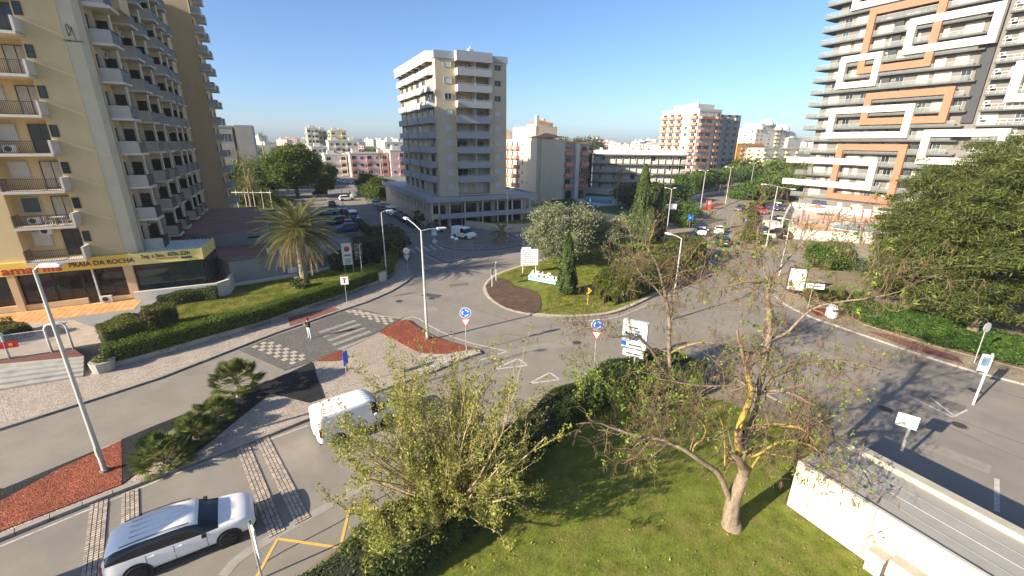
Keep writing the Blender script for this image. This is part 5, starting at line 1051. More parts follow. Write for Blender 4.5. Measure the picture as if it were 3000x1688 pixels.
Lf['round'] = leafmat('dense_leaf', (.14,.17,.022), (.07,.11,.015), .3, .35)
Lf['green'] = leafmat('street_tree_leaf', (.10,.17,.02), (.06,.11,.015), .3, .3)
Lf['cover'] = leafmat('ground_cover_leaf', (.065,.125,.018), (.035,.08,.012), .25, .3)
Lf['palm'] = leafmat('palm_leaflet', (.17,.17,.05), (.10,.12,.035), .2, .3)
Lf['palmdry'] = leafmat('dry_palm_leaflet', (.38,.28,.14), (.24,.19,.08), .25, .3)
Lf['fan'] = leafmat('fan_palm_blade', (.19,.22,.06), (.08,.11,.025), .35, .3)
Lf['grass'] = leafmat('grass_blade', (.30,.30,.05), (.16,.20,.026), .4, .4, dry=(.40,.33,.12))
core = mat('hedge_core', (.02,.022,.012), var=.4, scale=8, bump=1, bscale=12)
def hedge(name, label, path, w, z0, z1, lm, n, size, cat='hedge', bulge=.08, group=None, taper=.0):
    """a clipped hedge along a path: a dark twiggy core under a coat of leaves"""
    P = [Vector(p) for p in path]; c0 = P[len(P)//2]; r = thing(name, label, cat, (c0.x, c0.y, z0), 0, group)
    mb = MB((c0.x, c0.y, z0)); L = []; R = []
    for i in range(len(P)):
        d = (P[min(i+1, len(P)-1)]-P[max(i-1, 0)]).normalized(); nn = Vector((-d.y, d.x)); L.append(P[i]+nn*w*.42); R.append(P[i]-nn*w*.42)
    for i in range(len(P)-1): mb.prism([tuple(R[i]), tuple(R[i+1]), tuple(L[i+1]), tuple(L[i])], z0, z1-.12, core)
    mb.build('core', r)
    seg = np.array([(b-a).length for a, b in zip(P, P[1:])]); cs = np.cumsum(seg)/seg.sum(); u = rng.random(n); i = np.searchsorted(cs, u); f = rng.random(n)
    A = np.array([tuple(p) for p in P]); base = A[i]*(1-f[:, None])+A[i+1]*f[:, None]; d = A[i+1]-A[i]; d /= np.linalg.norm(d, axis=1, keepdims=True); nn = np.stack([-d[:, 1], d[:, 0]], 1)
    H_ = z1-z0; per = w+2*H_; v = rng.random(n)*per; off = np.where(v < w, v-w/2, np.where(v < w+H_, -w/2, w/2)); zz = np.where(v < w, z1, np.where(v < w+H_, z0+(v-w), z0+(v-w-H_)))
    bump_ = .5*(np.sin(base[:, 0]*2.3)+np.sin(base[:, 1]*2.9+zz*3))*bulge
    pt = np.concatenate([base+nn*(off*(1+bump_))[:, None], (zz+bump_)[:, None]], 1)+rng.normal(size=(n, 3))*.045
    out = np.zeros((n, 3)); top = v < w; out[top, 2] = 1.2; out[~top, :2] = nn[~top]*np.sign(off[~top])[:, None]*1.2
    pt -= np.array([c0.x, c0.y, z0]); leaves('foliage', pt, size, lm, r, outward=out); return r
def bush(name, label, c, r3, lm, n, size, cat='shrub', group=None, k=26, cr=.42, stems=True, core_=True):
    r = thing(name, label, cat, (c[0], c[1], c[2]), 0, group); mr = (r3[0]+r3[1]+r3[2])/3
    if core_:
        me = MB(); nn_ = 10
        for i in range(6):
            ring = []
        b = MB(); rows = []
        for i in range(7):
            a = math.pi*i/6; rows.append([(r3[0]*.62*math.sin(a)*math.cos(2*math.pi*j/nn_), r3[1]*.62*math.sin(a)*math.sin(2*math.pi*j/nn_), r3[2]*(.9-.66*math.cos(a))) for j in range(nn_)])
        for i in range(6):
            for j in range(nn_): b.poly([rows[i][j], rows[i][(j+1) % nn_], rows[i+1][(j+1) % nn_], rows[i+1][j]], core)
        b.build('twigs', r, smooth=True)
    p1_ = clumps(n*2//3, (0, 0, r3[2]), r3, k, mr*cr, .7, under=0); p2_ = ball(n//3, (0, 0, r3[2]), r3, .85); p = np.vstack([p1_, p2_]); p = p[p[:, 2] > 0]
    leaves('foliage', p, size, lm, r); return r
# ------------------------------------------------------------------ branching
def grow(rnd, out, tips, p, d, L, r, depth, spread=.6, up=.15, seg=4, kids=(2, 4), shrink=.62, wob=.18, minr=.006):
    pts = [Vector(p)]; rs = [r]; d = Vector(d).normalized()
    for i in range(seg):
        d = (d+Vector((rnd.gauss(0, wob), rnd.gauss(0, wob), rnd.gauss(0, wob)+up*.25))).normalized(); pts.append(pts[-1]+d*L/seg); rs.append(max(minr, r*(1-.55*(i+1)/seg)))
    out.append((pts, rs, depth))
    if depth == 0: tips.append((pts[-1], d)); tips.append((pts[-2], d)); return
    for _ in range(rnd.randint(*kids)):
        k = rnd.randint(1, seg); a = d.orthogonal().normalized(); a.rotate(Matrix.Rotation(rnd.uniform(0, 6.28), 3, d)); nd = (d*(1-spread*.5)+a*spread*rnd.uniform(.6, 1.3)+Vector((0, 0, up))).normalized()
        grow(rnd, out, tips, pts[k], nd, L*shrink*rnd.uniform(.7, 1.2), max(minr, rs[k]*.6), depth-1, spread, up, seg, kids, shrink, wob, minr)
def wood(branches, m, name, parent, o=(0, 0, 0), k0=8, k1=3, kind=None):
    b = MB(o)
    for pts, rs, dep in branches: b.tube(pts, rs, m, k0 if rs[0] > .06 else (5 if rs[0] > .02 else k1), cap=False)
    return b.build(name, parent, smooth=True, kind=kind)
def limb(key, r0, r1, o):
    P = [Vector(p) for p in LIMBS[key]]; P = [Vector(q) for q in smoothed([tuple(p) for p in P], 1)]; n = len(P)
    return P, [r0+(r1-r0)*i/(n-1) for i in range(n)]
# ---- the big bare tree on the lawn
rnd = random.Random(17)
def bare_tree(label, limbs, base, twn, seed, leafn, podn, tl=1.7):
    rnd = random.Random(seed); o = (base[0], base[1], base[2]); r = thing('bare_tree', label, 'tree', o); tips = []; br = []; spots = []
    for key, r0, r1, m, dens in limbs:
        P, rs = limb(key, r0, r1, o); b = MB(o); b.tube(P, rs, m, 10 if r0 > .08 else 6); b.build('trunk' if 'trunk' in key or key == 't2' else 'limb', r, smooth=True)
        for _ in range(dens):
            i = rnd.randint(max(1, len(P)//3), len(P)-1); d = (P[i]-P[i-1]).normalized(); a = d.orthogonal().normalized(); a.rotate(Matrix.Rotation(rnd.uniform(0, 6.28), 3, d))
            grow(rnd, br, tips, P[i], d*.5+a*rnd.uniform(.6, 1.1)+Vector((0, 0, .1)), tl*rnd.uniform(.5, 1.2), min(.03, rs[i]*.6), 2, .75, .02, 5, (4, 6), .66, .26, .005)
        grow(rnd, br, tips, P[-1], P[-1]-P[-2], tl, rs[-1], 2, .7, .05, 5, (3, 4), .65, .22, .0042)
    wood(br, twig, 'twigs', r, o, 6, 3, kind='stuff')
    tp = np.array([tuple(t[0]) for t in tips]); ch = rng.choice(len(tp), min(len(tp), leafn), replace=True); 
    pts = np.repeat(tp[ch], 6, 0)+rng.normal(size=(len(ch)*6, 3))*.06-np.array(o); leaves('leaves', pts, .085, Lf['bright'], r, droop=.3)
    b = MB(o)
    for i in rng.choice(len(tp), podn, replace=True):
        q = Vector(tp[i]); 
        for _ in range(3): e = q+Vector((rnd.gauss(0, .05), rnd.gauss(0, .05), -rnd.uniform(.15, .38))); b.tube([q, (q+e)/2+Vector((rnd.gauss(0,.015),rnd.gauss(0,.015),0)), e], [.006, .009, .004], pod, 3, cap=False)
    b.build('seed_pods', r, kind='stuff'); return r
bt = bare_tree('big budding tree with yellow lichen on its forked limbs, standing on the near lawn', [('trunk',.34,.21,bark_l,0),('left',.13,.05,bark_l,9),('left_b',.05,.02,bark_y,4),('mid',.19,.15,bark_l,0),('yel',.13,.09,bark_y,4),('main',.15,.07,bark_l,16),('rt',.06,.02,bark_l,9),
 ('topR',.045,.015,bark_l,8),('topL',.035,.012,twig,5),('topM',.035,.012,bark_l,6),('yr1',.07,.03,bark_y,6),('yr2',.085,.035,bark_y,7),('yr3',.045,.02,bark_y,4),('rr',.06,.02,bark_l,10),('rr2',.06,.02,bark_y,11),('ll',.055,.02,bark_l,12),('sap',.04,.015,bark_y,3)], (9.25,14.2,.0), 0, 5, 800, 1300)
b = MB((9.25,14.2,0)); b.tube([(9.27,14.2,-.1),(9.27,14.2,.12),(9.24,14.2,.4)], [.5,.42,.335], bark_l, 12); b.build('root_flare', bt, smooth=True)
bare_tree('second bare tree with yellow lichen, rising from the hedge beside the white sign board', [('t2',.16,.045,bark_l,14),('t2b',.07,.025,bark_l,9),('t2c',.07,.02,bark_l,8),('t2d',.07,.025,bark_y,5),('t2e',.07,.02,bark_l,8),('t2f',.10,.02,bark_l,10)], (10.33,25.0,.1), 0, 23, 350, 800, 1.9)
# ---- many-stemmed shrub over the hedge
def fan_shrub(label, base, nst, Lr, seed, nleaf):
    rnd = random.Random(seed); r = thing('willow_shrub', label, 'shrub', base); br = []; tips = []; allp = []
    for i in range(nst):
        az = rnd.uniform(0, 2*math.pi); tilt = rnd.uniform(.05, 1.38)**.92; d = Vector((math.cos(az)*math.sin(tilt)-.19, math.sin(az)*math.sin(tilt), math.cos(tilt))); L = rnd.uniform(*Lr)*(1.0 if tilt < .9 else .8)
        st = Vector((rnd.gauss(0, .12), rnd.gauss(0, .12), rnd.uniform(.2, .9))); grow(rnd, br, tips, st, d, L, rnd.uniform(.03, .06), 2, .42, .10, 6, (4, 6), .42, .07, .004)
    b = MB(); b.tube([(0,0,-.1),(.03,0,.5),(-.02,.03,1.1)], [.3,.24,.14], bark, 9); b.build('trunk', r, smooth=True)
    big = [x for x in br if x[1][0] > .02]; b1 = MB()
    for pts, rs, dep in big: b1.tube(pts, rs, twig_l, 6, cap=False)
    b1.build('stems', r, smooth=True, kind='stuff'); wood([x for x in br if x[1][0] <= .02], twig_l, 'twigs', r, kind='stuff')
    S = []
    for pts, rs, dep in br:
        if dep == 2: continue
        a = np.array([tuple(p) for p in pts]); f = rng.random((5 if dep == 0 else 3, 1)); i = rng.integers(0, len(a)-1, len(f)); S.append(a[i]*(1-f)+a[i+1]*f)
    S = np.vstack(S); S = S[rng.integers(0, len(S), nleaf)]+rng.normal(size=(nleaf, 3))*.08; S = S[S[:, 2] > .3]
    leaves('leaves', S, .07, Lf['shrub'], r); return r
fan_shrub('large spreading shrub of thin stems and small yellow green leaves hiding the white van', (-2.35, 14.6, 0), 72, (4.1, 5.8), 31, 50000)
# ---- hedges
hp = smoothed(LAY['wall_left_base'][1:], 1); hc = []
for i, p in enumerate(hp):
    a = Vector(hp[max(i-1, 0)]); c = Vector(hp[min(i+1, len(hp)-1)]); d = (c-a).normalized(); q = Vector(p)+Vector((-d.y, d.x))*.75; hc.append((q.x, q.y))
hedge('clipped_hedge', 'long clipped green hedge on the low wall along the left pavement', hc[1:], 1.35, .2, 1.62, Lf['hedge'], 42000, .075)
hedge('clipped_hedge', 'broad leafy hedge block beside the hotel gate', [(-30.2,29.2),(-28.6,31.2)], 2.4, .25, 2.3, Lf['hedge_m'], 12000, .10, bulge=.2)
hedge('clipped_hedge', 'tall dark hedge block behind the gate hedge, next to the terrace', [(-30.3,33.2),(-28.6,34.6)], 1.7, .3, 2.1, Lf['hedge_m'], 8000, .10, bulge=.2)
hedge('clipped_hedge', 'low flowering hedge with orange blooms against the white garden wall', [wd(-12.3,49.7), wd(-7.6,49.8)], 1.0, .35, 1.45, Lf['hedge_d'], 7000, .09, bulge=.25)
hedge('clipped_hedge', 'dark hedge at the left end of the gate', [(-40,31),(-37.2,30)], 1.5, .3, 1.9, Lf['hedge_m'], 5000, .10, bulge=.2)
hedge('clipped_hedge', 'dark tall hedge screening the car park behind the lawn corner', [(-21,60.5),(-19.5,58),(-17.6,56),(-16.4,58.5),(-18.2,63.5),(-21,67.5)], 3.6, .3, 2.9, Lf['hedge_d'], 22000, .13, bulge=.25)
hedge('clipped_hedge', 'dark shrub mass between the palm and the billboard by the retaining wall', [wd(3.8,55.2), wd(5.8,56.2), wd(8,58)], 1.8, .3, 2.3, Lf['hedge_d'], 7000, .12, bulge=.3)
# roundabout hedge: a rounded bank
def bank(name, label, path, widths, heights, lm, n, size):
    P = np.array(path, float); r = thing(name, label, 'hedge', (P[0,0], P[0,1], .15)); u = rng.random(n)*(len(P)-1.001); i = u.astype(int); f = u-i; c = P[i]*(1-f[:, None])+P[i+1]*f[:, None]; W_ = np.array(widths)[i]*(1-f)+np.array(widths)[i+1]*f; H_ = np.array(heights)[i]*(1-f)+np.array(heights)[i+1]*f
    d = P[i+1]-P[i]; d /= np.linalg.norm(d, axis=1, keepdims=True); nn = np.stack([-d[:,1], d[:,0]], 1); a = rng.random(n)*math.pi; ca, sa = np.cos(a), np.sin(a)
    ox = np.sign(ca)*np.abs(ca)**.55*W_/2; oz = np.abs(sa)**.5*H_; bp = .12*np.sin(c[:,0]*1.7+oz*2)+.12*np.sin(c[:,1]*2.1)
    pt = np.concatenate([c+nn*(ox*(1+bp*.3))[:, None], (oz+bp)[:, None]], 1)+rng.normal(size=(n,3))*.06; pt[:, :2] -= P[0]; out = np.concatenate([nn*ca[:, None], sa[:, None]], 1)
    leaves('foliage', pt[pt[:,2] > 0], size, lm, r, outward=out[pt[:,2] > 0])
    mb = MB(); rows = []
    for j in range(len(P)):
        dd = P[min(j+1, len(P)-1)]-P[max(j-1, 0)]; dd /= np.linalg.norm(dd); n2 = np.array([-dd[1], dd[0]]); row = []
        for q in range(9):
            aa = math.pi*q/8; x = math.copysign(abs(math.cos(aa))**.55, math.cos(aa))*widths[j]*.45; z = abs(math.sin(aa))**.5*heights[j]*.92; row.append((P[j,0]-P[0,0]+n2[0]*x, P[j,1]-P[0,1]+n2[1]*x, z))
        rows.append(row)
    for j in range(len(P)-1):
        for q in range(8): mb.poly([rows[j][q], rows[j+1][q], rows[j+1][q+1], rows[j][q+1]], core)
    mb.build('core', r, smooth=True); return r
bank('rounded_hedge', 'big rounded brown green hedge wrapping the right side of the roundabout', [(9.6,40.6),(10.6,43.0),(13.6,46.0),(17.0,49.0),(20.6,53.0),(23.5,57.5),(25.4,61.5),(26.2,64.2)], [1.0,4.2,4.6,4.8,5,5.2,4.6,2.0], [1.0,2.9,3.1,3.2,3.2,3.1,2.9,1.4], Lf['hedge_r'], 60000, .13)
bank('low_hedge', 'dark hedge along the near kerb under the spreading shrub', [(-6.7,9.8),(-4.8,12.2),(-2.7,14.0),(-.8,16.6),(1.9,20.7),(4.6,23.4),(7.6,25.2),(10.4,26.3),(12.6,25.2)], [2.5,2.6,2.5,2.3,2.2,2.2,2.8,3.6,3.0], [1.3,1.45,1.4,1.25,1.15,1.3,1.6,1.8,1.4], Lf['hedge_d'], 52000, .085)
# sprays of broad bright leaves climbing out of that hedge
b3 = thing('climbing_plant', 'sprays of broad bright green leaves climbing over the near hedge', 'plant', (4.5, 22.5, .1)); sp = []; st_ = MB(); rnd = random.Random(6)
for i in range(95):
    x = rnd.uniform(-1, 4.6); y = rnd.uniform(-3, 2.4)+x*.35; h = rnd.uniform(1.3, 2.6); q = Vector((x, y, .6)); e = Vector((x+rnd.gauss(0, .5), y+rnd.gauss(0, .5), h)); st_.tube([q, (q+e)/2+Vector((.1, 0, .1)), e], [.014, .01, .006], twig, 3, cap=False)
    for _ in range(22): sp.append(tuple(q.lerp(e, rnd.uniform(.4, 1.0))+Vector((rnd.gauss(0, .16), rnd.gauss(0, .16), rnd.gauss(0, .1)))))
st_.build('stems', b3, kind='stuff'); leaves('leaves', sp, .15, Lf['bright'], b3, aspect=1.2)
hib = thing('red_flower', 'single large red flower on a tall leafy stem by the near kerb', 'flower', (1.2, 20.6, 1.0)); fm = mat('red_petal', (.65,.05,.04), rough=.5, var=.1); b = MB(); b.tube([(0,0,-.9),(.03,0,.9)], .015, twig, 4); b.build('stem', hib)
for i in range(5): a = i*1.257; b = MB(); b.poly([(0,0,.9),(.13*math.cos(a-.5),.13*math.sin(a-.5),.98),(.20*math.cos(a),.20*math.sin(a),.94),(.13*math.cos(a+.5),.13*math.sin(a+.5),.98)], fm); b.build('petal', hib)
# ---- trees of the roundabout
def leafy_tree(name, label, c, h, cr3, lm, n, size, tr, k=40, crk=.34, seed=1, kids=(3, 5), cat='tree', group=None, trunk_h=None, shell=.55, barkm=None, under=.2, limbs=5):
    rnd = random.Random(seed); r = thing(name, label, cat, (c[0], c[1], c[2]), 0, group); br = []; tips = []; th = trunk_h if trunk_h else h-2*cr3[2]*.8; cz = h-cr3[2]; bm = barkm or bark
    b = MB(); b.tube([(0,0,-.1),(rnd.gauss(0,.08),rnd.gauss(0,.08),th*.5),(rnd.gauss(0,.1),rnd.gauss(0,.1),th)], [tr*1.25,tr,tr*.85], bm, 9); b.build('trunk', r, smooth=True)
    for i in range(limbs):
        a = rnd.uniform(0, 6.28); e = Vector((cr3[0]*.7*math.cos(a), cr3[1]*.7*math.sin(a), cz-th+cr3[2]*rnd.uniform(-.2, .6))); grow(rnd, br, tips, (0, 0, th*.95), e, e.length, tr*.5, 2, .6, .1, 4, (2, 3), .5, .12, .01)
    wood(br, bm, 'limbs', r, kind='stuff')
    mr = (cr3[0]+cr3[1]+cr3[2])/3; p = clumps(n, (0, 0, cz), cr3, k, mr*crk, shell, under=under); p = p[p[:, 2] > th*.5]; leaves('crown', p, size, lm, r); return r
leafy_tree('olive_tree', 'large silvery olive tree on the roundabout behind the white direction board', (6.4,54.6,.15), 8.0, (4.6,4.2,3.5), Lf['olive'], 42000, .16, .35, 95, .26, seed=2, trunk_h=1.6, under=.1)
leafy_tree('olive_tree', 'smaller silvery olive tree right of the large one, by the rounded hedge', (12.5,56.2,.15), 6.4, (3.2,3.2,2.4), Lf['olive'], 17000, .16, .24, 50, .28, seed=3, trunk_h=1.9, under=.1)
def cypress(label, c, h, rr, n, double=False):
    r = thing('cypress', label, 'tree', c, 0, None); b = MB(); b.tube([(0,0,-.1),(0,0,h*.8)], [.14,.05], bark, 7); b.build('trunk', r, smooth=True)
    z = rng.random(n)**.9; prof = np.minimum(1, (z+.02)*7)**.6*(1-z)**.52*1.12; a = rng.random(n)*6.283; lob = 1+.12*np.sin(a*5+z*9)+.08*np.sin(a*9-z*14); q = rng.uniform(.75, 1.02, n)*lob
    p = np.stack([np.cos(a)*rr*prof*q, np.sin(a)*rr*prof*q, .15+z*(h-.15)], 1); b = MB(); b.tube([(0,0,.2),(0,0,h*.12),(0,0,h*.45),(0,0,h*.75),(0,0,h*.97)], [rr*.5,rr*.78,rr*.66,rr*.4,.02], core, 9); b.build('inner_foliage', r, smooth=True)
    leaves('foliage', p, .17, Lf['cyp'], r, aspect=2.2, up_bias=0, outward=np.stack([np.cos(a), np.sin(a), a*0+.2], 1)); return r
cypress('slim dark cypress at the front of the roundabout lawn', (5.7,43.6,.15), 6.3, .98, 15000)
cypress('tallest cypress, left of the pair behind the olives', (20.6,70.0,.15), 12.2, 1.55, 16000)
cypress('shorter cypress, right of the pair behind the olives', (24.2,71.6,.15), 8.6, 1.15, 9000)
cypress('low cypress leaning at the right foot of the tallest one', (21.6,68.6,.15), 5.6, 1.3, 7000)
# ---- date palm on the left lawn and other palms
def frond(L, rise, droop, nl, m, w=.35, seed=0, ll=.5):
    rnd = random.Random(seed); b = MB(); pts = []
    for i in range(9): u = i/8; pts.append(Vector((L*u*(1-.12*droop*u), 0, rise*u*L-(droop*u*u)*L*.75)))
    b.tube(pts, [.03*(1-.8*i/8)+.006 for i in range(9)], MT['frond_rib'], 4, cap=False)
    for i in range(nl):
        u = .12+.88*i/nl; k = min(7, int(u*8)); f = u*8-k; p = pts[k].lerp(pts[k+1], f); l_ = ll*(.35+1.0*math.sin(math.pi*min(1, u*.9+.08)))*rnd.uniform(.85, 1.1)
        for s in (-1, 1): e = p+Vector((l_*.55, s*l_*.62, -l_*.45*rnd.uniform(.3, 1.2)-.02)); b.poly([p+Vector((-.018, 0, 0)), p+Vector((.02, 0, .01)), e], m)
    return b.mesh('frond')
mat('frond_rib', (.24,.20,.09), var=.2); palm_bark = mat('palm_bark', (.26,.20,.14), var=.35, scale=3, bump=1, bscale=7)
def palm(label, c, h, L, nf, tr, dry=.35, seed=1, group=None, ll=.5, name='date_palm', droopy=1.0, leaflets=46, cut=False):
    rnd = random.Random(seed); r = thing(name, label, 'palm tree', c, 0, group); b = MB(); n = 14
    b.tube([(0, 0, h*i/n) for i in range(n+1)], [tr*(1.15-.25*i/n+(.07 if i % 2 else 0)) for i in range(n+1)], palm_bark, 10); b.build('trunk', r, smooth=False)
    if cut:
        bs = MB()
        for i in range(150):
            z = rnd.uniform(.2, h*.98); a = rnd.uniform(0, 6.28); q = Vector((math.cos(a)*tr*.95, math.sin(a)*tr*.95, z)); bs.tube([q, q+Vector((math.cos(a)*.12, math.sin(a)*.12, .14))], [.05, .03], palm_bark, 4)
        bs.build('frond_stubs', r, kind='stuff')
    ms = [frond(L, .0, .55*droopy, leaflets, Lf['palm'], seed=1, ll=ll), frond(L, .0, .72*droopy, leaflets, Lf['palm'], seed=2, ll=ll), frond(L*.95, .15, 1.15*droopy, leaflets, Lf['palm'], seed=3, ll=ll), frond(L*.85, 0, .8*droopy, leaflets, Lf['palmdry'], seed=4, ll=ll)]
    for i in range(nf):
        f = i/nf; me = ms[0] if f < .35 else ms[1] if f < 1-dry*.5 else ms[3]; o = link('frond', me, r, (0, 0, h-.15+.2*rnd.random()-f*.25)); o.rotation_euler = (rnd.gauss(0, .12), -rad(80-112*f**.85)+rnd.gauss(0, .08), i*2.399+rnd.gauss(0, .1)); o.scale = (rnd.uniform(.85, 1.08),)*3
    return r
palm('tall date palm with drooping straw coloured fronds on the left lawn', (-22.3,44.6,.4), 6.2, 4.4, 120, .36, .4, 3, ll=.7, cut=True, droopy=1.15, leaflets=58)
bush('base_shoots', 'grassy shoots round the foot of the date palm', (-22.5,44.2,.4), (.9,.9,.5), Lf['palm'], 900, .22, 'shrub', k=8)
palm('young palm in the planting bed by the white parked van', (-1.7,68.4,.3), 1.6, 2.3, 26, .3, .1, 5, ll=.4)
for (x, y, h, lb) in ((-116,212,18.0,'tall fan palm on the skyline right of the grey slab block'), (-47,161,10.8,'slim palm in front of the pink terraces'), (20.5,127,7.6,'thick palm at the right end of the pink balcony block'), (26.5,112,7.8,'palm in front of the black stair tower by the pool'), (120,236,15,'palm before the domed hotel')):
    palm(lb, (x, y, 0), h, 2.3, 30, .28, .5, int(h*7), name='fan_palm', ll=.6, droopy=1.0, leaflets=16)
for i, (x, y, h) in enumerate(((-74,124,9.5),(-79,140,8.5),(-62,104,5.2),(-84,138,11),(-66,112,7))): palm(['feathery palm nearest the tan tower', 'feathery palm second from the tan tower', 'low palm with pale trunk by the white pergola', 'farthest feathery palm behind the tan tower', 'leaning palm among the garden trees'][i], (x, y, .2), h, 3.6, 34, .22, .2, 40+i, ll=.6, leaflets=22, group='palms beside the hotel garden')
# ---- fan palms of the median
def fanpalm_mesh():
    b = MB(); n = 13
    for i in range(n):
        a = rad(-105+210*i/(n-1)); e = Vector((math.cos(a)*.55, math.sin(a)*.55, -.04-.05*abs(math.sin(a)))); s = Vector((-math.sin(a), math.cos(a), 0))*.05; mid = e*.5; b.poly([(0, 0, 0), tuple(mid+s), tuple(e), tuple(mid-s)], Lf['fan'])
    return b
def fan_palm(label, c, sc, seed, trunk=0.0):
    rnd = random.Random(seed); r = thing('fan_palm', label, 'palm', c, 0, 'fan palms along the median')
    if trunk: b = MB(); b.tube([(0,0,0),(.05,0,trunk)], [.2,.15], palm_bark, 8); b.build('trunk', r)
    fl = MB(); base = fanpalm_mesh()
    for i in range(90):
        az = i*2.399; el = rad(rnd.uniform(-12, 88)); L = sc*rnd.uniform(.65, 1.0)*(1 if el > .2 else .8); d = Vector((math.cos(az)*math.cos(el), math.sin(az)*math.cos(el), math.sin(el))); o0 = Vector((0, 0, trunk+.1)); e = o0+d*L; fl.tube([o0, o0.lerp(e, .5)+Vector((0,0,.05)), e], .009, MT['frond_rib'], 3, cap=False)
        q = d.to_track_quat('X', 'Z').to_matrix(); k = len(fl.v)
        for v in base.v: w_ = q @ (Vector(v)*sc*.62)+e; fl.v.append(tuple(w_))
        mi = fl.mi(Lf['fan'])
        for f in base.f: fl.f.append(tuple(k+a for a in f)); fl.m.append(mi)
    fl.build('foliage', r, kind='stuff'); return r
for i, (x, y, s, tr, lb) in enumerate(((-17.0,23.7,1.45,.8,'fan palm with a short trunk, farthest along the median and lightest green'), (-16.9,21.3,1.1,.1,'fan palm second from the far end of the median row'), (-16.9,19.6,1.15,.1,'fan palm third from the far end of the median row'), (-17.1,17.7,1.3,.1,'fan palm nearest the lamp post, largest of the clump'))): fan_palm(lb, (x, y, .13), s, 60+i, tr)
fan_palm('low fan palm clump behind the billboard corner sign', (31.2,41.6,.15), 1.4, 71); fan_palm('low fan palm clump right of the corner sign', (33.0,41.8,.15), 1.4, 72); fan_palm('third low fan palm clump near the white bin', (34.6,41.3,.15), 1.2, 73)
# ---- pine grove at the right
pr_ = random.Random(12)
def pine(label, c, h, cr3, n, seed, key=None):
    rnd = random.Random(seed); r = thing('casuarina_tree', label, 'tree', c, 0, 'feathery evergreens at the right edge'); br = []; tips = []
    if key: P, rs = limb(key, .42, .16, c); b = MB(c); b.tube(P, rs, bark_l, 10); b.build('trunk', r, smooth=True); top = P[-1]-Vector(c)
    else: top = Vector((rnd.gauss(0,.4), rnd.gauss(0,.4), h*.6)); b = MB(); b.tube([(0,0,-.1), top*.5, top], [.34,.25,.14], bark_l, 9); b.build('trunk', r, smooth=True)
    allp = []; bb = []
    for i in range(46):
        a = rnd.uniform(0, 6.28); z0 = top*rnd.uniform(.3, 1.0); hz_ = rnd.uniform(.12, .9); tp_ = math.sqrt(max(.12, 1-((hz_-.35)/.62)**2)); e = Vector((cr3[0]*.85*math.cos(a)*rnd.uniform(.5, 1)*tp_, cr3[1]*.85*math.sin(a)*rnd.uniform(.5, 1)*tp_, h*hz_-z0.z)); e.z = max(e.z, -.18*h)
        grow(rnd, br, tips, z0, e, e.length*.9, .08, 2, .5, .06, 5, (3, 4), .42, .12, .012)
    wood(br, bark_l, 'limbs', r, kind='stuff')
    tp = np.array([tuple(t[0]) for t in tips]); k = len(tp); idx = rng.integers(0, k, n); d = rng.normal(size=(n,3))*np.array([.46,.46,.20]); p = tp[idx]+d
    extra = clumps(n//2, (0,0,h*.52), (cr3[0]*.95,cr3[1]*.95,h*.46), 130, .85, .7, .5, under=.03); p = np.vstack([p, extra]); p = p[p[:,2] > 1.6]
    leaves('crown', p, .17, Lf['pine'], r, aspect=2.4, wf=.2, up_bias=.1); return r
pine('feathery evergreen with a thick pale leaning trunk beside the round sign', (38.8,33.8,.15), 14.5, (5.2,5.2,5), 80000, 81, 'pine_trunk')
for i, (x, y, h, cr_, lb) in enumerate(((41.5,42.0,14.0,5.0,'leftmost feathery evergreen, its low branches reaching over the side road'), (47.5,40.0,16.5,5.8,'tall feathery evergreen behind the leaning trunk'), (46.5,30.5,16.0,5.2,'feathery evergreen cut by the right edge of the view'), (54,47,17.5,6,'feathery evergreen at the back of the grove'), (37.5,39.0,10.5,3.2,'smallest feathery evergreen at the front left of the grove'))):
    pine(lb, (x, y, .15), h, (cr_, cr_, 5), 66000, 90+i)
def cover(name, label, poly, z0, h, lm, n, size):
    P = [Vector(p) for p in poly]; tri_ = tessellate_polygon([[Vector((p.x, p.y, 0)) for p in P]]); A = []
    for a, b_, c in tri_: A.append(abs((P[b_]-P[a]).cross(P[c]-P[a]))/2)
    A = np.array(A); ti = rng.choice(len(tri_), n, p=A/A.sum()); u, v = rng.random(n), rng.random(n); fl = u+v > 1; u[fl] = 1-u[fl]; v[fl] = 1-v[fl]; pp = np.array([tuple(p) for p in P]); T_ = np.array(tri_)[ti]
    xy = pp[T_[:,0]]*(1-u-v)[:,None]+pp[T_[:,1]]*u[:,None]+pp[T_[:,2]]*v[:,None]; z = z0+h*(.55+.3*np.sin(xy[:,0]*1.3)*np.sin(xy[:,1]*1.1)+.3*rng.random(n)); return leaves(name, np.column_stack([xy, z]), size, lm, None)
gp_ = [(30.9,36.9),(31.5,35.4),(33.2,32.0),(34.7,29.7),(36.5,28.0),(38.2,26.2),(41,25.5),(43,29),(41,34),(38,40),(34.5,41),(32,40)]
MB().prism([(31.6,38.5),(31.4,36.0),(33.6,31.8),(36.5,28.2),(38.6,26.2),(44,20),(60,8),(90,0),(100,50),(56,55.0),(49,54),(40,52.6),(36.5,50),(36,44)], .1, .19, earth).build('grove_soil', kind='structure')
cg = cover('ground_cover', '', gp_, .15, .55, Lf['cover'], 32000, .16); cg['label'] = 'glossy green ground cover under the feathery evergreens'; cg['category'] = 'ground cover'
cg2 = cover('ground_cover', '', [(38.8,25.6),(40.8,23.3),(44,21.5),(46,26),(42,28)], .15, .9, Lf['cover'], 9000, .16); cg2['label'] = 'second patch of glossy ground cover at the right edge of the view'; cg2['category'] = 'ground cover'
bush('shrub', 'loose round green shrub on the corner behind the billboard', (41.0,54.6,.15), (3.0,2.6,1.75), Lf['green'], 9000, .17, k=40, cr=.34)
bush('shrub', 'low trimmed green block shrub in front of the white car park wall', (39.8,69.6,.15), (2.3,1.4,.75), Lf['green'], 3500, .16)
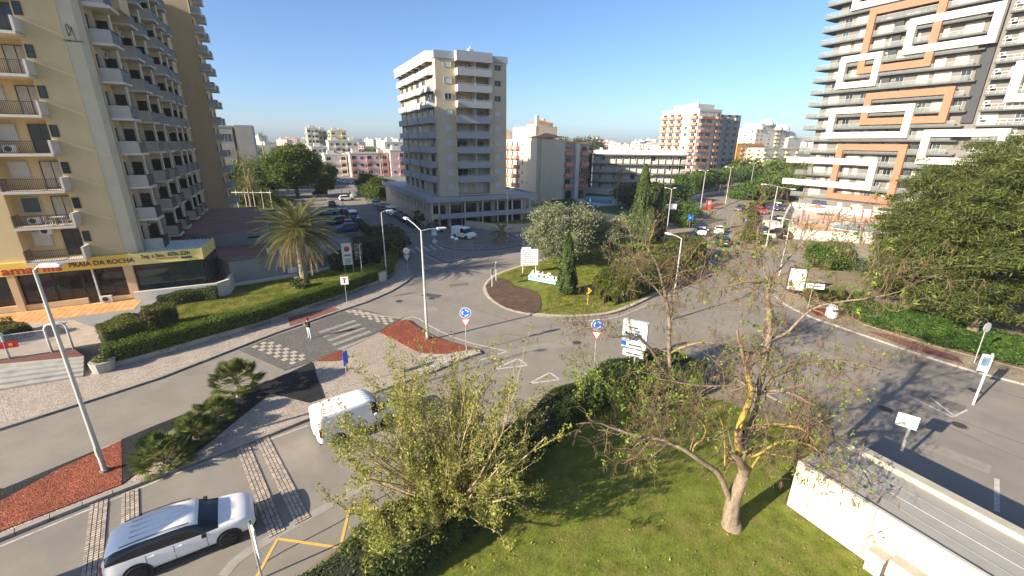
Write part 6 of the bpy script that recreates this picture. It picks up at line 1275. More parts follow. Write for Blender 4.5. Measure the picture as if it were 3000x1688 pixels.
bush('shrub', 'dry golden and green shrub at the corner of the car park', (39.3,71.5,.15), (1.5,2.4,.85), Lf['hedge_m'], 2600, .16)
hedge('clipped_hedge', 'green hedge curving along the car park edge', [(42.6,77.5),(45.8,83),(50.5,92),(55.0,101),(59,107.5),(63,112)], 1.6, .15, 1.2, Lf['hedge_m'], 11000, .2, bulge=.2)
hedge('clipped_hedge', 'bright yellow green hedge at the far end of the car park', [(60.5,110),(66,114.5),(71,116)], 2.2, .15, 1.5, Lf['hedge'], 5000, .25, bulge=.2)
bush('shrub', 'cactus like clump at the nose of the avenue median', (33.2,84.5,.15), (1.6,3.0,1.2), Lf['green'], 3500, .25); bush('shrub', 'dark round shrub left of the avenue median clump', (32.3,90.6,.15), (1.7,2.6,1.2), Lf['hedge_d'], 3500, .22); bush('shrub', 'spiky bright shrub behind the white road sign on the median', (38.6,96.5,.15), (2.2,4.2,1.3), Lf['green'], 5000, .26); bush('shrub', 'long green shrub row far up the avenue median', (68.5,132.0,.15), (4,7,1.2), Lf['green'], 5000, .34)
# ---- round dense tree, garden trees, avenue trees
leafy_tree('round_tree', 'large dense round tree behind the date palm on the side street', (-61.2,126.0,.1), 14.0, (6.6,6.2,5.6), Lf['round'], 42000, .36, .5, 100, .26, seed=6, trunk_h=3.5, under=.1, shell=.7)
TL = ['dark bushy tree in the hotel garden nearest the tan tower', 'spreading dark tree in the hotel garden', 'broad tree left of the big round tree', 'tree behind the white villa', 'dark tree on the slope behind the round tree', 'low dark tree by the garden lane', 'tree at the back of the garden', 'bushy tree beside the street end']
for i, (x, y, h, w) in enumerate(((-80,132,8.5,6),(-88,150,9.0,7.5),(-77,150,7.5,6),(-96,185,9,8),(-84,180,9.5,8),(-70,122,5.5,4.5),(-110,215,10,9),(-72,165,8,6.5))):
    leafy_tree('garden_tree', TL[i], (x, y, 0), h, (w, w, h*.42), Lf['round' if i % 2 else 'green'], 7000, .5, .3, 34, .36, seed=30+i, group='garden trees beyond the hotel')
for i in range(26):
    az = rad(random.uniform(-33, -12)); d = random.uniform(260, 420); x, y = d*math.sin(az), d*math.cos(az); h = random.uniform(6, 10)
    if i < 3: far0 = leafy_tree('far_tree', 'distant dark tree before the town skyline', (x, y, hill_h(x, y)), h, (h*.7, h*.7, h*.4), Lf['round'], 1800, .95, .3, 22, .4, seed=50+i, group='distant trees on the left'); far1 = far0
    else: copy_tree(far1, loc=(x, y, hill_h(x, y)-.5), rz=random.uniform(0, 6))
far1 = leafy_tree('far_tree', 'distant pine crown above the long white block', (52, 330, hill_h(52, 330)), 19, (14, 10, 6), Lf['cyp'], 4500, 1.0, .4, 40, .3, seed=58)
copy_tree(far1, loc=(18, 300, 0), rz=1.0, label='distant dark tree crown left of the hill town'); copy_tree(far1, loc=(40, 345, 0), rz=2.2, label='distant dark tree crown in the middle of the hill town')
bush('shrub', 'dark red brown leaved tree mass behind the cypresses', (33.5,113.5,.2), (7.5,5.0,2.7), Lf['hedge_d'], 12000, .35, k=50); bush('shrub', 'small round green tree beside the avenue wall', (45.5,122,.2), (3.6,3.6,2.2), Lf['green'], 5000, .3)
AT = [(53,135),(59,141),(65,147.5),(71,154),(78,161),(86,169),(95,179)]
for i, (x, y) in enumerate(AT): leafy_tree('street_tree', '%s flat topped green tree along the left side of the avenue' % ['nearest', 'second', 'third', 'fourth', 'fifth', 'sixth', 'farthest'][i], (x, y, .1), 6.8, (4.6,4.6,2.3), Lf['green'], 6500, .38, .18, 34, .36, seed=70+i, group='trees along the avenue', trunk_h=2.4)
for i, (x, y, h) in enumerate(((69,123.5,6.2),(74.5,128,6.4),(80.5,131.5,6.6),(86,138,6.6),(93,146,6.8),(102,157,7))): leafy_tree('street_tree', '%s rounded tree on the right side of the avenue above the car park' % ['nearest', 'second', 'third', 'fourth', 'fifth', 'farthest'][i], (x, y, .1), h, (4.8,4.8,2.5), Lf['green'], 7000, .38, .2, 36, .36, seed=80+i, group='trees right of the avenue', trunk_h=2.2)
for i in range(14): az = rad(27+i*1.15); d = 215+10*math.sin(i*2.1); copy_tree(far0, loc=(d*math.sin(az), d*math.cos(az), -1), rz=i*1.3, label='dark background tree behind the avenue', group='dark trees behind the avenue')
for i, (x, y, h) in enumerate(((-55,131,4),(-38,126,3.8),(-46,140,4.2),(-33,118,3.2))): leafy_tree('street_tree', ['small tree behind the parked cars of the side street', 'bushy dark tree at the corner of the podium', 'green tree in front of the pink terraces', 'low leafy tree by the sandy kerb'][i], (x, y, .1), h+1.5, (3.2,3.2,1.9), Lf['round'], 4500, .33, .15, 26, .36, seed=95+i)
leafy_tree('street_tree', 'small dark street tree at the podium corner', (-17.2,80.2,.12), 3.2, (.75,.75,1.1), Lf['hedge_d'], 1500, .16, .06, 12, .4, seed=99)
MB().prism([(-24,71.5),(-29,80.5),(-41,103),(-55,127),(-70,155),(-80,152),(-66,122),(-52,99),(-40,80),(-33,70)], .1, .135, asphalt).build('car_park', kind='structure')
MB().prism([(-53,99),(-66.5,122),(-80,153),(-98,215),(-170,235),(-169,120),(-75,92)], .1, .15, mat('garden_ground', (.055,.08,.02), var=.4, scale=.4, dirt=(.16,.13,.08,.7), dscale=.15)).build('garden_ground', kind='structure')
hedge('clipped_hedge', 'dark hedge strip between the side street and the lot behind the palm', [(-23.5,72),(-31,86),(-38,98)], 1.2, .15, 1.1, Lf['hedge_d'], 6000, .16)
bush('shrub', 'dark shrub mass beside the pergola in the hotel garden', (-67,112,.15), (7,5,2.2), Lf['hedge_d'], 7000, .3); bush('shrub', 'low dark shrubs behind the pergola', (-58,108,.15), (4,3,1.3), Lf['hedge_d'], 4000, .25)
bush('shrub', 'sunlit leafy shrubs on the street side of the podium', (-36,122,.15), (4.5,6,1.6), Lf['round'], 6000, .28); bush('shrub', 'leafy shrubs and low palms by the sandy kerb opposite the big round tree', (-41,130,.15), (4,5,1.7), Lf['green'], 5000, .28)
# ---- lawns
def on_poly(poly, n):
    P = [Vector(p) for p in poly]; tri_ = tessellate_polygon([[Vector((p.x, p.y, 0)) for p in P]]); A = np.array([abs((P[b_]-P[a]).cross(P[c]-P[a]))/2 for a, b_, c in tri_]); ti = rng.choice(len(tri_), n, p=A/A.sum()); u, v = rng.random(n), rng.random(n); fl = u+v > 1; u[fl] = 1-u[fl]; v[fl] = 1-v[fl]
    pp = np.array([tuple(p) for p in P]); T_ = np.array(tri_)[ti]; return pp[T_[:,0]]*(1-u-v)[:,None]+pp[T_[:,1]]*u[:,None]+pp[T_[:,2]]*v[:,None]
def grass(label, poly, z, n, h, w=.012):
    xy = on_poly(poly, n); a = rng.random(n)*6.283; hh = h*rng.uniform(.5, 1.3, n); ln = rng.normal(size=(n,2))*(h*.5); b0 = np.column_stack([xy, np.full(n, z)]); dx = np.column_stack([np.cos(a)*w, np.sin(a)*w, a*0]); tip = b0+np.column_stack([ln, hh])
    q = np.stack([b0-dx, b0+dx, tip], 1).reshape(-1,3).astype(np.float32); me = bpy.data.meshes.new('grass'); me.vertices.add(3*n); me.vertices.foreach_set('co', q.ravel()); me.loops.add(3*n); me.loops.foreach_set('vertex_index', np.arange(3*n, dtype=np.int32)); me.polygons.add(n); me.polygons.foreach_set('loop_start', np.arange(n, dtype=np.int32)*3); me.polygons.foreach_set('loop_total', np.full(n, 3, dtype=np.int32)); me.materials.append(Lf['grass']); me.update(calc_edges=True)
    o = link('grass', me, kind='stuff'); o['label'] = label; o['category'] = 'grass'; return o
lawn_p = [(-4.5,11.5),(-1.5,14.5),(.8,17.5),(3.4,21.2),(6.5,23.6),(10,24.6),(13.5,23.5),(16.6,19.5),wd(21.4,9.6),wd(17.85,8.2),wd(17.85,-8),(2,-4),(-6,6)]
MB().prism(lawn_p, .05, .125, lawn_m).build('lawn', kind='structure')
lit = on_poly(lawn_p, 1500); lo = leaves('fallen_leaves', np.column_stack([lit, np.full(1500, .17)]), .07, leafmat('dry_fallen_leaf', (.42,.33,.14), (.22,.15,.07), .2, .3), None, up_bias=2.0); lo['label'] = 'dry fallen leaves scattered over the near lawn'; lo['category'] = 'fallen leaves'
grass('mown green lawn under the big bare tree', lawn_p, .12, 210000, .05, .010)
grass('grass of the roundabout around the olive trees', [(2.5,49),(3.6,44.8),(3.4,40.6),(2.9,38.2),(6.3,37.9),(8.9,38.4),(10.4,41),(12,47),(17,53),(20,60),(18,68),(11,64),(5,57.5),(0,52.6),(-1.6,49.8),(0.2,48.4)], .15, 90000, .10, .018)
grass('grass of the hotel garden behind the long hedge', [LAY['wall_left_base'][i] for i in (3,5,6,7,8,9)]+[(-18.5,55),wd(3,56),wd(-.3,55.3),wd(-6.3,54),wd(-6.5,50.2),wd(-13.5,50.2),wd(-12.3,40.2)], .40, 90000, .09, .018)
# tufts of weed at kerbs
# ================================================================== NEAR ANNEX, POOLS, STREET FURNITURE, VEHICLES, PEOPLE
random.seed(30)
roofg = mat('grey_roof_sheet', (.30,.285,.25), var=.1, scale=1.2, dirt=(.34,.33,.31,.5), dscale=.8, stretch=(1,1,1), fine=.05); roofd = mat('dark_gutter', (.05,.05,.05)); coping = mat('sandy_coping', (.40,.36,.28), var=.15, scale=2)
wwall = mat('near_white_wall', (.46,.43,.35), var=.05, scale=.8, bump=.25, bscale=14, dirt=(.52,.46,.33,.5), dscale=.8, stretch=(1,1,.5))
AN = bldg('annex', 'low annex with a long white wall to the lawn and a ribbed grey roof', 17.95, 8.15, z=0)
b = gmb(AN); b.box(17.95, 18.1, -16, 8.15, 0, 2.5, wwall); b.box(18.1, 21.2, 7.95, 8.15, 0, 2.45, wwall); b.build('wall', AN)
b = gmb(AN); b.box(18.1, 18.26, -16, 7.95, 2.2, 2.38, roofd); b.build('gutter', AN)
for i, (a, c) in enumerate(((18.26,18.85),(18.87,19.5),(19.52,20.15),(20.17,20.88))): b = gmb(AN); b.box(a, c, -16, 7.95, 2.2, 2.40-.012*(i % 2), roofg); b.build('roof_sheet', AN)
b = gmb(AN); b.box(20.9, 21.35, -16, 8.15, 0, 2.62, coping); b.build('coping_wall', AN)
b = gmb(AN); b.box(18.86,18.88,-16,7.95,2.3,2.41,roofg); b.box(19.5,19.53,-16,7.95,2.3,2.41,roofg); b.box(20.15,20.18,-16,7.95,2.3,2.41,roofg); b.build('roof_seam', AN)
b = gmb(AN); b.box(17.93, 17.95, 5.2, 5.26, .05, 2.5, mat('wall_joint', (.25,.25,.25))); b.build('expansion_joint', AN)
for (t0, t1, h, lb) in ((4.45,4.95,.95,'left cream electricity cabinet against the white annex wall'), (3.45,4.3,1.15,'larger cream electricity cabinet right of its neighbour on the annex wall')):
    r = bldg('electricity_cabinet', lb, 17.5, t0, 'cabinet', .1); b = MB(); w = t1-t0; b.box(0, .42, 0, w, 0, h-.1, wwall); b.build('body', r); b = MB(); b.box(-.05, .44, -.04, w+.04, h-.1, h, coping); b.build('lid', r); b = MB(); b.box(-.015, 0, .06, w-.06, .12, h-.2, pale); b.build('door', r)
    for q in (.02, .04): pass
# ---- the right block: car park, walls, pool terrace
whw = mat('white_boundary_wall', (.60,.57,.49), var=.05, scale=.5)
def wallpath(name, label, pts, w, z0, z1, m, cat='wall', cop=None):
    c = pts[0]; r = thing(name, label, cat, (c[0], c[1], z0)); b = MB((c[0], c[1], z0)); q = [Vector(p) for p in pts]
    for a, e in zip(q, q[1:]): d = (e-a).normalized(); n_ = Vector((-d.y, d.x))*w; b.prism([tuple(a), tuple(e), tuple(e+n_), tuple(a+n_)], z0, z1, m)
    b.build('wall', r)
    if cop:
        b = MB((c[0], c[1], z0))
        for a, e in zip(q, q[1:]): d = (e-a).normalized(); n_ = Vector((-d.y, d.x))*(w+.1); o_ = Vector((-d.y, d.x))*-.05; b.prism([tuple(a+o_), tuple(e+o_), tuple(e+n_+o_), tuple(a+n_+o_)], z1, z1+.08, cop)
        b.build('coping', r)
    return r
MB().prism([(43.0,77.0),(51.5,94.5),(60.5,110),(68,112),(66.5,104.5),(57.5,92),(50.3,81.5),(46.6,73.9)], .1, .135, asphalt).build('car_park', kind='structure')
MB().prism([(49.6,74.3),(53,84.5),(57.5,92),(66.7,105),(84,90),(96,80),(90,66),(57,70.2)], .1, .9, mat('pool_paving', (.52,.46,.38), var=.1, scale=1)).build('pool_terrace', kind='structure')
wallpath('boundary_wall', 'long white wall in front of the hotel pool on the right', [(46.6,73.4),(56.4,70.4),(66,69.6),(92,65)], .3, .1, 1.75, whw)
wallpath('boundary_wall', 'white wall between the car park and the pool terrace', [(50.2,80.6),(57.8,92.3),(66.8,105.6)], .3, .1, 1.9, whw)
wallpath('boundary_wall', 'rear white wall between the pool and the frame tower', [(66.8,105.2),(78.5,91.6),(92,76)], .3, .1, 2.3, whw)
wallpath('boundary_wall', 'low cream wall at the near end of the car park', [(40.9,75.4),(46.4,73.6)], .25, .1, .8, whw)
wallpath('block_wall', 'square white block at the corner of the car park wall', [(50.2,80.6),(50.9,84.2)], 2.3, .1, 1.5, whw)
water = mat('pool_water', (.10,.42,.50), rough=.08, var=.1, scale=2, bump=.08, bscale=5, spec=.6); deck_o = mat('orange_pool_deck', (.62,.34,.16), var=.12, scale=1.5); rimm = mat('pool_rim', (.6,.58,.52))
PR = thing('swimming_pool', 'swimming pool behind the white wall on the right, ringed by orange decking', 'pool', (64, 80, .9))
def pool(r, pts, z, rim=True):
    o = tuple(r.location); b = MB(o); b.prism(pts, z-.02, z+.045, rimm); b.build('rim', r); c = sum((Vector(p) for p in pts), Vector((0, 0)))/len(pts); b = MB(o); b.prism([tuple(c+(Vector(p)-c)*.95) for p in pts], z+.03, z+.052, water); b.build('water', r)
pool(PR, smoothed([(58.5,79.6),(60.8,82.6),(66,84.5),(76,83),(74,75.5),(64.8,74.6),(60,75.8),(58.5,79.6)], 1)[:-1], .93)
b = MB(tuple(PR.location)); b.prism([(52.2,79.4),(56.3,85.8),(60,82.4),(57.8,78.5),(60.5,75.2),(57,73.2)], .89, .925, deck_o); b.prism([(58,87),(63,88.2),(74,88),(84,86),(82,89),(66,92)], .89, .93, deck_o); b.build('deck', PR)
postm = mat('red_brown_post', (.28,.09,.05), var=.2)
for i, (x, y, h) in enumerate(((57.5,86.5,2.2),(60.3,84.4,2.4),(62.3,85.2,2.6),(64.5,86.3,2.3),(68.5,85.6,2.6),(71,86.6,2.6),(74.5,85.6,2.6),(77,86.3,2.4),(79,86,2.4),(62.5,77.2,2.2),(66.0,75.4,2.5),(69.5,75.0,2.2),(56.8,83.8,1.8),(80.5,85.5,2.2))):
    b = MB(); b.tube([(0,0,0),(0,0,h)], .13, postm, 6); o = b.build('wooden_post', None, loc=(x, y, .9)); tag(o, 'red brown wooden post on the pool deck', 'post', 'wooden posts round the hotel pool')
def umbrella(label, x, y, z, m):
    r = thing('sun_umbrella', label, 'umbrella', (x, y, z)); b = MB(); b.tube([(0,0,0),(0,0,2.3)], .04, steel, 6); b.build('pole', r); b = MB(); n = 12; q = [(1.8*math.cos(6.283*i/n), 1.8*math.sin(6.283*i/n), 1.9) for i in range(n)]
    for i in range(n): b.poly([q[i], q[(i+1)%n], (0,0,2.5)], m)
    b.build('canopy', r)
umbrella('blue sun umbrella by the entrance of the frame tower', 72.2, 103.5, .2, mat('blue_canvas', (.04,.07,.25)))
thm = mat('thatch', (.34,.22,.12), var=.3, scale=6)
umbrella('thatched parasol left of the pool on the upper deck', 64.8, 93.5, .9, thm); umbrella('thatched parasol farther right on the upper deck', 79.5, 94, .9, thm)
# left pool in the lawn behind the corner tower
MB().prism([(6,104),(15,98),(24,89),(33,97),(46,112),(50,120),(36,131.5),(24,143),(9,122)], .1, .22, mat('green_sports_lawn', (.035,.075,.025), var=.2, scale=.6)).build('garden_lawn', kind='structure')
PL = thing('swimming_pool', 'turquoise pool on the dark lawn left of the tall cypress', 'pool', (25, 124, .22)); pool(PL, smoothed(LAY['pool_l']+[LAY['pool_l'][0]], 1)[:-1], .25)
b = MB(tuple(PL.location)); b.prism([(17,124),(23,134),(31,132.5),(33,121),(29,113.5),(22,112)], .21, .235, mat('pool_surround', (.45,.44,.40), var=.1)); b.build('surround', PL)
wallpath('boundary_wall', 'cream wall behind the lawn and turquoise pool', [(21.5,145),(36,132)], .3, .1, 2.0, whit); wallpath('boundary_wall', 'long cream wall in front of the dark lawn, right of the podium', [(5.5,104),(14.5,97.2),(22.6,88.8)], .3, .1, 1.3, cream); wallpath('boundary_wall', 'pale wall along the left side of the avenue', [(25.5,88.2),(34,102),(45,119),(60,138),(84,160),(110,185)], .3, .1, 1.1, whit)
b = MB((22,141,.1)); hr = thing('garden_hut', 'small white hut on the lawn by the pool wall', 'hut', (31.5,132.5,.2)); b = MB(); b.box(-1.6,1.6,-1,1,0,2.3,white_d); b.build('wall', hr)
for i, (x, y) in enumerate(((9,112),(18.5,101),(24.5,98.5),(29.5,99))):
    b = MB(); b.tube([(0,0,0),(0,0,1.3)], .04, frame_d, 5); b.disc((0,0,1.5), .22, (0,0,1), .38, metal_w, 10); o = b.build('garden_lamp', None, loc=(x, y, .2)); tag(o, 'white globe lamp on the dark lawn', 'garden lamp', 'globe lamps on the dark lawn')
# ---- street lamps
def luminaire(b, p, d, m, L=.75, w=.16):
    p = Vector(p); d = Vector(d).normalized(); n_ = Vector((-d.y, d.x, 0)).normalized()*w; k = len(b.v); ox, oy, oz = b.o
    for dz, s0, s1 in ((-.05, .95, .9), (.05, 1, 1), (.10, .6, .8)):
        for q in (p-n_*s0, p+n_*s0, p+d*L*s1+n_*s0*.8, p+d*L*s1-n_*s0*.8): b.v.append((q.x-ox, q.y-oy, q.z+dz-oz))
    for r0 in (0, 4):
        for j in range(4): b.f.append((k+r0+j, k+r0+(j+1)%4, k+r0+4+(j+1)%4, k+r0+4+j)); b.m.append(b.mi(m))
    b.f.append((k+3,k+2,k+1,k)); b.m.append(b.mi(m)); b.f.append((k+8,k+9,k+10,k+11)); b.m.append(b.mi(m))
pole_m = mat('painted_lamp_pole', (.50,.50,.46), rough=.45, metal=.2, var=.08); lum_m = mat('luminaire_casing', (.62,.62,.60), rough=.4)
def lamp(label, c, h, arms, r0=.10, r1=.05, group=None):
    r = thing('street_lamp', label, 'street lamp', c, 0, group); b = MB(); b.tube([(0,0,0),(0,0,h*.3),(0,0,h)], [r0, r0*.85, r1], pole_m, 10); b.disc((0,0,.06), r0*1.7, (0,0,1), .12, conc_dark, 10); b.build('pole', r, smooth=False)
    b = MB(); b.box(-.05, .05, -r0*1.15, -r0*.8, .9, 1.4, pole_m); b.build('hatch', r)
    for dx, dy, dz in arms:
        e = Vector((dx, dy, h+dz)); b = MB(); b.tube([(0,0,h-.05), tuple(Vector((0,0,h-.05)).lerp(e, .5)+Vector((0,0,.06))), tuple(e)], .035, pole_m, 6); a = b.build('arm', r); b = MB(); luminaire(b, e, Vector((dx, dy, 0)), lum_m); b.build('luminaire', r)
    return r
lamp('tall street lamp on the red gravel at the left, nearest the white car', (-19.55,17.1,.15), 10.1, [(.3,.05,.15)], .11, .055)
lamp('two armed street lamp standing in the red gravel of the crossing island', (-6.85,32.35,.15), 8.9, [(-1.5,2.3,.45),(1.1,.6,.0)], .12, .06)
lamp('thin street lamp rising from the clipped hedge left of the crossing lamp', (-14.6,48.6,.3), 7.6, [(.5,.3,.1)], .08, .05)
lamp('street lamp at the right kerb of the roundabout, behind the second bare tree', (14.63,37.1,.0), 7.6, [(-.5,1.1,.1)], .09, .05)
lamp('street lamp at the nose of the avenue median', (27.2,76.1,.12), 7.9, [(-.6,.9,.1),(.6,.5,.1)], .09, .05); lamp('second street lamp up the avenue median', (45.5,106.4,.12), 9.2, [(-.6,.9,.1),(.6,.5,.1)]); lamp('third street lamp up the avenue median', (57.0,118,.12), 9.5, [(-.6,.9,.1),(.6,.5,.1)]); lamp('fourth street lamp far up the avenue', (77.7,145.9,.12), 9.5, [(-.6,.9,.1),(.6,.5,.1)]); lamp('farthest street lamp of the avenue', (101,178,.12), 9.5, [(-.6,.9,.1),(.6,.5,.1)])
lamp('street lamp in front of the hotel car park on the right', (39.8,67,.12), 9.3, [(-1.5,.5,.2),(1.9,-.2,-.4)]); lamp('shorter street lamp on the corner behind the billboard', (32.66,51.1,.12), 6.8, [(-.5,.5,.1)])
lamp('thin lamp post among the parked cars of the side street', (-39.0,101,.1), 6.4, [(.5,.3,.1)], .07, .05); lamp('slim lamp post by the young palm on the middle kerb', (-.8,68.3,.12), 8.4, [(.4,-.5,.1)], .08, .05); lamp('distant lamp post beside the tall cypress', (33,108,.12), 8.0, [(.5,.3,.1)], .08, .05)
# ---- road signs
sgrey = mat('sign_back_grey', (.42,.42,.42), rough=.5); sblue = mat('sign_blue', (.02,.14,.62), rough=.4, var=.04); swhite = mat('sign_white', (.78,.78,.75), rough=.4, var=.03); sred = mat('sign_red', (.55,.03,.03), rough=.4); sblack = mat('sign_black', (.02,.02,.02), rough=.5); syel = mat('sign_yellow', (.75,.40,.02), rough=.4)
def ngon(b, c, r, face, n, m, off, rot=0, sx=1):
    f = Vector((face[0], face[1], 0)).normalized(); u = Vector((-f.y, f.x, 0)); c = Vector(c)+f*off
    b.poly([tuple(c+u*(r*sx*math.cos(rot+2*math.pi*i/n))+Vector((0,0,r*math.sin(rot+2*math.pi*i/n)))) for i in range(n)], m)
def plate(b, c, w, h, face, m, off):
    f = Vector((face[0], face[1], 0)).normalized(); u = Vector((-f.y, f.x, 0)); c = Vector(c)+f*off
    b.poly([tuple(c+u*(sx*w/2)+Vector((0,0,sz*h/2))) for sx, sz in ((-1,-1),(1,-1),(1,1),(-1,1))], m)
def post(r, h, rr=.035, m=None): b = MB(); b.tube([(0,0,0),(0,0,h)], rr, m or steel, 8); b.build('post', r)
def slab2(b, c, w, h, face, m, t=.03):
    f = Vector((face[0], face[1], 0)).normalized(); u = Vector((-f.y, f.x, 0)); c = Vector(c); k = len(b.v)
    for o_ in (t/2, -t/2):
        for sx, sz in ((-1,-1),(1,-1),(1,1),(-1,1)): b.v.append(tuple(c+f*o_+u*(sx*w/2)+Vector((0,0,sz*h/2))))
    for q in ((0,1,2,3),(7,6,5,4),(4,5,1,0),(5,6,2,1),(6,7,3,2),(7,4,0,3)): b.f.append(tuple(k+a for a in q)); b.m.append(b.mi(m))
def rb_sign(label, c, top, face):
    r = thing('road_sign', label, 'road sign', c); post(r, top-.1); f3 = Vector((*face, 0)).normalized(); zc = top-.42; zt = top-1.17
    b = MB(); b.disc(tuple(Vector((0,0,zc))+f3*.05), .42, f3, .025, swhite, 28); ngon(b, (0,0,zc), .385, face, 28, sblue, .067)
    u = Vector((-f3.y, f3.x, 0))
    for i in range(3):
        a0 = i*2.094+.5; pts = []; inn = []
        for j in range(6): a = a0+j*.24; pts.append(Vector((0,0,zc))+f3*.07+u*.27*math.cos(a)+Vector((0,0,.27*math.sin(a)))); inn.append(Vector((0,0,zc))+f3*.07+u*.19*math.cos(a)+Vector((0,0,.19*math.sin(a))))
        b.poly([tuple(p) for p in pts+inn[::-1]], swhite); a = a0-.28; e = Vector((0,0,zc))+f3*.072+u*.23*math.cos(a)+Vector((0,0,.23*math.sin(a))); q1 = Vector((0,0,zc))+f3*.072+u*.33*math.cos(a0)+Vector((0,0,.33*math.sin(a0))); q2 = Vector((0,0,zc))+f3*.072+u*.13*math.cos(a0)+Vector((0,0,.13*math.sin(a0))); b.poly([tuple(q1), tuple(q2), tuple(e)], swhite)
    b.build('roundabout_disc', r); b = MB(); ngon(b, (0,0,zt+.05), .46, face, 3, sred, .04, -math.pi/2); ngon(b, (0,0,zt+.05), .33, face, 3, swhite, .044, -math.pi/2); ngon(b, (0,0,zt+.05), .46, (-face[0], -face[1]), 3, sgrey, -.02, -math.pi/2); b.build('give_way_triangle', r); return r
rb_sign('blue roundabout sign over a give way triangle on the gravel island', (-3.45,30.1,.15), 3.6, (.1,-1)); rb_sign('blue roundabout sign over a give way triangle by the near hedge', (5.75,27.0,.05), 4.15, (.05,-1))
def plain_sign(label, c, top, w, h, face, m, back=None, sy=None, cat='road sign', n=4, name='road_sign'):
    r = thing(name, label, cat, c); post(r, top-.05, .03); b = MB()
    if n == 4: slab2(b, Vector((0,0,top-h/2))+Vector((*face,0)).normalized()*.05, w, h, face, m)
    else: f3 = Vector((*face,0)).normalized(); b.disc(tuple(Vector((0,0,top-h/2))+f3*.05), w/2, f3, .03, m, 22)
    b.build('plate', r)
    if sy: b = MB(); sy(b, Vector((0,0,top-h/2)), face); b.build('symbol', r)
    return r
def sy_T(b, c, f): plate(b, c, .1, .5, f, sblack, .07); plate(b, c+Vector((0,0,.2)), .3, .1, f, sred, .072)
plain_sign('white square sign with a dark mark on the left pavement by the hedge', (-16.34,40.5,.12), 2.75, .72, .8, (.3,-1), swhite, sy=sy_T)
def sy_ped(b, c, f): ngon(b, c, .27, f, 3, swhite, .072, math.pi/2); plate(b, c+Vector((0,0,-.02)), .06, .2, f, sblack, .076)
plain_sign('blue and white sign seen edge on at the tip of the median', (-10.7,25.05,.12), 2.5, .55, .95, (.98,-.15), sblue, sy=None)
plain_sign('blue pedestrian crossing sign at the nose of the avenue median', (32.5,79.6,.12), 3.0, 1.0, 1.0, (0,-1), sblue, sy=sy_ped); plain_sign('dark blue arrow sign on the pavement by the car park hedge', (42.0,78.6,.12), 2.7, .8, .8, (-.2,-1), mat('sign_navy', (.03,.03,.2)), sy=sy_ped)
plain_sign('white rectangular sign on the avenue median post', (34.5,94.7,.12), 3.0, 1.5, 1.1, (-.2,-1), swhite); plain_sign('red brown information board between the cypresses', (27.3,88.5,.12), 3.2, 1.6, 1.8, (-.2,-1), mat('red_brown_board', (.22,.07,.05)))
for c, top, lb in (((-12.6,50.6,.12), 3.3, 'grey back of two stacked signs on the pavement corner by the hedge end'), ): 
    r = thing('road_sign', lb, 'road sign', c); post(r, top); b = MB(); b.disc((0,-.05,top-.4), .4, (.2,-1,0), .03, sgrey, 20); b.build('disc_plate', r); b = MB(); ngon(b, (0,-.06,top-1.1), .45, (.2,-1), 3, sgrey, .0, -math.pi/2); b.build('triangle_plate', r)
r = plain_sign('pale blue pedestrian sign on the small traffic island', (-11.0,60.6,.12), 3.5, .75, .8, (.1,-1), mat('sign_pale_blue', (.30,.42,.5)), sy=sy_ped); b = MB(); b.disc((0,-.05,1.9), .34, (.1,-1,0), .03, sgrey, 18); b.build('disc_plate', r)
r = thing('road_sign', 'two small white arrow plates on a thin post by the traffic island', 'road sign', (-8.0,59.0,.12)); post(r, 3.0, .025); b = MB(); slab2(b, (-.25,0,2.85), .45, .35, (.2,-1), swhite); slab2(b, (.28,0,2.65), .45, .35, (.2,-1), swhite); b.build('plate', r)
for c, lb in (((-5.9,62.6,.12),'thin post on the kerb of the middle pavement'), ): r = thing('bollard_post', lb, 'post', c); post(r, 1.9, .03)
for i, (x, y) in enumerate(((-2.21,45.9),(-1.85,48.1))):
    r = thing('road_sign', ['grey edge of a sign on the mulch bed of the roundabout', 'grey post behind it on the roundabout mulch bed'][i], 'road sign', (x, y, .17)); post(r, 2.1+.2*i, .04, metal_w); b = MB(); slab2(b, (0,0,1.75), .75, .7, (-1,.25), sgrey); b.build('plate', r)
r = thing('chevron_sign', 'black sign with a yellow chevron at the roundabout hedge', 'road sign', (7.5,40.5,.15)); post(r, 1.75, .04, syel); b = MB(); slab2(b, (.1,0,1.45), 1.0, .9, (.0,-1), sblack); b.build('board', r); b = MB()
for dz in (1, -1): b.poly([(-.12,-.02,1.45+dz*.3),(.06,-.02,1.45+dz*.3),(.33,-.02,1.45),(.13,-.02,1.45)], syel)
b.build('chevron', r)
# white direction board
DB = thing('direction_board', 'stack of white direction panels on two posts on the roundabout', 'sign board', (1.35,51.2,.15)); dv = Vector((1.35,1.75,0)).normalized(); n2 = (dv.y, -dv.x)
wd_ = 2.0; u_ = Vector((n2[1], -n2[0], 0)); 
for s in (-.8, .8): b = MB(); q = Vector((.75,.25,0))+Vector((1,.15,0))*s*1.0; b.tube([q, q+Vector((0,0,3.0))], .05, metal_w, 7); b.build('post', DB)
scrib = mat('small_dark_lettering', (.05,.08,.07))
rs = random.Random(2)
for i in range(9):
    z = 3.15-i*.255; b = MB(); c_ = Vector((.75,.2,z)); slab2(b, c_+Vector((0,-.03,0)) if i else Vector((.35,.14,z)), 2.1 if i else 1.1, .245, (.15,-1), swhite, .05); b.build('panel', DB)
    b = MB(); x = -.85
    while x < .75 and i: w = rs.uniform(.08,.26); plate(b, Vector((.75+x+w/2,.2+(x+w/2)*.15-.03,z)), w, .07, (.15,-1), scrib, .03); x += w+rs.uniform(.03,.12)
    if i: b.build('small_print', DB)
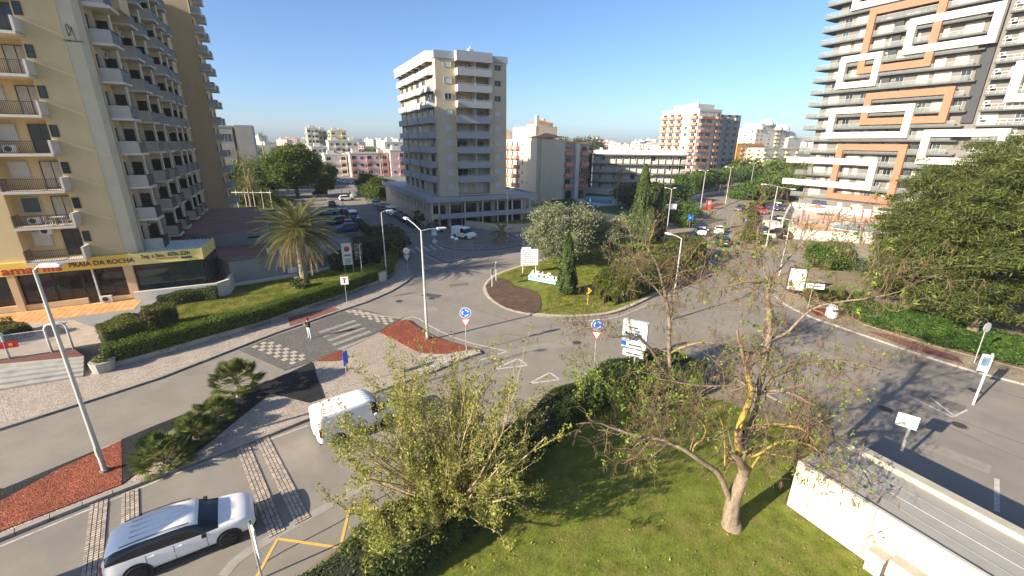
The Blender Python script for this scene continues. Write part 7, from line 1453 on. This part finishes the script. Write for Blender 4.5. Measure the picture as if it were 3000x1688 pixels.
# low lettered park sign
AQ = thing('lettered_sign', 'low turquoise banner topped by white script letters on the roundabout lawn', 'sign', (1.87,48.4,.15)); A_ = Vector((0,0)); B_ = Vector((3.15,-1.95)); d_ = (B_-A_).normalized(); L_ = (B_-A_).length; aqm = mat('turquoise_banner', (.16,.55,.62), rough=.5, var=.1, scale=3)
b = MB(); n_ = Vector((-d_.y, d_.x))*.06; b.prism([tuple(A_), tuple(B_), tuple(B_+n_), tuple(A_+n_)], .12, .62, aqm); b.build('banner', AQ)
b = MB(); b.prism([tuple(A_-n_*.1), tuple(B_-n_*.1), tuple(B_-n_*.02), tuple(A_-n_*.02)], .14, .2, swhite); b.build('banner_edge', AQ)
ang = math.atan2(d_.y, d_.x); text3('lettering', 'AlfoloSgua', 1.2, swhite, AQ, Matrix.Translation((.05,-.08,.52)) @ Matrix.Rotation(ang, 4, 'Z') @ Matrix.Rotation(rad(90), 4, 'X'), .04, shear=.25, space=.78)
for f in (.03, .35, .68, .98): q = A_.lerp(B_, f); b = MB(); b.tube([(q.x,q.y+.05,0),(q.x,q.y+.05,.7)], .025, metal_w, 5); b.build('post', AQ)
# billboards
BL = thing('billboard', 'double faced poster stand with a red figure behind the pavement hedge', 'billboard', (-19.48,50,.4)); b = MB(); slab2(b, (0,0,2.35), 1.15, 2.6, (.45,-1), swhite, .08); b.build('panel', BL)
b = MB(); f_ = (.45,-1); ngon(b, (0,0,2.95), .34, f_, 16, mat('poster_red', (.45,.05,.07)), .045, 0, .9); ngon(b, (0,0,3.1), .16, f_, 12, mat('poster_skin', (.4,.2,.15)), .05); plate(b, (0,0,2.2), .75, .2, f_, mat('poster_pink', (.5,.15,.18)), .045)
for i in range(4): plate(b, (0,0,1.75-i*.17), .7-.1*(i%2), .07, f_, scrib, .045)
b.build('poster', BL)
b = MB(); f2 = (1,.2); slab2(b, (1.25,.35,2.6), .9, 1.9, (.7,-.7), mat('poster_dark', (.12,.08,.08), var=.8, scale=3, dirt=(.6,.5,.5,.9), dscale=3), .06); b.build('side_panel', BL)
for x in (-.5, .5, 1.5): b = MB(); b.tube([(x,.15,-.3),(x,.15,3.5)], .05, steel, 6); b.build('post', BL)
BR = thing('poster_case', 'dark framed advertising case with a yellow and white poster on the corner', 'billboard', (30.4,44.5,.15)); b = MB(); slab2(b, (0,0,1.55), 1.75, 2.6, (-.42,-.9), frame_d, .22); b.tube([(0,0,0),(0,0,.3)], .15, frame_d, 6); b.build('case', BR)
ppm = mat('advert_poster', (.72,.68,.62), var=.2, scale=1.6, dirt=(.35,.3,.33,.7), dscale=2.0); b = MB(); plate(b, (0,0,1.58), 1.5, 2.3, (-.42,-.9), ppm, .12); b.build('poster', BR); b = MB()
for i in range(9): ngon(b, (rs.uniform(-.5,.5), rs.uniform(-.1,.1)*0-.0, rs.uniform(.65,1.25)), rs.uniform(.1,.2), (-.42,-.9), 9, mat('advert_yellow', (.62,.42,.06), var=.3), .125+.002*i)
b.build('poster_picture', BR)
r = thing('street_name_sign', 'small white street sign on a bent post in front of the poster case', 'sign', (28.95,39.9,.15)); post(r, 2.3, .03); b = MB(); slab2(b, (.3,.1,2.25), 1.5, .5, (-.35,-.9), swhite); b.build('plate', r); b = MB(); plate(b, (.3,.1,2.25), 1.1, .12, (-.35,-.9), scrib, .03); b.build('small_print', r)
BN = thing('litter_bin', 'cream rounded litter container on the corner by the red gravel', 'bin', (29.6,37.6,.15)); b = MB(); b.tube([(0,0,0),(0,0,.1),(0,0,1.0),(0,0,1.18),(0,0,1.25)], [.42,.5,.46,.36,.1], metal_w, 10); b.build('body', BN, smooth=False); b = MB(); b.box(-.3,.3,-.52,-.44,.75,.9,frame_d); b.build('slot', BN)
r = thing('road_sign', 'round sign seen from behind on a leaning post by the ground cover', 'road sign', (34.2,28.9,.12)); b = MB(); b.tube([(0,0,0),(.25,.3,3.05)], .035, steel, 7); b.build('post', r); b = MB(); b.disc((.22,.2,2.75), .38, (.25,-.95,.05), .03, sgrey, 22); b.build('plate', r)
r = thing('direction_post', 'pale post with a narrow tall sign on its left, standing in the right road', 'road sign', (28.85,23.6,0)); b = MB(); b.tube([(0,0,0),(.12,.1,3.5)], .06, metal_w, 7); b.build('post', r); b = MB(); slab2(b, (-.25,.0,2.9), .5, 1.1, (-.5,-.9), swhite); b.build('plate', r); b = MB(); plate(b, (-.25,0,3.0), .36, .6, (-.5,-.9), mat('sign_slate', (.12,.2,.28)), .03); b.build('symbol', r)
r = thing('road_sign', 'worn white square sign on a grey post beside the annex roof', 'road sign', (19.6,18.2,0)); b = MB(); b.tube([(0,0,0),(-.12,-.1,2.9)], .07, steel, 7); b.build('post', r); b = MB(); slab2(b, (-.55,-.3,2.75), .8, .7, (-.6,-.7), mat('worn_white_sign', (.6,.6,.55), var=.2, scale=8, dirt=(.15,.16,.1,.9), dscale=6)); b.build('plate', r)
# big white board near the second bare tree
SB = thing('sign_board', 'large boxed white sign board with dark lettering half hidden by branches', 'sign board', (7.97,25.3,.1)); f3 = (-.30,-.95); b = MB(); u = Vector((.95,-.30,0)); 
def panel(c, w, z0, z1, m, t, nm): b = MB(); slab2(b, (c[0], c[1], (z0+z1)/2), w, z1-z0, (-.30-.2,-.87), m, t); return b.build(nm, SB)
panel((-.15,0), 1.55, 3.35, 4.65, swhite, .35, 'box'); panel((-.15,0), 1.5, 2.85, 3.28, swhite, .3, 'lower_panel'); panel((-.15,0), 1.3, 2.2, 2.65, swhite, .12, 'bottom_panel'); b = MB(); b.tube([(.1,.1,0),(.0,.1,3.3)], .07, steel, 8); b.build('post', SB)
ff = (-.5,-.87); b = MB()
for (x, z, w, h, m) in ((-.1,4.25,.6,.1,scrib),(.25,4.05,.4,.1,mat('sign_violet',(.25,.2,.5))),(-.62,3.08,.3,.3,sblue),(.1,3.05,.8,.12,scrib),(.0,2.45,.9,.1,scrib),(.1,2.3,.5,.08,mat('sign_purple',(.2,.12,.3)))): plate(b, Vector((-.15,0,z))+Vector((.87,-.5,0))*x, w, h, ff, m, .18)
b.build('small_print', SB)
mm_ = Matrix.Translation((-.15-.62*.87-.5*.2,.62*.5-.87*.2,3.72)) @ Matrix.Rotation(math.atan2(-.5,.87), 4, 'Z') @ Matrix.Rotation(rad(90), 4, 'X'); text3('lettering', 'Algarve', .36, sblack, SB, mm_, .01); mm_ = Matrix.Translation((-.15-.3*.87-.5*.2,.3*.5-.87*.2,3.42)) @ Matrix.Rotation(math.atan2(-.5,.87), 4, 'Z') @ Matrix.Rotation(rad(90), 4, 'X'); text3('lettering', 'Race', .3, sblack, SB, mm_, .01)
# bus stop flag, utility box, planter, red info post
r = thing('bus_stop_post', 'narrow green and white bus stop flag at the bottom edge of the view', 'bus stop sign', (-9.15,11.85,0)); b = MB(); b.tube([(0,0,0),(0,0,2.6)], .04, steel, 8); b.build('post', r); b = MB(); slab2(b, (.16,-.1,1.9), .42, 1.3, (.72,.69), swhite, .05); b.build('flag', r); b = MB(); slab2(b, (-.02,.08,2.0), .06, 1.35, (.72,.69), mat('flag_green', (.05,.30,.14)), .07); b.build('flag_edge', r)
r = thing('utility_cabinet', 'pale concrete utility cabinet set in the hedge wall by the pavement', 'cabinet', (-14.95,47.6,.12)); b = MB(); b.box(-.55,.55,-.25,.25,0,1.25,conc); b.build('body', r, ); b = MB(); b.box(-.48,-.03,-.28,-.25,.1,1.15,whit); b.build('door', r); b = MB(); b.box(.03,.48,-.28,-.25,.1,1.15,whit); b.build('door', r); r.rotation_euler = (0,0,rad(55))
PT = thing('stone_planter', 'rounded stone planter with trailing green at the end of the steps', 'planter', (-28.3,26.9,.12)); b = MB(); b.tube([(0,0,0),(0,0,.75)], [.62,.72], stone, 12); b.build('bowl', PT); pts_ = ball(500, (0,0,.8), (.5,.5,.35)); leaves('plant', pts_, .1, Lf['hedge_m'], PT)
r = thing('information_totem', 'red information totem on the avenue median', 'sign', (48.0,107.9,.12)); b = MB(); b.box(-.6,.6,-.15,.15,0,2.3,mat('totem_red', (.55,.08,.05))); b.build('body', r); b = MB(); ngon(b, (0,0,1.6), .35, (0,-1), 14, swhite, .16); b.build('emblem', r)
MB().prism([(47.5,106.0),(52,112.8),(57.5,118.6),(56,120.5),(49,112.5),(45.5,107.6)], .1, .16, red_gravel).build('red_gravel_bed', kind='structure')
pg = thing('pergola', 'white pergola frame in the hotel garden beyond the roof terrace', 'pergola', (-62,104,.1)); b = MB()
for i in range(6): b.tube([(i*2-5,0,0),(i*2-5,0,4.4)], .08, whit, 6)
b.box(-5.3,5.3,-.1,.1,3.7,3.85,whit); b.build('frame', pg); 
wallpath('garden_wall', 'grey walled shed roof left of the side street cars', [wd(-12,88), wd(-2,88)], 4, .1, 3.0, retain)
# unseen column, added left of the frame to cast a round headed shadow
AC = thing('shadow_column', 'unseen round headed column added left of the view to cast a shadow', 'shadow column', (-19.75,8.9,0)); b = MB(); b.tube([(0,0,0),(0,0,3.9),(0,0,4.6),(0,0,4.95),(0,0,5.1)], [.95,.95,.8,.45,.05], metal_w, 20); b.build('body', AC)

# ------------------------------------------------------------------ vehicles
tyre = mat('tyre_rubber', (.02,.02,.02), rough=.85); alloy = mat('alloy_rim', (.30,.30,.31), rough=.3, metal=.8); rimd = mat('dark_rim', (.05,.05,.052), rough=.35, metal=.6); carglass = glassmat('car_glass', (.012,.014,.016), rough=.05, spec=.7)
lampc = mat('headlight_glass', (.5,.5,.52), rough=.1, spec=.8); tail = mat('tail_light', (.45,.015,.015), rough=.2, spec=.6); trim = mat('black_trim', (.02,.02,.021), rough=.5); platem = mat('number_plate', (.7,.7,.66), rough=.5)
def paint(n, c, met=0.0): return mat('car_paint_'+n, c, rough=.4, var=.02, metal=met, coat=.2, spec=.35)
PRO = {  # stations: x, ground clearance, belt height, top height, half width at belt, half width at top  (x forward, length normalised by builder)
 'suv': [(-2.36,.50,.92,.95,.66,.60),(-2.33,.34,1.02,1.08,.80,.66),(-2.2,.30,1.06,1.36,.88,.68),(-1.9,.28,1.08,1.52,.92,.72),(-1.3,.26,1.07,1.58,.93,.74),(-.4,.26,1.05,1.60,.94,.75),(.2,.26,1.03,1.57,.94,.74),(.55,.26,1.02,1.46,.935,.73),(1.15,.26,1.03,1.12,.93,.74),(1.3,.26,1.03,1.07,.92,.74),(1.8,.28,.97,1.02,.90,.68),(2.15,.32,.88,.93,.82,.60),(2.34,.42,.74,.78,.66,.50)],
 'hatch': [(-2.0,.45,.85,.9,.62,.52),(-1.96,.32,.95,1.05,.76,.56),(-1.8,.28,.98,1.32,.82,.56),(-1.4,.24,.96,1.46,.84,.58),(-.6,.22,.94,1.50,.85,.60),(.1,.22,.93,1.47,.85,.59),(.45,.22,.93,1.34,.84,.58),(.95,.22,.94,1.03,.82,.66),(1.1,.22,.92,.97,.81,.64),(1.6,.26,.86,.90,.78,.58),(1.9,.32,.76,.80,.70,.5),(2.0,.4,.66,.68,.58,.44)],
 'sedan': [(-2.25,.45,.85,.88,.62,.54),(-2.2,.34,.92,.95,.78,.6),(-1.7,.28,.95,1.0,.84,.66),(-1.35,.25,.95,1.08,.86,.66),(-.95,.23,.94,1.34,.86,.58),(-.3,.22,.93,1.43,.86,.59),(.3,.22,.92,1.38,.86,.58),(.6,.22,.92,1.26,.85,.58),(1.1,.22,.92,.98,.83,.66),(1.7,.26,.84,.88,.80,.6),(2.1,.32,.74,.78,.72,.5),(2.22,.4,.64,.67,.6,.44)],
 'van': [(-2.25,.40,1.0,1.70,.84,.70),(-2.2,.30,1.05,1.84,.90,.78),(-1.9,.26,1.05,1.88,.92,.80),(-1.0,.25,1.05,1.90,.92,.81),(0,.25,1.05,1.90,.92,.81),(.55,.25,1.05,1.86,.92,.79),(.85,.25,1.05,1.72,.91,.74),(1.45,.25,1.06,1.16,.89,.74),(1.6,.25,1.02,1.10,.88,.72),(2.0,.28,.92,.98,.84,.64),(2.2,.34,.78,.84,.74,.55),(2.26,.45,.68,.7,.62,.48)]}
def carbody(kind, pm, sideglass=(None, None)):
    S = PRO[kind]; rows = []
    for x, gc, zb, zt, wb, wt in S:
        hb = zb-gc; rows.append([(x, .0, gc), (x, wb*.86, gc), (x, wb*.985, gc+hb*.25), (x, wb*1.0, gc+hb*.62), (x, wb*.97, zb), (x, wb*.5+wt*.5, zb+(zt-zb)*.52), (x, wt, zt-min(.06, (zt-zb)*.3)), (x, wt*.84, zt), (x, 0, zt+.015)])
    v = []; f = []; mi = []; n = 9
    for r_ in rows: v += r_+[(a, -b_, c) for a, b_, c in r_[1:-1]]
    N = 16; order = list(range(9))+[9+i for i in range(6, -1, -1)]
    # ring order: 0..8 then mirrored 7..1
    ring = list(range(9))+[8+k for k in range(7, 0, -1)]
    cab = [(s[3]-s[2]) > .22 for s in S]
    for i in range(len(S)-1):
        for j in range(16):
            a, b_ = ring[j], ring[(j+1) % 16]; f.append((i*N+a, i*N+b_, (i+1)*N+b_, (i+1)*N+a)[::-1])
            jj = j if j < 8 else 15-j; m = 0; dz = S[i+1][3]-S[i][3]; steep = abs(dz) > .20 and (S[i+1][0]-S[i][0]) > .04 and (cab[i] or cab[i+1])
            fwd_ = S[i][0] > -.2
            if jj in (4, 5) and cab[i] and cab[i+1] and (sideglass[0] is None or sideglass[0] <= S[i][0] <= sideglass[1]): m = 1
            if jj in (6, 7) and steep and (fwd_ or kind != 'van'): m = 1
            if jj in (4, 5) and steep and fwd_ and cab[i]: m = 1
            mi.append(m)
    f.append(tuple(ring[::-1])[::-1]); mi.append(0); k = (len(S)-1)*N; f.append(tuple(k+q for q in ring)[::-1]); mi.append(0)
    me = bpy.data.meshes.new('body'); me.from_pydata(v, [], f); me.materials.append(pm); me.materials.append(carglass); me.polygons.foreach_set('material_index', mi); me.polygons.foreach_set('use_smooth', [True]*len(f)); me.update()
    import bmesh; bm = bmesh.new(); bm.from_mesh(me); bmesh.ops.recalc_face_normals(bm, faces=bm.faces); 
    bmesh.ops.subdivide_edges(bm, edges=bm.edges[:], cuts=1, use_grid_fill=True, smooth=.6); bm.to_mesh(me); bm.free(); me.polygons.foreach_set('use_smooth', [True]*len(me.polygons)); return me
def wheel_mesh(r=.34, w=.22, rm=alloy):
    t = MB(); t.tube([(0,-w/2,0),(0,-w*.4,0),(0,w*.4,0),(0,w/2,0)], [r*.9, r, r, r*.9], tyre, 20); t.disc((0,-w/2-.005,0), r*.62, (0,1,0), .02, trim, 16); tm_ = t.mesh('wheel')
    b = MB(); b.disc((0,-w/2-.02,0), r*.14, (0,1,0), .03, rm, 8)
    for i in range(5):
        a = i*1.2566; d = Vector((math.cos(a), 0, math.sin(a))); n_ = Vector((-d.z, 0, d.x))*.04; p = Vector((0,-w/2-.02,0)); b.poly([tuple(p+n_), tuple(p-n_), tuple(p+d*r*.64-n_*.7), tuple(p+d*r*.64+n_*.7)], rm)
    n = 16; 
    for i in range(n): a, c = 6.283*i/n, 6.283*(i+1)/n; b.poly([(r*.60*math.cos(a),-w/2-.02,r*.60*math.sin(a)),(r*.68*math.cos(a),-w/2-.015,r*.68*math.sin(a)),(r*.68*math.cos(c),-w/2-.015,r*.68*math.sin(c)),(r*.60*math.cos(c),-w/2-.02,r*.60*math.sin(c))], rm)
    return tm_, b.mesh('rim')
WH = {'alloy': wheel_mesh(), 'dark': wheel_mesh(.36, .24, rimd)}
BODY = {}
def vehicle(label, kind, pm, c, hd, wheels='alloy', detail=True, group=None, name=None, cat='car', sg=(None, None), L=None, z=0.0):
    r = thing(name or ('parked_car' if group else 'car'), label, cat, (c[0], c[1], z), hd, group); S = PRO[kind]; key = (kind, pm.name, sg)
    if key not in BODY: BODY[key] = carbody(kind, pm, sg)
    link('body', BODY[key], r); W_ = S[5][4]; xa, xb = (-1.42, 1.42) if kind == 'suv' else (-1.3, 1.28); R0 = .36 if wheels == 'dark' else .32
    if kind == 'van': xa, xb = -1.35, 1.4
    for x in (xa, xb):
        for s in (-1, 1):
            arch = MB(); arch.disc((x, s*(W_-.02), R0+.01), R0+.085, (0,1,0), .06, trim, 18); arch.build('wheel_arch', r)
            o = link('wheel', WH[wheels][0], r, (x, s*(W_-.09), R0), rad(180) if s > 0 else 0); link('rim', WH[wheels][1], o)
            if wheels == 'alloy': o.scale = (.94,.94,.94)
    f, bk = S[-1], S[0]
    for s in (-1, 1):
        b = MB(); b.box(S[-2][0]-.16, S[-2][0]+.10, s*.50, s*.74, S[-2][2]-.17, S[-2][2]-.05, lampc); b.build('headlight', r)
        b = MB(); b.box(S[1][0]-.035, S[1][0]+.12, s*(S[1][4]-.17), s*(S[1][4]+.01), .78, 1.08 if kind != 'van' else 1.25, tail); b.build('tail_light', r)
        b = MB(); b.box(.62, .76, s*(W_+.01), s*(W_+.19), 1.0, 1.14, trim if kind == 'suv' else pm); b.build('wing_mirror', r)
    b = MB(); b.box(S[-1][0]-.02, S[-1][0]+.03, -.42, .42, .42, .60, trim); b.build('grille', r); b = MB(); b.box(S[0][0]-.03, S[0][0]+.02, -.26, .26, .62, .74, platem); b.build('number_plate', r); b = MB(); b.box(S[-1][0], S[-1][0]+.045, -.26, .26, .38, .48, platem); b.build('number_plate', r)
    b = MB()
    for s in (-1, 1): b.box(xa+.5, xb-.5, s*(W_-.06), s*(W_+.005), S[5][1]-.06, S[5][1]+.07, trim)
    b.box(S[1][0]-.05, S[1][0]+.2, -S[1][4]*.9, S[1][4]*.9, .28, .42, trim); b.box(S[-2][0]-.1, S[-1][0]+.01, -.6, .6, .26, .38, trim); b.build('sill_trim', r)
    if detail:
        for s in (-1, 1):
            b = MB()
            for x in (.72, -.28, -1.1 if kind != 'van' else -.5): b.box(x, x+.012, s*(W_*.97), s*(W_+.004), .42, .98, trim)
            b.build('door_seam', r)
            for x in (-.12, -.95):
                b = MB(); b.box(x-.1, x+.1, s*(W_-.01), s*(W_+.025), .88, .915, pm); b.build('door_handle', r)
            if kind == 'suv':
                b = MB(); b.tube([(-1.75, s*.67, 1.54),(-1.2, s*.71, 1.61),(-.3, s*.72, 1.63),(.3, s*.70, 1.575)], .018, trim, 5); b.build('roof_rail', r)
        if kind == 'van':
            for i in range(5): b = MB(); y = -.5+i*.25; b.box(-2.0, -.9, y, y+.05, 1.895, 1.925, pm); b.box(-.7, .45, y, y+.05, 1.895, 1.925, pm); b.build('roof_rib', r)
            b = MB(); b.box(-2.27,-2.235,-.01,.01,.5,1.7,trim); b.build('rear_door_seam', r)
        if kind == 'suv':
            b = MB()
            for y in (-.42,-.14,.14,.42): b.box(-1.5,.0,y,y+.012,1.585,1.622,P_g)
            b.build('roof_line', r)
    return r
P_w = paint('white', (.86,.84,.79)); P_k = paint('black', (.015,.015,.018)); P_g = paint('silver', (.38,.39,.40), .4); P_dg = paint('dark_grey', (.08,.085,.09), .3); P_r = paint('red', (.45,.03,.025)); P_b = paint('blue', (.03,.07,.20)); P_br = paint('brown', (.13,.06,.04)); P_gr = paint('dark_green', (.03,.055,.035)); P_dr = paint('dark_red', (.20,.015,.02)); P_lb = paint('light_blue', (.35,.45,.52))
vehicle('white estate car with dark windows and roof rails driving in the lower road', 'suv', P_w, (-12.8,13.25), rad(32.5), 'dark', name='car')
vehicle('white panel van half hidden by the spreading shrub', 'van', P_w, (-8.65,20.95), rad(38.5), cat='van', name='van', sg=(.3, 1.0))
vehicle('white small van parked by the ramp wall of the podium', 'van', P_w, (-8.1,72.0), rad(-40), cat='van', name='van', sg=(-.3, 1.0), z=0.1)
vehicle('dark blue hatchback leaving the side street', 'hatch', P_k, (-17.6,68.6), rad(-58), detail=False)
SH_ = GA+rad(90)
for (x, y), k, pm, lb in zip(LAY['cars_right'], ('hatch','sedan','van','hatch','hatch','sedan','hatch'), (P_g,P_br,P_w,P_dg,P_k,P_k,P_dg), ('silver hatchback farthest up the podium side of the street','brown car behind the white van on the podium side','white van parked along the podium','grey hatchback in front of the parked white van','black hatchback second from the street corner','black saloon parked nearest the small street tree','dark hatchback tucked behind the crossing lamp head')):
    vehicle(lb, k, pm, (x+.9, y+.9), SH_+math.pi+rad(2), group='cars parked along the podium', detail=False, z=0.02 if k != 'x' else 0)
for (x, y), k, pm, lb in zip(LAY['cars_left'], ('sedan','hatch','hatch','van','hatch'), (P_k,P_w,P_dr,P_w,P_b), ('dark saloon at the far end of the left parking row','white hatchback in the left parking row','dark red hatchback between white cars in the left row','white van with dark windows in the left parking row','blue hatchback at the near end of the left parking row')):
    vehicle(lb, k, pm, (x, y), SH_+math.pi, group='cars parked on the left of the side street', detail=False)
vehicle('small red car beside the blue hatchback in the left row', 'hatch', P_r, (-31.3,82.4), SH_, detail=False, group='cars parked on the left of the side street')
for (x, y), k, pm, lb in zip(LAY['cars_lot'], ('sedan','hatch','hatch','van','hatch'), (P_lb,P_dg,P_b,P_k,P_g), ('pale blue saloon in the lot behind the palm','dark grey hatchback in the lot behind the palm','dark blue hatchback nearest the tall dark hedge','black van under the big round tree','silver hatchback under the big round tree')):
    vehicle(lb, k, pm, (x, y), GA+rad(190), group='cars in the lot behind the palm', detail=False, z=.12)
for (x, y), k, pm, h, lb in zip(LAY['cars_far'], ('hatch','sedan','hatch','van'), (P_w,P_g,P_w,P_w), (20,60,0,90), ('white hatchback parked at the far bend','silver saloon parked near the sandy kerb at the far bend','white hatchback turning across the side street','white van coming down the side street')):
    vehicle(lb, k, pm, (x, y), GA+rad(h), detail=False, cat='van' if k == 'van' else 'car')
vehicle('pale car beside the first one parked at the far bend', 'sedan', P_lb, (-67,176), GA+rad(40), detail=False)
for (x, y), k, pm, h, lb in zip(LAY['cars_ave'], ('sedan','sedan','suv','hatch','hatch'), (P_w,P_w,P_gr,P_dg,P_k), (-112,66,80,-125,55), ('white saloon coming to the roundabout in the left avenue lane','white saloon leaving up the avenue in the right lane','dark green car entering the avenue from the roundabout','dark car with white bonnet coming down the avenue','black car going up the left carriageway of the avenue')):
    vehicle(lb, k, pm, (x, y), rad(h), detail=False)
for (x, y), k, pm, h, lb in zip(LAY['cars_park'], ('hatch','hatch','hatch','sedan','hatch','suv'), (P_r,paint('purple',(.08,.03,.10)),P_dg,P_k,P_dg,P_k), (-95,-90,-100,-80,80,80), ('bright red hatchback in the hotel car park','dark purple hatchback at the back of the car park','dark grey hatchback beside the lamp arm in the car park','black saloon behind the white block wall','grey hatchback at the near end of the car park','dark estate car at the near right of the car park')):
    vehicle(lb, k, pm, (x, y), rad(h), detail=False, group='cars in the hotel car park', z=.135)
vehicle('white hatchback at the back left of the hotel car park', 'hatch', P_w, (66.8,110.5), rad(-90), detail=False, group='cars in the hotel car park', z=.13)
# ------------------------------------------------------------------ pedestrian on the crossing
skin = mat('skin', (.42,.25,.17), rough=.6, var=.05); shirt = mat('black_shirt', (.018,.016,.02), rough=.9, var=.2, scale=20); jeans = mat('light_jeans', (.48,.53,.60), rough=.9, var=.1, scale=20); shoe = mat('white_trainers', (.7,.7,.68)); hairm = mat('dark_hair', (.02,.013,.01), rough=.8)
PE = thing('person', 'person in a black shirt, pale jeans and white trainers raising both hands at the crossing', 'person', (-16.5,32.5,.045), rad(-20))
vv = [(0,0,.95),(0,0,1.12),(0,.01,1.32),(0,.01,1.45),(0,-.01,1.54),(0,-.03,1.64), (-.09,0,.90),(-.11,.02,.50),(-.12,.05,.09),(-.12,-.10,.04), (.09,0,.90),(.13,-.03,.50),(.17,-.02,.09),(.18,-.17,.04), (-.19,.01,1.42),(-.25,-.05,1.17),(-.12,-.27,1.30),(-.08,-.33,1.34), (.19,.01,1.42),(.25,-.06,1.17),(.12,-.28,1.30),(.08,-.34,1.34)]
ee = [(0,1),(1,2),(2,3),(3,4),(4,5),(0,6),(6,7),(7,8),(8,9),(0,10),(10,11),(11,12),(12,13),(3,14),(14,15),(15,16),(16,17),(3,18),(18,19),(19,20),(20,21)]
rr = [(.15,.11),(.14,.10),(.17,.11),(.13,.09),(.055,.055),(.085,.10),(.095,.1),(.065,.065),(.045,.045),(.04,.035),(.095,.1),(.065,.065),(.045,.045),(.04,.035),(.06,.06),(.045,.045),(.032,.032),(.035,.025),(.06,.06),(.045,.045),(.032,.032),(.035,.025)]
me = bpy.data.meshes.new('body'); me.from_pydata(vv, ee, []); po = bpy.data.objects.new('tmp', me); COL.objects.link(po); sk = po.modifiers.new('s', 'SKIN'); ss = po.modifiers.new('d', 'SUBSURF'); ss.levels = 1; ss.render_levels = 1
for i, (a, c) in enumerate(rr): me.skin_vertices[0].data[i].radius = (a, c)
me.skin_vertices[0].data[0].use_root = True
bpy.context.view_layer.update(); bme = bpy.data.meshes.new_from_object(po.evaluated_get(bpy.context.evaluated_depsgraph_get())); bpy.data.objects.remove(po)
for m in (skin, shirt, jeans, shoe): bme.materials.append(m)
for p in bme.polygons:
    z = p.center.z; p.use_smooth = True; arm = abs(p.center.x) > .2 or p.center.y < -.17
    p.material_index = 3 if z < .11 else (2 if z < .97 else (1 if z < 1.49 and not (p.center.y < -.12 and z > 1.1) else 0))
link('body', bme, PE)
b = MB(); n = 12; rows = [[(.098*math.cos(6.283*j/n)*math.cos(a), .02+.108*math.sin(6.283*j/n)*math.cos(a), 1.665+.115*math.sin(a)) for j in range(n)] for a in (-.2, .3, .8, 1.2, 1.5)]
for i in range(4):
    for j in range(n): b.poly([rows[i][j], rows[i][(j+1)%n], rows[i+1][(j+1)%n], rows[i+1][j]], hairm)
b.build('hair', PE, smooth=True)
b = MB(); b.box(-.012,.012,-.145,-.11,1.60,1.63,skin); b.box(-.045,-.02,-.128,-.118,1.635,1.647,hairm); b.box(.02,.045,-.128,-.118,1.635,1.647,hairm); b.box(-.025,.025,-.125,-.115,1.572,1.58,mat('lips',(.25,.08,.07))); b.build('face', PE)
for s in (-1, 1):
    h = MB(); h.box(s*.05, s*.11, -.385, -.34, 1.31, 1.38, skin)
    for i in range(4): h.tube([(s*(.055+.016*i),-.37,1.38),(s*(.05+.015*i),-.385,1.42),(s*(.035+.014*i),-.375,1.445)], [.009,.008,.006], skin, 5)
    h.tube([(s*.05,-.36,1.33),(s*.02,-.38,1.37)], [.011,.008], skin, 5); h.build('hand', PE)
b = MB(); b.box(-.04,.04,-.40,-.39,1.37,1.47,trim); tp_ = b.build('phone', None); tp_.location = PE.location; tp_.rotation_euler = PE.rotation_euler; tag(tp_, 'dark phone held up by the person on the crossing', 'phone')
# hazy air
hz = MB(); hz.box(-900, 900, -60, 1300, -3, 64, far_ground); ho = hz.build('haze', kind='stuff'); hm_ = bpy.data.materials.new('haze'); hm_.use_nodes = True; hn = hm_.node_tree.nodes; hn.clear(); o_ = hn.new('ShaderNodeOutputMaterial'); pv = hn.new('ShaderNodeVolumePrincipled'); pv.inputs['Density'].default_value = .0002; pv.inputs['Color'].default_value = (.80,.88,1,1); hm_.node_tree.links.new(pv.outputs[0], o_.inputs['Volume']); ho.data.materials.clear(); ho.data.materials.append(hm_)
